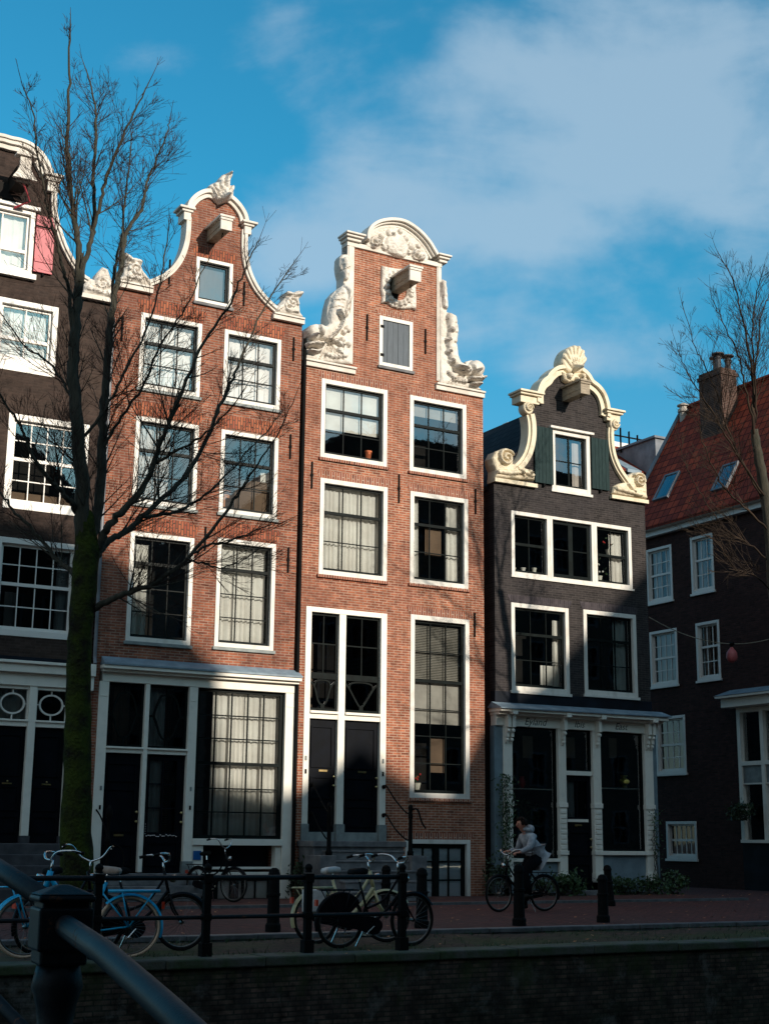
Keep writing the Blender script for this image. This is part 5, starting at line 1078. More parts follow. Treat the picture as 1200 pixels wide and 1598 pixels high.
for i, w in enumerate(W5):
    kw = dict(cols=4, rows=(2, 2), split=.5, cw=.09, casemat='white_paint', sashmat='white_paint', mw=.03, sill='white_paint', glassmat='glass_clear')
    if i in (1, 3): kw.update(cols=3, rows=(1, 2), split=.42)
    if i in (5,): kw.update(rows=(1, 1), cols=5)
    kw['inner'] = [('drape', 0, .34, 0, 1), ('drape', .62, 1, 0, 1)] if i != 2 else [('sheer', 0, 1, 0, 1)]
    window(h5, F5, c5(w[0]), c5(w[1]), w[2], w[3], **kw)
# projecting shop bay with cornice
b = MB(); q0, q1 = c5(bay[0]), c5(bay[1])
b.box(F5, q0 - .25, q1 + .25, 5.35, 5.62, -.1, .45); b.box(F5, q0 - .35, q1 + .35, 5.62, 5.70, -.1, .60); b.build('bay_cornice', 'shop_white', h5, bevel=.01)
b = MB(); b.hexa([F5.W(q0 - .4, 5.70, .62), F5.W(q1 + .4, 5.70, .62), F5.W(q1 + .3, 5.92, .0), F5.W(q0 - .3, 5.92, .0), F5.W(q0 - .4, 5.69, .60), F5.W(q1 + .4, 5.69, .6), F5.W(q1 + .3, 5.69, -.1), F5.W(q0 - .3, 5.69, -.1)]); b.build('bay_roof', 'lead', h5)
b = MB()
for i in range(5): xx = q0 + (q1 - q0 - .14) * i / 4; b.box(F5, xx, xx + .14, 1.45, 5.35, -.12, .08)
b.box(F5, q0, q1, 1.36, 1.45, -.12, .12); b.box(F5, q0, q1, 3.62, 3.74, -.12, .081); b.box(F5, q0, q1, 5.2, 5.349, -.12, .079); b.box(F5, q0 + .14, q1, 3.06, 3.1, -.12, .05); b.build('bay_frame', 'shop_white', h5)
b = MB(); b.box(F5, q0 + .1, q1 - .1, 3.10, 3.62, -.1, .03); b.build('bay_panel', 'plinth_grey', h5)
b = MB(); b.box(F5, q0 - .02, q1 + .02, 0, 1.35, -.05, .03); b.build('bay_plinth', 'stucco_dark', h5)
b = MB(); b.add([F5.W(q0, 1.4, -.06), F5.W(q1, 1.4, -.06), F5.W(q1, 5.3, -.06), F5.W(q0, 5.3, -.06)], [(0, 1, 2, 3)]); b.build('pane', 'glass', h5)
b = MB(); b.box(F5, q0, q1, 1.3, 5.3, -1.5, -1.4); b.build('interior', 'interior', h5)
b = MB(); b.box(F5, x0, x1, 11.30, 11.48, -.1, .20); b.box(F5, x0, x1, 11.48, 11.62, -.1, .38); b.build('gutter', 'white_paint', h5, bevel=.01)
rz, rd = 16.5, -2.6
b = MB(); W_ = F5.W; th = .1
xr0 = c5(-7.8)
b.hexa([W_(x0, 11.60, .42), W_(x1, 11.60, .42), W_(x1, rz, rd), W_(xr0, rz, rd), W_(x0, 11.5, .42), W_(x1, 11.5, .42), W_(x1, rz - th, rd), W_(xr0, rz - th, rd)])
b.hexa([W_(x0, 11.60, -5.6), W_(x1, 11.60, -5.6), W_(x1, rz, rd - .01), W_(xr0, rz, rd - .01), W_(x0, 11.5, -5.6), W_(x1, 11.5, -5.6), W_(x1, rz - th, rd - .01), W_(xr0, rz - th, rd - .01)])
o_ = b.build('roof', 'tiles_orange', h5)
b = MB(); b.add([W_(x0, 0, -.3), W_(x0, 0, -5.4), W_(x0, 11.5, -5.6), W_(xr0, rz, rd), W_(x0, 11.5, .4)], [(0, 1, 2, 3, 4)]); b.box(F5, x0, x1, 0, 11.5, -5.4, -5.2); b.add([W_(x1, 0, -.3), W_(x1, 0, -5.4), W_(x1, 11.5, -5.4), W_(x1, rz - .05, rd), W_(x1, 11.5, -.3)], [(0, 1, 2, 3, 4)]); b.build('end_wall', 'brick_h5', h5)
b = MB(); b.tube([W_(xr0, rz + .03, rd), W_(x1, rz + .03, rd)], .11, 8); b.build('ridge_tiles', 'tiles_orange', o_)
b = MB(); b.tube([W_(x0, 11.62, .45), W_(xr0, rz + .03, rd)], .07, 6); b.build('verge_flashing', 'zinc', o_)
def on_roof(px, py, lift=0.0):
    """where the sight line through a photo spot meets the front slope"""
    nrm = (W_(x1, 11.6, .42) - W_(x0, 11.6, .42)).cross(W_(x0 , rz, rd) - W_(x0, 11.6, .42)).normalized(); v = CF + CR * ((px - CX) / FPX) - CU * ((py - CY) / FPX)
    t = (W_(x0, 11.6, .42) - CAM).dot(nrm) / v.dot(nrm); p = CAM + v * t; return p
# chimney stack
cb = on_roof(1125, 700); ca = cb.dot(U) - A5; cn = cb.dot(N)
fr5 = F5
tp = None
dd_ = -(cb.dot(U) - A5)
fch = Frame(Vector((0, 0, 0)) + N * 0, U, N)
cy_n = cn; cu_ = cb.dot(U)
b = MB(); wch = .95; dch = 1.3
ztop = 18.55
def cbx(b, u0_, u1_, n0_, n1_, z0_, z1_): b.box(Frame(Vector((0, 0, 0)), U, N), u0_, u1_, z0_, z1_, n0_, n1_)
cu0 = 32.5; 
v = CF + CR * ((1125 - CX) / FPX) - CU * ((600 - CY) / FPX); tt = cu0 / v.dot(U); pc = CAM + v * tt; cn1 = pc.dot(N)
ctop = (CAM + (CF + CR * ((1125 - CX) / FPX) - CU * ((570 - CY) / FPX)) * tt).z
cbx(b, cu0, cu0 + .70, cn1 - 1.1, cn1, 12.2, ctop); cbx(b, cu0 - .04, cu0 + .74, cn1 - 1.14, cn1 + .04, ctop - .25, ctop - .12)
ch = b.build('chimney', 'brick_chimney', h5, bevel=.01)
for k in range(3):
    b = MB(); p = Vector((0, 0, 0)) + U * (cu0 + .14 + .22 * k) + N * (cn1 - .25 - .35 * (k % 2)) + Z * ctop
    b.lathe(p, [(.11, -.05), (.10, .38), (.13, .38), (.13, .42), (.07, .42), (.07, .50), (.22, .52), (.22, .56), (.02, .62)], 10); b.build('chimney_pot', 'stone_dark', ch, smooth=False)
b = MB(); p = on_roof(1066, 650); p = p; 
b.lathe(p - Z * .3, [(.14, 0), (.14, .45), (.2, .46), (.2, .55), (.14, .58), (.14, .66), (.22, .68), (.22, .72), (.05, .80)], 12); b.build('roof_vent', 'slat', o_, smooth=False)
for (px, py, w_, h_) in ((1041, 760, .75, 1.15), (1132, 745, .7, 1.1)):
    p = on_roof(px, py); sl_ = (W_(x0, rz, rd) - W_(x0, 11.6, .42)).normalized(); nn_ = N.cross(sl_).normalized(); nn_ = nn_ if nn_.z > 0 else -nn_
    fr_ = Frame(p, N, nn_, sl_); b = MB(); b.box(fr_, -w_ / 2, w_ / 2, -h_ / 2, -h_ / 2 + .07, -.05, .09); b.box(fr_, -w_ / 2, w_ / 2, h_ / 2 - .07, h_ / 2, -.05, .09); b.box(fr_, -w_ / 2, -w_ / 2 + .07, -h_ / 2 + .07, h_ / 2 - .07, -.05, .09); b.box(fr_, w_ / 2 - .07, w_ / 2, -h_ / 2 + .07, h_ / 2 - .07, -.05, .09); s_ = b.build('skylight', 'zinc', o_)
    b = MB(); b.box(fr_, -w_ / 2 + .07, w_ / 2 - .07, -h_ / 2 + .07, h_ / 2 - .07, .02, .06); b.build('pane', 'glass_bright', s_)

# ================================================================== HOUSE behind, seen over the gap
bh = thing('canal_house', fpos(30, -19, 0), 'distant house with white roof edge and grey dormer, seen between black gable and tiled roof', 'house')
FB = Frame(N * (FACE - 19), U, N)
c_ = lambda px, py, d=0: FB.A(px, py, d)
p0 = c_(950, 690, -3.1); p1 = c_(1045, 702, -3.1)
b = MB(); b.box(FB, p0[0] - 6, p1[0] + 8, 0, p0[1] - 2.2, -8, 0); b.build('wall', 'brick_far', bh)
b = MB(); zt = p0[1] - .1; b.hexa([FB.W(p0[0] - 6, zt - 2.2, .2), FB.W(p1[0] + 8, zt - 2.2, .2), FB.W(p1[0] + 8, zt - .1, -3), FB.W(p0[0] - 6, zt - .1, -3), FB.W(p0[0] - 6, zt - 2.3, .2), FB.W(p1[0] + 8, zt - 2.3, .2), FB.W(p1[0] + 8, zt - .2, -3), FB.W(p0[0] - 6, zt - .2, -3)]); b.build('roof', 'tiles_orange', bh)
b = MB(); b.box(FB, p0[0] - 6, p1[0] + 8, zt - .12, zt + .12, -3.3, -2.9); b.build('parapet', 'white_paint', bh)
q = c_(1003, 735); q2 = c_(1050, 735)
b = MB(); b.box(FB, q[0], q2[0] + 1.5, zt - 3.2, zt - .75, -2.4, .9); b.box(FB, q[0] - .12, q2[0] + 1.6, zt - .75, zt - .65, -2.5, 1.0); b.build('dormer', 'zinc', bh)
b = MB(); q = c_(975, 735); b.hexa([FB.W(q[0] - .1, zt - 2.2, .3), FB.W(q[0] + .7, zt - 2.2, .3), FB.W(q[0] - .2, zt - .2, -2.7), FB.W(q[0] - .5, zt - .2, -2.7), FB.W(q[0] - .1, zt - 2.35, .3), FB.W(q[0] + .7, zt - 2.35, .3), FB.W(q[0] - .2, zt - .35, -2.7), FB.W(q[0] - .5, zt - .35, -2.7)]); b.build('valley', 'lead', bh)
b = MB(); q = c_(1000, 700); [b.box(FB, q[0] + .5 * i, q[0] + .5 * i + .03, zt - .9, zt + .30 - .1 * i, -1.5, -1.4) for i in range(4)]; b.box(FB, q[0] - .5, q[0] + 2, zt - .12, zt - .06, -1.5, -1.45); b.build('roof_rail', 'iron', bh)

# ================================================================== small things in the windows
def pot_at(name, a, z, d, r, h, mat, label, cat, fr=FA, prof=None):
    b = MB(); p = fr.W(a, z, d); pr = prof or [(r * .7, 0), (r * .95, h * .8), (r * 1.08, h * .82), (r * 1.08, h), (r * .9, h), (r * .85, h * .9)]
    b.lathe(p, pr, 14); return solo(b.build(name, mat, smooth=False), label, cat, at=p)
pot_at('flower_pot', 16.50, 10.50, -.19, .10, .20, 'terracotta', 'small terracotta pot on the sill of the upper left window of the dolphin-gabled house', 'pot')
pot_at('vase', 24.30, 2.72, -.22, .13, .30, 'yellow_glaze', 'round yellow glazed vase on the rod of the right shop window', 'vase', prof=[(.06, 0), (.08, .03), (.05, .06), (.14, .13), (.15, .18), (.08, .25), (.06, .27), (.10, .32), (.09, .33)])
def plant_in_window(a, z, d, label, cat, col, n=26, r=.16, fr=FA, name='flowering_plant', leafm='leaf'):
    p = fr.W(a, z, d); t = thing(name, p, label, cat); b = MB(); b.lathe(p, [(.07, 0), (.10, .14), (.11, .16), (.09, .16)], 10); b.build('pot', 'shop_white', t)
    b = MB(); rr = random.Random(int(a * 100)); f = MB()
    for i in range(n):
        q = p + Vector((rr.gauss(0, r * .5), rr.gauss(0, r * .3), .2 + abs(rr.gauss(0, r)))); leafq(b, q, .05, rr)
        if i % 2 == 0 and col: f.ball(q + Z * .04, .03, n=6, m=4)
    b.build('foliage', leafm, t)
    if col: f.build('flowers', col, t)
def leafq(b, p, s, rr):
    d1 = Vector((rr.gauss(0, 1), rr.gauss(0, 1), rr.gauss(0, 1))).normalized(); d2 = d1.cross(Vector((rr.gauss(0, 1), rr.gauss(0, 1), rr.gauss(0, 1)))).normalized()
    k = len(b.v); b.v += [tuple(p - d1 * s), tuple(p + d2 * s * .45 - d1 * s * .1), tuple(p + d1 * s), tuple(p - d2 * s * .45 - d1 * s * .1)]; b.f.append((k, k + 1, k + 2, k + 3))
plant_in_window(23.62, 8.12, -.22, 'white orchid in a white pot inside the right light of the triple window', 'plant', 'flower_white', 18, .22)
plant_in_window(24.05, 8.9, -.30, 'red flowers behind the upper right pane of the triple window', 'plant', 'flower_red', 14, .14)
plant_in_window(17.98, 2.52, -.24, 'pink-red flowers on the sill of the tall ground-floor window', 'plant', 'flower_red', 12, .10)
for i, (a_, m_, lb) in enumerate(((20.85, 'shop_white', 'white bowl at the left end of the triple window sill'), (21.15, 'curtain', 'low cream dish beside the bowl on the triple window sill'), (21.5, 'shop_white', 'squat white jug near the first mullion of the triple window'))):
    pot_at('bowl', a_, 8.13, -.22, .07, .09 + .03 * i, m_, lb, 'bowl')
t = thing('desk', FA.W(13.3, 8.80, -.6), 'orange wooden desk seen through the middle right window of the bell-gabled orange house', 'desk')
b = MB(); b.box(FA, 12.75, 13.65, 9.20, 9.27, -.85, -.35); b.box(FA, 12.80, 13.60, 9.10, 9.198, -.80, -.40); b.build('desktop', 'wood_warm', t)
for x in (12.78, 13.57):
    for d in (-.80, -.44): b = MB(); b.box(FA, x, x + .05, 8.8, 9.098, d, d + .05); b.build('leg', 'wood_warm', t)
t = thing('vase_with_leaves', FA.W(21.1, 2.65, -.35), 'red glass vase behind the left shop window rod', 'vase')
b = MB(); b.lathe(FA.W(21.1, 2.65, -.3), [(.05, 0), (.09, .08), (.1, .16), (.05, .24), (.06, .28)], 12); b.build('vase_body', 'flower_red', t, smooth=True)

# ================================================================== BOLLARDS
def make_bollard(px, fd, h, label, tilt=0.0, dark='iron'):
    a_, p = onground(px, fd); b = MB()
    b.lathe((0, 0, 0), [(.115, 0), (.115, .10), (.095, .13), (.088, h * .55), (.100, h * .56), (.100, h * .60), (.086, h * .61), (.080, h * .86), (.092, h * .87), (.092, h * .90), (.085, h * .92), (.07, h * .97), (.03, h)], 14)
    o = b.build('bollard', dark, smooth=False); o.location = p; o.rotation_euler = (0, tilt, 0)
    return tag(o, label, 'bollard', 'iron bollards along the street')
make_bollard(426, 9.7, .92, 'dark bollard in front of the basement window of the orange house')
make_bollard(658, 9.7, .92, 'dark bollard behind the front wheel of the parked black bicycle')
make_bollard(810, 9.7, .98, 'dark bollard in front of the person with the bicycle')
make_bollard(941, 9.4, .80, 'dark bollard in front of the shop door, right of the cyclist')
make_bollard(952, 4.4, .86, 'bollard leaning slightly behind another one, in front of the grey shop panel', tilt=-.06)
make_bollard(602, 4.6, .86, 'bollard at the foot of the stone stairs, behind the bicycle handlebars')

# ================================================================== QUAY RAILING
RF = 13.3
rl = thing('quay_railing', onground(320, RF)[1], 'dark iron railing with square posts along the far edge of the canal', 'railing')
aR = onground(627, RF)[0]; aL = onground(320, RF)[0]; stp = (aR - aL) / 2
b = MB(); zt_ = .885; zl_ = .43
b.tube([fpos(aR - stp * 7, RF, zt_), fpos(aR, RF, zt_)], .030, 8); b.build('top_rail', 'iron_gloss', rl, smooth=True)
b = MB(); b.tube([fpos(aR - stp * 7, RF, zl_), fpos(aR, RF, zl_)], .025, 8); b.build('lower_rail', 'iron_gloss', rl, smooth=True)
for i in range(8):
    aa = aR - stp * i; b = MB(); fr_ = Frame(fpos(aa, RF, 0), U, N)
    b.box(fr_, -.044, .044, -.05, .92, -.044, .044); b.box(fr_, -.066, .066, -.05, .14, -.066, .066); b.box(fr_, -.056, .056, .82, .93, -.056, .056); b.box(fr_, -.053, .053, .39, .47, -.053, .053)
    b.lathe(fpos(aa, RF, .94), [(.048, 0), (.04, .03), (.054, .06), (.04, .09), (.01, .11)], 10); b.build('post', 'iron', rl, bevel=.008)

# ================================================================== BICYCLES
def bicycle(pos, yaw, label, frame='bike_black', fender='bike_black', tyre='rubber', rackm='bike_black', saddle='rubber', rim='rim_steel', bar='swept', steer=0.0, crate=False, guard=False, lean=0.0, front_rack=False, group='parked bicycles', bag=None, barw=.30, tail=True, fat=1.0):
    t = thing('bicycle', pos, label, 'bicycle', group, rz=yaw); LOCAL.add(t.name); t.rotation_euler = (lean, 0, yaw)
    R = .345; V = Vector
    rh, fh, bb = V((-.54, 0, R)), V((.56, 0, R)), V((-.08, 0, .28)); st, ht, hb = V((-.27, 0, .84)), V((.32, 0, .96)), V((.385, 0, .70))
    b = MB()
    b.tube([bb, st], .017 * fat, 8); b.tube([ht, hb], .021 * fat, 8)
    b.tube(smooth_path([tuple(hb + V((-.005, 0, .04))), (.2, 0, .52), tuple(bb)], 5), .021 * fat, 8)
    b.tube(smooth_path([tuple(ht + V((.01, 0, -.06))), (.12, 0, .62), tuple(bb + V((-.06, 0, .22)))], 5), .017 * fat, 8)
    for s in (1, -1):
        b.tube([bb + V((0, .03 * s, 0)), rh + V((0, .06 * s, 0))], .011, 6); b.tube([st + V((.03, .015 * s, -.12)), rh + V((0, .06 * s, 0))], .010, 6)
    f_ = b.build('frame', frame, t, smooth=True)
    def sr(p):   # steer rotation about head axis (approx. vertical at x=.36)
        q = p - V((.37, 0, 0)); c, s = math.cos(steer), math.sin(steer); return V((.37 + q.x * c - q.y * s, q.x * s + q.y * c, p.z))
    b = MB()
    for s in (1, -1): b.tube([sr(hb + V((0, .045 * s, -.02))), sr(V((.45, .055 * s, .50))), sr(fh + V((0, .055 * s, 0)))], [.015 * fat, .013 * fat, .009 * fat], 7)
    b.tube([sr(hb + V((0, -.05, -.02))), sr(hb + V((0, .05, -.02)))], .018, 6); b.build('fork', frame, t, smooth=True)
    ax = sr(fh + V((0, 1, 0))) - sr(fh)
    for (c, axis) in ((rh, V((0, 1, 0))), (sr(fh), ax)):
        w = MB(); w.torus(c, R - .018, .019, axis, 44, 8); wo_ = w.build('wheel', tyre, t, smooth=True)
        w = MB(); w.torus(c, R - .045, .011, axis, 40, 6); w.build('rim', rim, wo_, smooth=True)
        w = MB(); xx = axis.cross(Z).normalized(); r_ = random.random()
        for i in range(24):
            an = 2 * math.pi * i / 24 + r_; e = c + (xx * math.cos(an) + Z * math.sin(an)) * (R - .05); w.tube([c + axis.normalized() * (.03 if i % 2 else -.03), e], .0018, 3, caps=False)
        w.lathe(c - axis.normalized() * .05, [(.02, 0), (.028, .03), (.028, .07), (.02, .1)], 8, axis); w.build('spokes', rim, wo_)
    # mudguards
    def guard_arc(c, a0_, a1_, name, axis):
        xx = Z.cross(axis).normalized() * -1; g = MB(); n = 18; vs = []
        yx = axis.normalized()
        for i in range(n + 1):
            an = a0_ + (a1_ - a0_) * i / n; e = (xx * math.cos(an) + Z * math.sin(an))
            for (k, rr_) in ((-.030 * fat, R + .000), (-.018 * fat, R + .026), (.018 * fat, R + .026), (.030 * fat, R + .000)): vs.append(c + e * rr_ + yx * k)
        fs = [(4 * i + j, 4 * i + j + 1, 4 * i + 5 + j, 4 * i + 4 + j) for i in range(n) for j in range(3)]; g.add(vs, fs); return g.build(name, fender, t, smooth=True)
    sgn = 1
    guard_arc(rh, rad(40), rad(205), 'mudguard', V((0, 1, 0))) if False else None
    xx_test = (Z.cross(V((0, 1, 0))).normalized() * -1).x
    f0a = (lambda d: rad(d)) if xx_test > 0 else (lambda d: rad(180 - d))
    guard_arc(rh, f0a(45), f0a(200), 'mudguard', V((0, 1, 0))); guard_arc(sr(fh), f0a(30), f0a(150), 'mudguard', ax)
    # rack
    b = MB(); z_ = .74
    for s in (-.07, 0, .07): b.tube([V((-.86, s, z_)), V((-.30, s, z_))], .008 * fat * fat, 5)
    for x in (-.86, -.68, -.5, -.32): b.tube([V((x, -.07, z_)), V((x, .07, z_))], .007, 5)
    for s in (1, -1): b.tube([V((-.80, .075 * s, z_)), rh + V((0, .075 * s, 0))], .008, 5); b.tube([V((-.45, .075 * s, z_)), rh + V((0, .075 * s, 0))], .008, 5)
    b.build('rear_rack', rackm, t, smooth=True)
    if front_rack:
        b = MB(); z_ = .78
        for s in (-.13, -.04, .04, .13): b.tube([sr(V((.48, s, z_))), sr(V((.82, s, z_)))], .009, 5)
        for x in (.48, .65, .82): b.tube([sr(V((x, -.13, z_))), sr(V((x, .13, z_)))], .009, 5)
        for s in (1, -1): b.tube([sr(V((.7, .1 * s, z_))), sr(fh + V((0, .06 * s, 0)))], .009, 5)
        b.build('front_rack', rackm, t, smooth=True)
    # saddle and post
    b = MB(); top = st + V((-.02, 0, .12)); b.tube([st, top], .013, 6); so_ = b.build('seat_post', 'chrome', t)
    b = MB(); pts = smooth_path([(-.15, 0, 0), (-.12, .085, 0), (-.04, .07, .005), (.06, .03, .01), (.13, .018, .012), (.15, 0, .012), (.13, -.018, .012), (.06, -.03, .01), (-.04, -.07, .005), (-.12, -.085, 0)], 4, closed=True)
    k = len(pts); c = top + V((0, 0, .02)); vs = []; fs = []
    for (sc, dz) in ((.55, -.06), (.95, -.045), (1.0, -.01), (.88, .018), (.5, .03)):
        for p in pts: vs.append(c + V((p[0] * sc, p[1] * sc, p[2] + dz)))
    for j in range(4):
        for i in range(k): i2 = (i + 1) % k; fs.append((j * k + i, j * k + i2, (j + 1) * k + i2, (j + 1) * k + i))
    fs += [tuple(range(k))[::-1], tuple(range(4 * k, 5 * k))]; b.add(vs, fs); b.build('saddle', saddle, t, smooth=True)
    # handlebar
    b = MB(); sp_ = ht + V((-.02, 0, .12)); b.tube([sr(ht), sr(sp_)], .013, 6)
    if bar == 'swept': half = [(sp_.x + .02, 0, sp_.z), (sp_.x + .05, .10, sp_.z + .02), (sp_.x + .02, .21, sp_.z + .09), (sp_.x - .10, barw, sp_.z + .10), (sp_.x - .22, barw + .02, sp_.z + .07)]
    else: half = [(sp_.x + .02, 0, sp_.z), (sp_.x + .02, .14, sp_.z + .06), (sp_.x - .01, .24, sp_.z + .18), (sp_.x - .12, barw, sp_.z + .20), (sp_.x - .24, barw + .01, sp_.z + .17)]
    for s in (1, -1): b.tube([sr(V(p)) for p in smooth_path([(x, y * s, z) for x, y, z in half], 5)], .013, 7)
    hb_ = b.build('handlebar', 'chrome', t, smooth=True)
    for s in (1, -1):
        b = MB(); e = V((half[-1][0], half[-1][1] * s, half[-1][2])); m_ = V((half[-2][0], half[-2][1] * s, half[-2][2])); b.tube([sr(m_.lerp(e, .25)), sr(e)], .019, 8); b.build('grip', 'rubber', hb_, smooth=True)
    b = MB(); b.lathe(sr(V((.43, 0, .88))), [(.015, -.05), (.045, -.02), (.05, .02), (.048, .035)], 12, sr(V((1.43, 0, .88))) - sr(V((.43, 0, .88)))); b.build('headlight', 'chrome', t, smooth=True)
    # chain case, crank, pedals
    b = MB(); y_ = -.05
    out = smooth_path([(-.56, .40), (-.30, .40), (-.08, .39), (.03, .33), (.04, .25), (-.06, .175), (-.3, .24), (-.56, .29), (-.61, .345)], 4, closed=True); k = len(out)
    b.add([V((p[0], y_, p[1])) for p in out] + [V((p[0], y_ - .035, p[1])) for p in out], [tuple(range(k)), tuple(range(k, 2 * k))[::-1]] + [(i, (i + 1) % k, k + (i + 1) % k, k + i) for i in range(k)]); b.build('chain_case', 'bike_black', t, bevel=.006)
    b = MB(); an = random.uniform(0, 3)
    for s in (1, -1):
        e = bb + V((math.cos(an) * .165 * s, .11 * s, math.sin(an) * .165 * s)); b.tube([bb + V((0, .09 * s, 0)), e], .010, 6)
        pc_ = e + V((0, .05 * s, 0)); b.hexa([pc_ + V((x, y, z)) for z in (-.012, .012) for x, y in ((-.045, -.045), (.045, -.045), (.045, .045), (-.045, .045))])
    b.build('crank', 'chrome', t)
    b = MB(); b.tube([bb + V((-.05, .05, -.02)), V((-.20, .17, .0))], .011, 6); b.build('kickstand', 'chrome', t)
    if guard:
        b = MB(); n = 14
        for s in (-.035, .035):
            k = len(b.v); vs = [V((rh.x, s, rh.z))] + [rh + V((math.cos(f0a(40 + 120 * i / n)) * (R + .01), s, math.sin(f0a(40 + 120 * i / n)) * (R + .01))) for i in range(n + 1)]
            b.add(vs, [(0, i + 1, i + 2) for i in range(n)])
        b.build('skirt_guard', 'bike_black', t)
    if tail: b = MB(); b.box(Frame(V((0, 0, 0)), V((1, 0, 0)), V((0, -1, 0))), -.915, -.885, .54, .62, -.03, .03); b.build('reflector', 'red_plastic', t)
    if bag: b = MB(); b.box(Frame(V((0, 0, 0)), V((1, 0, 0)), V((0, -1, 0))), -.80, -.46, .42, .72, .09, .17); b.build('pannier', bag, t, bevel=.02)
    if crate:
        b = MB(); fr_ = Frame(V((0, 0, 0)), V((1, 0, 0)), V((0, -1, 0)))
        for i in range(5): z = .80 + i * .055; b.box(fr_, .46, .86, z, z + .02, -.17, -.155); b.box(fr_, .46, .86, z, z + .02, .155, .17); b.box(fr_, .46, .475, z, z + .02, -.155, .155); b.box(fr_, .845, .86, z, z + .02, -.155, .155)
        for x in (.46, .56, .66, .76, .845): b.box(fr_, x, x + .015, .80, 1.04, -.1745, -.1705); b.box(fr_, x, x + .015, .80, 1.04, .1705, .1745)
        b.box(fr_, .46, .86, .78, .798, -.17, .17); b.build('basket', 'bike_black', t)
    return t
YR = math.atan2(U.y, U.x)
def mid(pxa, pxb, fd): 
    return (onground(pxa, fd)[1] + onground(pxb, fd)[1]) / 2
zq = Z * -.04
bl = bicycle(mid(30, 206, 12.7) + zq, YR + math.pi - .33, 'turquoise blue bicycle with tan tyres leaning at the quay railing', frame='bike_blue', fender='bike_blue', tyre='tyre_tan', rackm='bike_blue', saddle='saddle_tan', steer=.35, front_rack=True, lean=.03, barw=.34, fat=1.55); bl.scale = (1.09, 1.03, 1.03)
bicycle(mid(160, 272, 12.1) + zq, YR + .03, 'black bicycle half hidden behind the rear wheel of the blue one', steer=-.12, lean=-.05)
bicycle(mid(60, 140, 11.6) + zq, YR + .5, 'black bicycle with upright chrome handlebar behind the blue one, by the tree trunk', bar='high', steer=.5, lean=.04)
bicycle(mid(530, 640, 12.5) + zq, YR, 'black bicycle with pale rear mudguard at the end of the quay railing', steer=.05, guard=True, lean=.04, fender='bike_black', bag=None)
bicycle(mid(488, 603, 11.7) + zq, YR + .02, 'cream bicycle with wide rear rack behind the black one at the railing', frame='bike_cream', fender='bike_cream', rackm='bike_cream', saddle='bike_white', steer=-.25, bag='bike_white', lean=-.04, fat=1.4)
bicycle(onground(334, .95)[1] + Z * .05, YR - 1.25, 'black bicycle parked end-on against the orange house', bar='high', steer=.2, group='parked bicycles')
bk = bicycle(mid(783, 845, 5.8), YR + math.pi, 'black bicycle with front basket held by the person in the grey coat', group=None, bar='swept', steer=.12, crate=False, barw=.28, tail=False)

# ================================================================== PERSON on the bicycle
def skin(name, verts, edges, radii, mat, parent, sub=1, root=0):
    me = bpy.data.meshes.new(name); me.from_pydata(verts, edges, []); o = bpy.data.objects.new(name, me); S.collection.objects.link(o)
    m = o.modifiers.new('skin', 'SKIN'); m.use_smooth_shade = True; m.branch_smoothing = .3
    for i, v in enumerate(me.skin_vertices[0].data):
        r = radii[i]; v.radius = r if isinstance(r, tuple) else (r, r); v.use_root = (i == root)
    s = o.modifiers.new('sub', 'SUBSURF'); s.levels = sub; s.render_levels = sub
    bpy.context.view_layer.update(); me2 = bpy.data.meshes.new_from_object(o.evaluated_get(bpy.context.evaluated_depsgraph_get())); bpy.data.objects.remove(o)
    me2.name = name; me2.materials.clear(); me2.materials.append(MATS[mat]); me2.polygons.foreach_set('use_smooth', [True] * len(me2.polygons))
    o = bpy.data.objects.new(name, me2); S.collection.objects.link(o); o.parent = parent; ORG[o.name] = ORG[parent.name]; LOCAL.add(o.name); return o
pp = thing('person', bk.location.copy(), 'person in a grey hooded coat and dark trousers sitting astride a bicycle, head bent', 'person', rz=YR + math.pi); LOCAL.add(pp.name); pp.scale = (1.05, 1.08, 1.04)
def chain(vs, es, rs, start, pts):
    prev = start
    for (p, r) in pts: vs.append(p); rs.append(r); es.append((prev, len(vs) - 1)) if prev is not None else None; prev = len(vs) - 1
    return prev
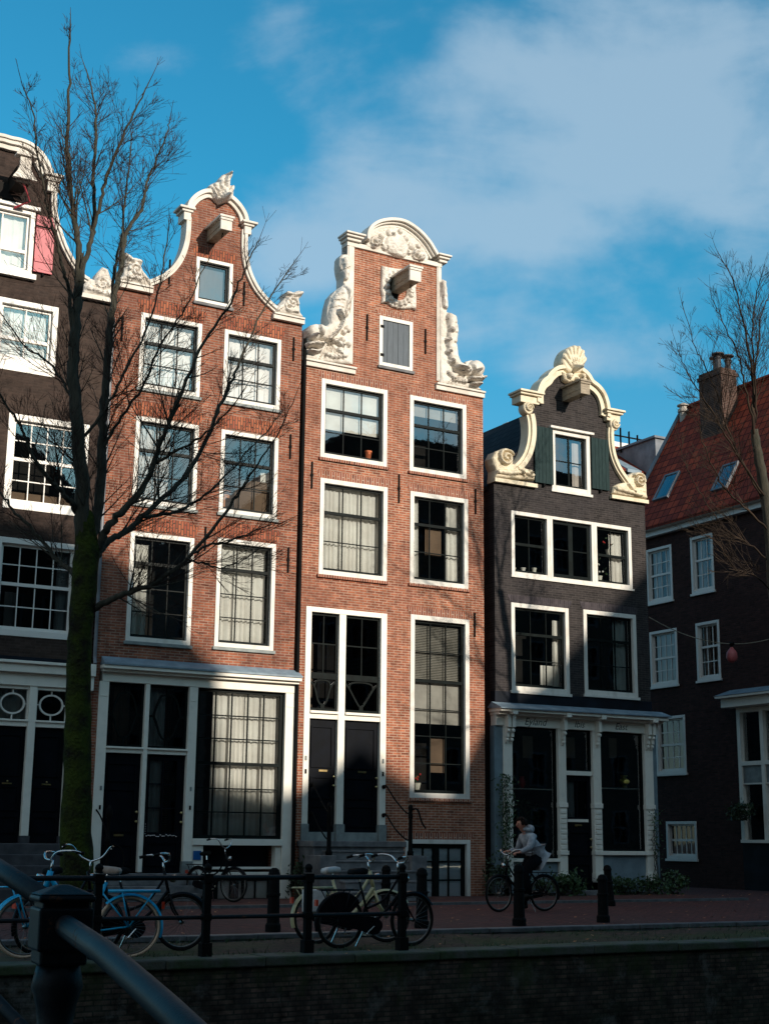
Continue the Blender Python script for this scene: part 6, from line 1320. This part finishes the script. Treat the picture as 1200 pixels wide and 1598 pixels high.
# body: one continuous skin (pelvis, spine, neck, head, arms, hands with fingers, legs)
vs, es, rs = [], [], []
pel = chain(vs, es, rs, None, [((-.30, 0, 1.00), .13)]); vs_root = 0
chest = chain(vs, es, rs, pel, [((-.26, 0, 1.14), .12), ((-.20, 0, 1.28), .13), ((-.14, 0, 1.38), .12)])
neck = chain(vs, es, rs, chest, [((-.09, 0, 1.46), .055), ((-.06, 0, 1.50), .05)])
head = chain(vs, es, rs, neck, [((-.03, 0, 1.54), .07), ((.0, 0, 1.60), .092), ((.0, 0, 1.66), .085), ((-.005, 0, 1.70), .05)])
handpos = {}
for s, hp, el in ((1, (.22, .24, 1.08), (.02, .27, 1.16)), (-1, (.12, -.24, 1.10), (-.14, -.30, 1.12))):
    sh_i = chain(vs, es, rs, chest, [((-.15, .15 * s, 1.38), .06), (((-.15 + el[0]) / 2, (.15 * s + el[1]) / 2, (1.38 + el[2]) / 2), .05), (el, .04), (tuple((Vector(el) * .4 + Vector(hp) * .6)), .034), (hp, .025)])
    h_ = Vector(hp); pm = h_ + Vector((.045, 0, -.005)); k = chain(vs, es, rs, sh_i, [(tuple(pm), (.032, .016))])
    for q, (dy, ln) in enumerate(((-.028, .062), (-.010, .075), (.009, .07), (.026, .055))):
        b0 = pm + Vector((.03, dy, .005)); chain(vs, es, rs, k, [(tuple(b0), .010), (tuple(b0 + Vector((ln * .45, 0, -.008))), .0085), (tuple(b0 + Vector((ln * .62, 0, -.035))), .008), (tuple(b0 + Vector((ln * .30, 0, -.05))), .007)])
    chain(vs, es, rs, k, [(tuple(h_ + Vector((.035, -.03 * s, -.01))), .011), (tuple(h_ + Vector((.06, -.045 * s, -.03))), .009)])
for s, knee, ank, toe in ((1, (.02, .13, .72), (-.06, .15, .32), (.06, .15, .26)), (-1, (-.10, -.17, .55), (-.20, -.20, .12), (-.06, -.21, .05))):
    chain(vs, es, rs, pel, [((-.27, .10 * s, .95), .095), (tuple((Vector((-.27, .10 * s, .95)) + Vector(knee)) / 2), .08), (knee, .058), (tuple((Vector(knee) + Vector(ank)) / 2 + Vector((-.02, 0, 0))), .052), (ank, .036), (toe, .03)])
bodyo = skin('body', vs, es, rs, 'skin', pp, sub=1)
# face: nose, brow, ears, eyes, mouth (children of the body)
b = MB(); b.ball((.095, 0, 1.595), .020, .014, .026, 8, 6); b.build('nose', 'skin', bodyo, smooth=True)
b = MB(); [b.ball((-.005, s * .092, 1.60), .018, .010, .032, 8, 6) for s in (1, -1)]; b.build('ears', 'skin', bodyo, smooth=True)
b = MB(); [b.ball((.082, s * .034, 1.62), .010, .013, .007, 8, 6) for s in (1, -1)]; b.build('eyes', 'hair', bodyo, smooth=True)
b = MB(); b.ball((.078, 0, 1.555), .012, .024, .006, 8, 6); b.build('mouth', 'lantern_pink', bodyo, smooth=True)
b = MB()
rr = random.Random(5)
for i in range(260):
    th_ = rr.uniform(0, 2 * math.pi); ph = rr.uniform(0, math.pi * .62); c = Vector((-.012, 0, 1.635)); dr = Vector((math.sin(ph) * math.cos(th_), math.sin(ph) * math.sin(th_), math.cos(ph)))
    if dr.x > .55 and dr.z < .55: continue
    p = c + Vector((dr.x * .105, dr.y * .10, dr.z * .095)); b.ball(p, .022, .020, .020, 6, 4)
b.build('hair', 'hair', pp, smooth=True)
vs, es, rs = [], [], []
p0 = chain(vs, es, rs, None, [((-.30, 0, 1.02), (.17, .20))]); 
c0 = chain(vs, es, rs, p0, [((-.27, 0, 1.14), (.15, .18)), ((-.20, 0, 1.28), (.15, .185)), ((-.15, 0, 1.38), (.13, .165)), ((-.12, 0, 1.45), (.085, .10)), ((-.10, 0, 1.50), (.08, .085))])
chain(vs, es, rs, p0, [((-.42, 0, .93), (.10, .15)), ((-.50, 0, .87), (.03, .10))])
ci = 3
for s, hp, el in ((1, (.22, .24, 1.08), (.02, .27, 1.16)), (-1, (.12, -.24, 1.10), (-.14, -.30, 1.12))):
    chain(vs, es, rs, ci, [((-.15, .17 * s, 1.38), .085), (((-.15 + el[0]) / 2, (.17 * s + el[1]) / 2, (1.38 + el[2]) / 2), .075), (el, .065), (tuple((Vector(el) * .4 + Vector(hp) * .6)), .055), (tuple(Vector(el) * .08 + Vector(hp) * .92), .045)])
coat = skin('coat', vs, es, rs, 'coat', pp, sub=2)
b = MB(); b.torus((-.125, 0, 1.50), .095, .038, (-.25, 0, 1), 20, 8); b.ball((-.20, 0, 1.52), .085, .11, .085, 12, 8); b.build('hood', 'coat', coat, smooth=True)
b = MB()
for s, knee, ank in ((1, (.02, .13, .72), (-.06, .15, .32)), (-1, (-.10, -.17, .55), (-.20, -.20, .12))):
    hp = Vector((-.28, .09 * s, .97)); k = Vector(knee); an = Vector(ank); b.tube([hp, hp.lerp(k, .5), k, k.lerp(an, .5) + Vector((-.02, 0, 0)), an], [.125, .105, .078, .065, .058], 12)
b.ball((-.30, 0, .97), .16, .17, .12, 14, 8); b.build('trousers', 'trousers', pp, smooth=True)
for s, ank, toe in ((1, (-.07, .15, .31), (.10, .15, .26)), (-1, (-.21, -.20, .11), (-.03, -.21, .045))):
    b = MB(); a0_ = Vector(ank); t0_ = Vector(toe); b.tube([a0_ + Vector((-.04, 0, -.02)), a0_.lerp(t0_, .4), t0_], [.05, .048, .035], 10); b.build('shoe', 'shoe', pp, smooth=True)

# ================================================================== FOREGROUND BRIDGE RAILING
def atd(px, py, dist):
    v = CF + CR * ((px - CX) / FPX) - CU * ((py - CY) / FPX); return CAM + v * dist
q1, q2, q3 = atd(-6, 1352, 5.1), atd(97, 1415, 4.15), atd(262, 1575, 3.0)
dirh = (q3 - q1); dirh.z = 0; dirh.normalize()
qr = thing('bridge_railing', Vector((q2.x, q2.y, 0)), 'dark green iron bridge railing close to the viewer at the lower left', 'railing')
post = Vector((q2.x, q2.y, 0)); sidev = Z.cross(dirh).normalized()
b = MB(); far = q1 + (q1 - q2) * 3.2; 
b.tube([far, q1, q2 + Z * -.01], .032, 16); b.build('hand_rail', 'iron_gloss', qr, smooth=True)
near = q3 + (q3 - q2) * 1.3; mid_ = q2.lerp(q3, .5) + Z * .0
b = MB(); b.tube([q2 + Z * -.045, mid_ + Z * -.01, q3, near], .032, 16); b.build('hand_rail', 'iron_gloss', qr, smooth=True)
fr_ = Frame(post, dirh, sidev); pz = q2.z
b = MB(); b.box(fr_, -.068, .068, pz - .16, pz + .035, -.068, .068); b.box(fr_, -.078, .078, pz - .12, pz + .0, -.078, .078)
b.hexa([fr_.W(-.082, pz + .035, .082), fr_.W(.082, pz + .035, .082), fr_.W(.082, pz + .035, -.082), fr_.W(-.082, pz + .035, -.082), fr_.W(-.02, pz + .062, .02), fr_.W(.02, pz + .062, .02), fr_.W(.02, pz + .062, -.02), fr_.W(-.02, pz + .062, -.02)]); b.box(fr_, -.082, .082, pz + .015, pz + .034, -.082, .082)
b.build('post_head', 'iron_gloss', qr, bevel=.008)
b = MB(); b.lathe(post, [(.09, -.3), (.09, .12), (.065, .15), (.05, .2), (.046, pz - .42), (.062, pz - .40), (.068, pz - .36), (.05, pz - .33), (.058, pz - .27), (.075, pz - .22), (.062, pz - .16)], 16); b.build('post', 'iron_gloss', qr, smooth=True)
for dz in (-.42, -.78):
    b = MB(); b.tube([far + Z * dz, q2 + Z * dz], .02, 8); b.tube([q2 + Z * (dz - .04), near + Z * dz], .02, 8); b.build('lower_rail', 'iron_gloss', qr, smooth=True)
for tt_ in (-2.9, 2.3):
    b = MB(); pb = q2 + (q3 - q2) * (tt_ / 1.2) if tt_ > 0 else q2 + (q1 - q2) * (-tt_); b.tube([Vector((pb.x, pb.y, -.2)), pb], .045, 12); b.build('post', 'iron_gloss', qr, smooth=True)
b = MB(); o_p = Vector((post.x, post.y, 0)); s_ = sidev if sidev.x < 0 else -sidev
b.hexa([o_p + dirh * 8 - s_ * .15 + Z * -.3, o_p + dirh * 8 + s_ * 6 + Z * -.3, o_p - dirh * 16 + s_ * 6 + Z * -.3, o_p - dirh * 16 - s_ * .15 + Z * -.3,
        o_p + dirh * 8 - s_ * .15 + Z * .0, o_p + dirh * 8 + s_ * 6 + Z * .0, o_p - dirh * 16 + s_ * 6 + Z * .0, o_p - dirh * 16 - s_ * .15 + Z * .0]); tag(b.build('bridge_deck', 'stone_dark'), kind='structure')

# ================================================================== TREES
def tree(label, base, trunkpts, limbs, twigmat, barkmat, seed, tw=1.0, maxlen=1.5, group='bare street trees', lvl=3, droop=0.0, density=1.0, limbmat='bark', tmin=.0033):
    rr = random.Random(seed); t = thing('bare_tree', base, label, 'tree', group)
    b = MB(); pts = smooth_path([tuple(p) + (r,) for p, r in trunkpts], 5); P = [Vector(p[:3]) for p in pts]; Rr = [p[3] for p in pts]
    P = [p + Vector((rr.gauss(0, .006), rr.gauss(0, .006), 0)) for p in P]; b.tube(P, Rr, 14); 
    k0 = len(b.v)
    for i in range(len(b.v)): x = b.v[i]; b.v[i] = (x[0] + rr.gauss(0, .008), x[1] + rr.gauss(0, .008), x[2])
    tr = b.build('trunk', barkmat, t, smooth=True)
    L_ = MB(); TW = MB(); cnt = [0]
    def branch(p, d, length, r, level):
        if cnt[0] > 42000: return
        cnt[0] += 1
        n = max(3, int(length / .16)); pts = [p]; cur = p; dd = d.copy()
        for i in range(n):
            dd = (dd + Vector((rr.gauss(0, .05), rr.gauss(0, .05), rr.gauss(0, .035) + .05 - droop)) ).normalized(); cur = cur + dd * (length / n); pts.append(cur)
        rs_ = [max(tmin, r * (1 - i / n * .75)) for i in range(n + 1)]
        (TW if r < .012 else L_).tube(pts, rs_, 3 if r < .012 else 5, caps=False)
        if level > 0:
            m = int(n * (1.15 if level > 1 else .62) * density + rr.random())
            for _ in range(m):
                i = rr.randint(max(1, n // 6), n - 1); base_d = (pts[i + 1 if i < n else i] - pts[i - 1]).normalized()
                side = Vector((rr.gauss(0, 1), rr.gauss(0, 1), rr.gauss(0, .5))); side = (side - base_d * side.dot(base_d)).normalized(); an = rr.uniform(.35, .75)
                nd = (base_d * math.cos(an) + side * math.sin(an)).normalized()
                branch(pts[i], nd, length * rr.uniform(.38, .75) * (1.15 - .6 * i / n), max(.003, rs_[i] * rr.uniform(.35, .6)), level - 1)
    for (pp_, r0_, r1_) in limbs:
        sp_ = smooth_path([tuple(q) for q in pp_], 6); n = len(sp_); V_ = [Vector(q) + Vector((rr.gauss(0, .012), rr.gauss(0, .012), rr.gauss(0, .012))) * (1 if 0 < i < n - 1 else 0) for i, q in enumerate(sp_)]; R_ = [r0_ + (r1_ - r0_) * i / (n - 1) for i in range(n)]
        L_.tube(V_, R_, 8, caps=True)
        ln = sum((V_[i + 1] - V_[i]).length for i in range(n - 1)); nb = int(ln * 5.0 * density)
        for _ in range(nb):
            f = rr.uniform(.16, .98); i = min(n - 2, int(f * (n - 1))); bd_ = (V_[i + 1] - V_[i]).normalized(); side = Vector((rr.gauss(0, 1), rr.gauss(0, 1), rr.gauss(0, .6))); side = (side - bd_ * side.dot(bd_)).normalized(); an = rr.uniform(.35, .75)
            nd = (bd_ * math.cos(an) + side * math.sin(an)).normalized(); branch(V_[i], nd, rr.uniform(.4, 1) * maxlen * (1.2 - .85 * f), max(.006, min(R_[i] * .5, .02) * rr.uniform(.5, 1)) * tw, lvl - 1)
        branch(V_[-1], (V_[-1] - V_[-3]).normalized(), maxlen * .35, r1_, lvl - 2)
    L_.build('limbs', limbmat, t, smooth=True); TW.build('twigs', twigmat, t)
    print('tree', label[:20], cnt[0], len(L_.f), len(TW.f)); return t
TF = 7.0
def tp(px, py, fd): a_, z_ = fd_frame(fd).A(px, py); return fd_frame(fd).W(a_, z_)
tb = onground(118, TF)[1]
trunk = [(tb + Z * -.15, .34), (tb + Z * .15, .285), (tp(119, 1300, TF), .25), (tp(121, 1200, TF), .225), (tp(123, 1100, TF), .205), (tp(125, 1000, TF), .195), (tp(131, 920, TF), .205), (tp(136, 855, TF), .20), (tp(132, 800, TF), .13)]
def lim(pts, r0_, r1_, f0_, f1_):
    n = len(pts); return ([tp(x, y, f0_ + (f1_ - f0_) * i / (n - 1)) for i, (x, y) in enumerate(pts)], r0_, r1_)
limbs = [
 lim([(130, 860), (128, 800), (128, 740), (122, 680), (116, 600), (116, 540), (120, 480), (124, 440)], .135, .075, TF, TF + .3),
 lim([(124, 445), (123, 383), (115, 333), (107, 267), (107, 200), (109, 130), (110, 55)], .060, .014, TF + .3, TF + .6),
 lim([(122, 460), (135, 400), (147, 350), (147, 283), (150, 200), (148, 165), (137, 115)], .052, .012, TF + .3, TF - .5),
 lim([(142, 372), (152, 335), (165, 285), (182, 238), (197, 203), (215, 165), (232, 130)], .038, .010, TF, TF + 1.0),
 lim([(134, 876), (146, 830), (156, 780), (160, 700), (162, 640), (168, 560), (176, 480), (188, 424), (192, 395)], .10, .045, TF, TF - .6),
 lim([(188, 424), (200, 360), (220, 327), (228, 290), (237, 265), (255, 225), (265, 192)], .040, .010, TF - .6, TF - 1.0),
 lim([(176, 480), (180, 420), (192, 360), (196, 310), (203, 250), (206, 210)], .032, .010, TF - .6, TF - 1.8),
 lim([(150, 862), (160, 840), (172, 818), (194, 795), (216, 772), (240, 724), (256, 680), (280, 620), (320, 532), (360, 472), (384, 416), (404, 375)], .075, .008, TF, TF + 1.4),
 lim([(150, 868), (172, 843), (200, 826), (248, 784), (304, 722), (340, 644), (360, 600), (384, 540), (424, 460), (462, 405)], .065, .008, TF, TF - 1.0),
 lim([(225, 806), (260, 802), (296, 788), (344, 752), (400, 692), (440, 644)], .035, .009, TF - .2, TF - 1.6),
 lim([(146, 952), (172, 936), (208, 922), (240, 912), (296, 868), (360, 788), (384, 752), (424, 692), (460, 620)], .06, .007, TF, TF + 1.8),
 lim([(300, 864), (330, 850), (360, 844), (400, 828), (448, 812)], .025, .007, TF + 1.0, TF + 1.5),
 lim([(290, 872), (320, 880), (350, 885), (385, 870), (410, 850)], .02, .006, TF + 1.0, TF + .5),
 lim([(122, 800), (112, 785), (97, 768), (80, 750), (52, 712), (32, 664), (0, 615), (-30, 560)], .055, .008, TF, TF + 1.0),
 lim([(124, 900), (108, 888), (88, 872), (68, 845), (24, 800), (0, 768), (-40, 730)], .05, .010, TF, TF - 1.0),
 lim([(119, 600), (110, 470), (103, 433), (90, 383), (80, 345), (70, 305), (60, 240), (52, 177), (38, 140)], .036, .008, TF + .1, TF + 1.6),
 lim([(122, 690), (150, 660), (180, 610), (205, 560), (235, 500), (250, 440), (262, 370)], .032, .010, TF, TF + .8),
 lim([(160, 700), (190, 650), (225, 600), (250, 540), (290, 480), (318, 420)], .03, .010, TF - .2, TF + .6),
 lim([(120, 640), (95, 590), (70, 560), (40, 540), (10, 500)], .028, .009, TF, TF - 1.2),
 lim([(240, 724), (262, 712), (300, 690), (340, 660), (380, 610)], .03, .008, TF + .5, TF + 2.0),
]
tree('large bare tree with mossy trunk in front of the two left houses', tb, trunk, limbs, 'twig', 'bark_mossy', 12, maxlen=1.5, density=1.2, tmin=.0029)
RFD = 7.5
rb = onground(1222, RFD)[1]
trunk = [(rb + Z * -.1, .22), (rb + Z * .3, .18), (tp(1218, 1150, RFD), .16), (tp(1210, 950, RFD), .14), (tp(1198, 800, RFD), .12), (tp(1184, 720, RFD), .10), (tp(1176, 670, RFD), .08)]
limbs = [
 lim([(1176, 680), (1175, 640), (1175, 596), (1165, 530), (1154, 480), (1143, 436), (1120, 395)], 0.0403, 0.0070, RFD, RFD + .4),
 lim([(1176, 640), (1175, 596), (1184, 530), (1186, 496), (1199, 459), (1210, 430)], 0.0279, 0.0070, RFD, RFD - .5),
 lim([(1178, 660), (1178, 600), (1172, 520), (1180, 460), (1187, 430)], 0.0248, 0.0063, RFD, RFD + 1),
 lim([(1182, 700), (1172, 650), (1160, 602), (1154, 560), (1137, 523), (1120, 487), (1109, 460)], 0.0279, 0.0063, RFD, RFD + .8),
 lim([(1196, 790), (1165, 735), (1135, 671), (1120, 622), (1103, 577), (1086, 543), (1066, 481)], 0.0279, 0.0063, RFD, RFD - .6),
 lim([(1195, 780), (1150, 710), (1116, 652), (1090, 611), (1071, 579), (1056, 540)], 0.0248, 0.0056, RFD, RFD + 1.2),
 lim([(1200, 830), (1160, 790), (1130, 760), (1100, 700), (1085, 640)], 0.0248, 0.0056, RFD, RFD + .6),
 lim([(1204, 880), (1170, 850), (1135, 830), (1105, 790), (1075, 740), (1060, 690)], 0.0217, 0.0056, RFD, RFD - 1.0),
 lim([(1206, 930), (1180, 900), (1150, 890), (1120, 850), (1095, 830)], 0.0186, 0.0049, RFD, RFD + 1.0),
 lim([(1200, 800), (1215, 740), (1225, 680), (1235, 600)], 0.0310, 0.0070, RFD, RFD),
]
tree('slender bare tree at the right edge in front of the tiled roof', rb, trunk, limbs, 'twig_light', 'bark', 5, maxlen=1.5, density=1.0, limbmat='twig_light', tmin=.003)

# ================================================================== PLANTS
def bush(name, label, cat, p, rx, ry, h, n, s, seed, mat='leaf', stems=8, group=None, low=True):
    rr = random.Random(seed); t = thing(name, p, label, cat, group); b = MB(); p = Vector(p)
    cl = [(rr.uniform(-rx, rx) * .8, rr.uniform(-ry, ry) * .8, rr.uniform(.25, .9) * h, rr.uniform(.15, .32)) for _ in range(stems)]
    for i in range(n):
        c = rr.choice(cl); q = p + U * (c[0] + rr.gauss(0, c[3] * rx)) + N * (c[1] + rr.gauss(0, c[3] * ry)) + Z * max(.03, c[2] + rr.gauss(0, c[3] * h * .7)); leafq(b, q, s * rr.uniform(.6, 1.2), rr)
    b.build('foliage', mat, t); m = MB()
    for c in cl: m.tube([p + U * c[0] * .3 + N * c[1] * .3, p + U * c[0] * .8 + N * c[1] * .8 + Z * c[2] * .6, p + U * c[0] + N * c[1] + Z * c[2]], [.012, .009, .005], 4)
    m.build('stems', 'bark', t); return t
bush('shrub', 'low green shrub at the foot of the grey panel right of the shop door', 'shrub', FA.W(24.1, .04, .35), 1.0, .28, .42, 900, .06, 1, stems=14)
bush('shrub', 'dark shrub with long leaves behind the rear wheel of the cyclist', 'shrub', FA.W(21.6, .04, .45), .65, .3, .55, 700, .07, 2, stems=12)
bush('shrub', 'small weedy shrub at the corner of the black house', 'shrub', FA.W(25.4, .02, .35), .35, .3, .55, 350, .06, 3, stems=8)
bush('shrub', 'dark potted greenery beside the basement window of the dolphin-gabled house', 'shrub', FA.W(19.9, .04, .4), .3, .25, .8, 380, .06, 4, 'leaf_dark', stems=8)
bush('shrub', 'small ivy clump at the right foot of the orange house front', 'shrub', FA.W(14.6, .04, .2), .16, .15, .75, 240, .05, 5, 'leaf_dark', stems=6)
bush('shrub', 'leafy plant inside the left shop window behind the person', 'plant', FA.W(21.35, 1.5, -.5), .45, .2, .75, 420, .07, 6, 'leaf', stems=10)
bush('shrub', 'bushy window-box plant by the bay window of the brick house', 'plant', F5.W(c5(-2.6), 2.0, .35), .35, .35, .55, 420, .07, 7, 'leaf_dark', stems=8)
def climber(label, x, z0_, z1_, w, n, seed, d=.1):
    rr = random.Random(seed); t = thing('climbing_plant', FA.W(x, 0, d), label, 'climber'); m = MB(); b = MB()
    for k in range(5):
        pts = [FA.W(x + rr.uniform(-.05, .05), 0.02, d)]; z = .1
        while z < z1_ * rr.uniform(.7, 1): pts.append(FA.W(x + rr.uniform(-w, w) * .6, z, d + rr.uniform(-.02, .05))); z += .22
        m.tube(pts, .009, 5)
    for i in range(n): q = FA.W(x + rr.gauss(0, w * .5), z0_ + (z1_ - z0_) * rr.random() ** .8, d + rr.uniform(-.02, .12)); leafq(b, q, rr.uniform(.03, .055), rr)
    m.build('stems', 'bark', t); b.build('foliage', 'leaf', t)
climber('climbing plant on the left pillar of the shop front, above the bicycle wheel', 20.30, .5, 2.95, .26, 620, 3)
climber('thin twining climber on the right pillar of the shop front', 25.0, .9, 2.2, .2, 90, 4, d=.12)
# grass tufts and fallen leaves on the mossy edge
b = MB(); rr = random.Random(9)
for i in range(5200):
    a_ = rr.uniform(2, 30); f_ = rr.choice((rr.uniform(10.75, 13.1), rr.gauss(13.1, .1), rr.gauss(10.8, .08))); f_ = min(max(f_, 10.7), 13.5); c = math.sin(a_ * 2.3) + math.sin(a_ * 5.1 + 1)
    if rr.random() > .55 + .3 * c: continue
    p = fpos(a_, f_, -.04 if f_ < 13.13 else -.015); h_ = rr.uniform(.02, .08); dx = Vector((rr.gauss(0, .5), rr.gauss(0, .5), 0)) * h_; w_ = U * .006
    k = len(b.v); b.v += [tuple(p - w_), tuple(p + w_), tuple(p + dx + Z * h_)]; b.f.append((k, k + 1, k + 2))
tag(b.build('grass_tufts', 'leaf'), 'short grass and moss growing along the stone edge of the canal', 'grass', kind='stuff')
b = MB()
for i in range(700):
    a_ = rr.uniform(2, 32); f_ = rr.uniform(.2, 13.6); p = fpos(a_, f_, .006 if f_ < 10.4 and f_ > 2.9 else (.058 if f_ <= 2.9 else -.01)); s_ = rr.uniform(.02, .045); an = rr.uniform(0, 6.3); d1 = Vector((math.cos(an), math.sin(an), .15)) * s_; d2 = Vector((-math.sin(an), math.cos(an), .1)) * s_ * .6
    k = len(b.v); b.v += [tuple(p - d1), tuple(p + d2), tuple(p + d1), tuple(p - d2)]; b.f.append((k, k + 1, k + 2, k + 3))
tag(b.build('fallen_leaves', 'wood_warm'), 'scattered dead leaves on the street and quay', 'leaves', kind='stuff')

# ================================================================== LANTERN on a cord over the side street, chalk scribble on the canal wall
pA = FA.W(25.05, 7.25, .1); pB = F5.W(c5(-1.2), 7.32, .05)
tl = thing('hanging_lantern', Vector(pA.lerp(pB, .62)) - Z * 1.0, 'pink lantern hanging from a cord across the side street', 'lantern')
b = MB(); pts = []
for i in range(25):
    t_ = i / 24; p = pA.lerp(pB, t_); p.z -= .42 * 4 * t_ * (1 - t_); pts.append(p)
b.tube(pts, .012, 5); b.build('cord', 'wood_grey', tl)
lp = pts[15]; b = MB(); b.lathe(lp - Z * .55, [(.02, 0), (.12, .05), (.17, .16), (.15, .30), (.06, .42), (.03, .46)], 12); b.build('lamp_body', 'lantern_pink', tl, smooth=True)
b = MB(); b.tube([lp - Z * .1, lp], .01, 5); b.ball(lp, .09, .12, .06, 8, 6); b.build('lamp_holder', 'iron', tl)
b = MB(); o_ = FA.A(310, 1548, QE); rr = random.Random(4); cur = (o_[0] - .05, -.95); pts = []
for i in range(26): pts.append(FA.W(cur[0] + i * .02 + rr.uniform(-.05, .05), cur[1] + rr.uniform(-.10, .12), QE + .004))
b.tube(smooth_path([tuple(p) for p in pts], 2), .005, 4); tag(solo(b.build('scribble', 'plinth_grey'), 'pale illegible graffiti scribble on the dark canal wall', 'graffiti', at=pts[0]))
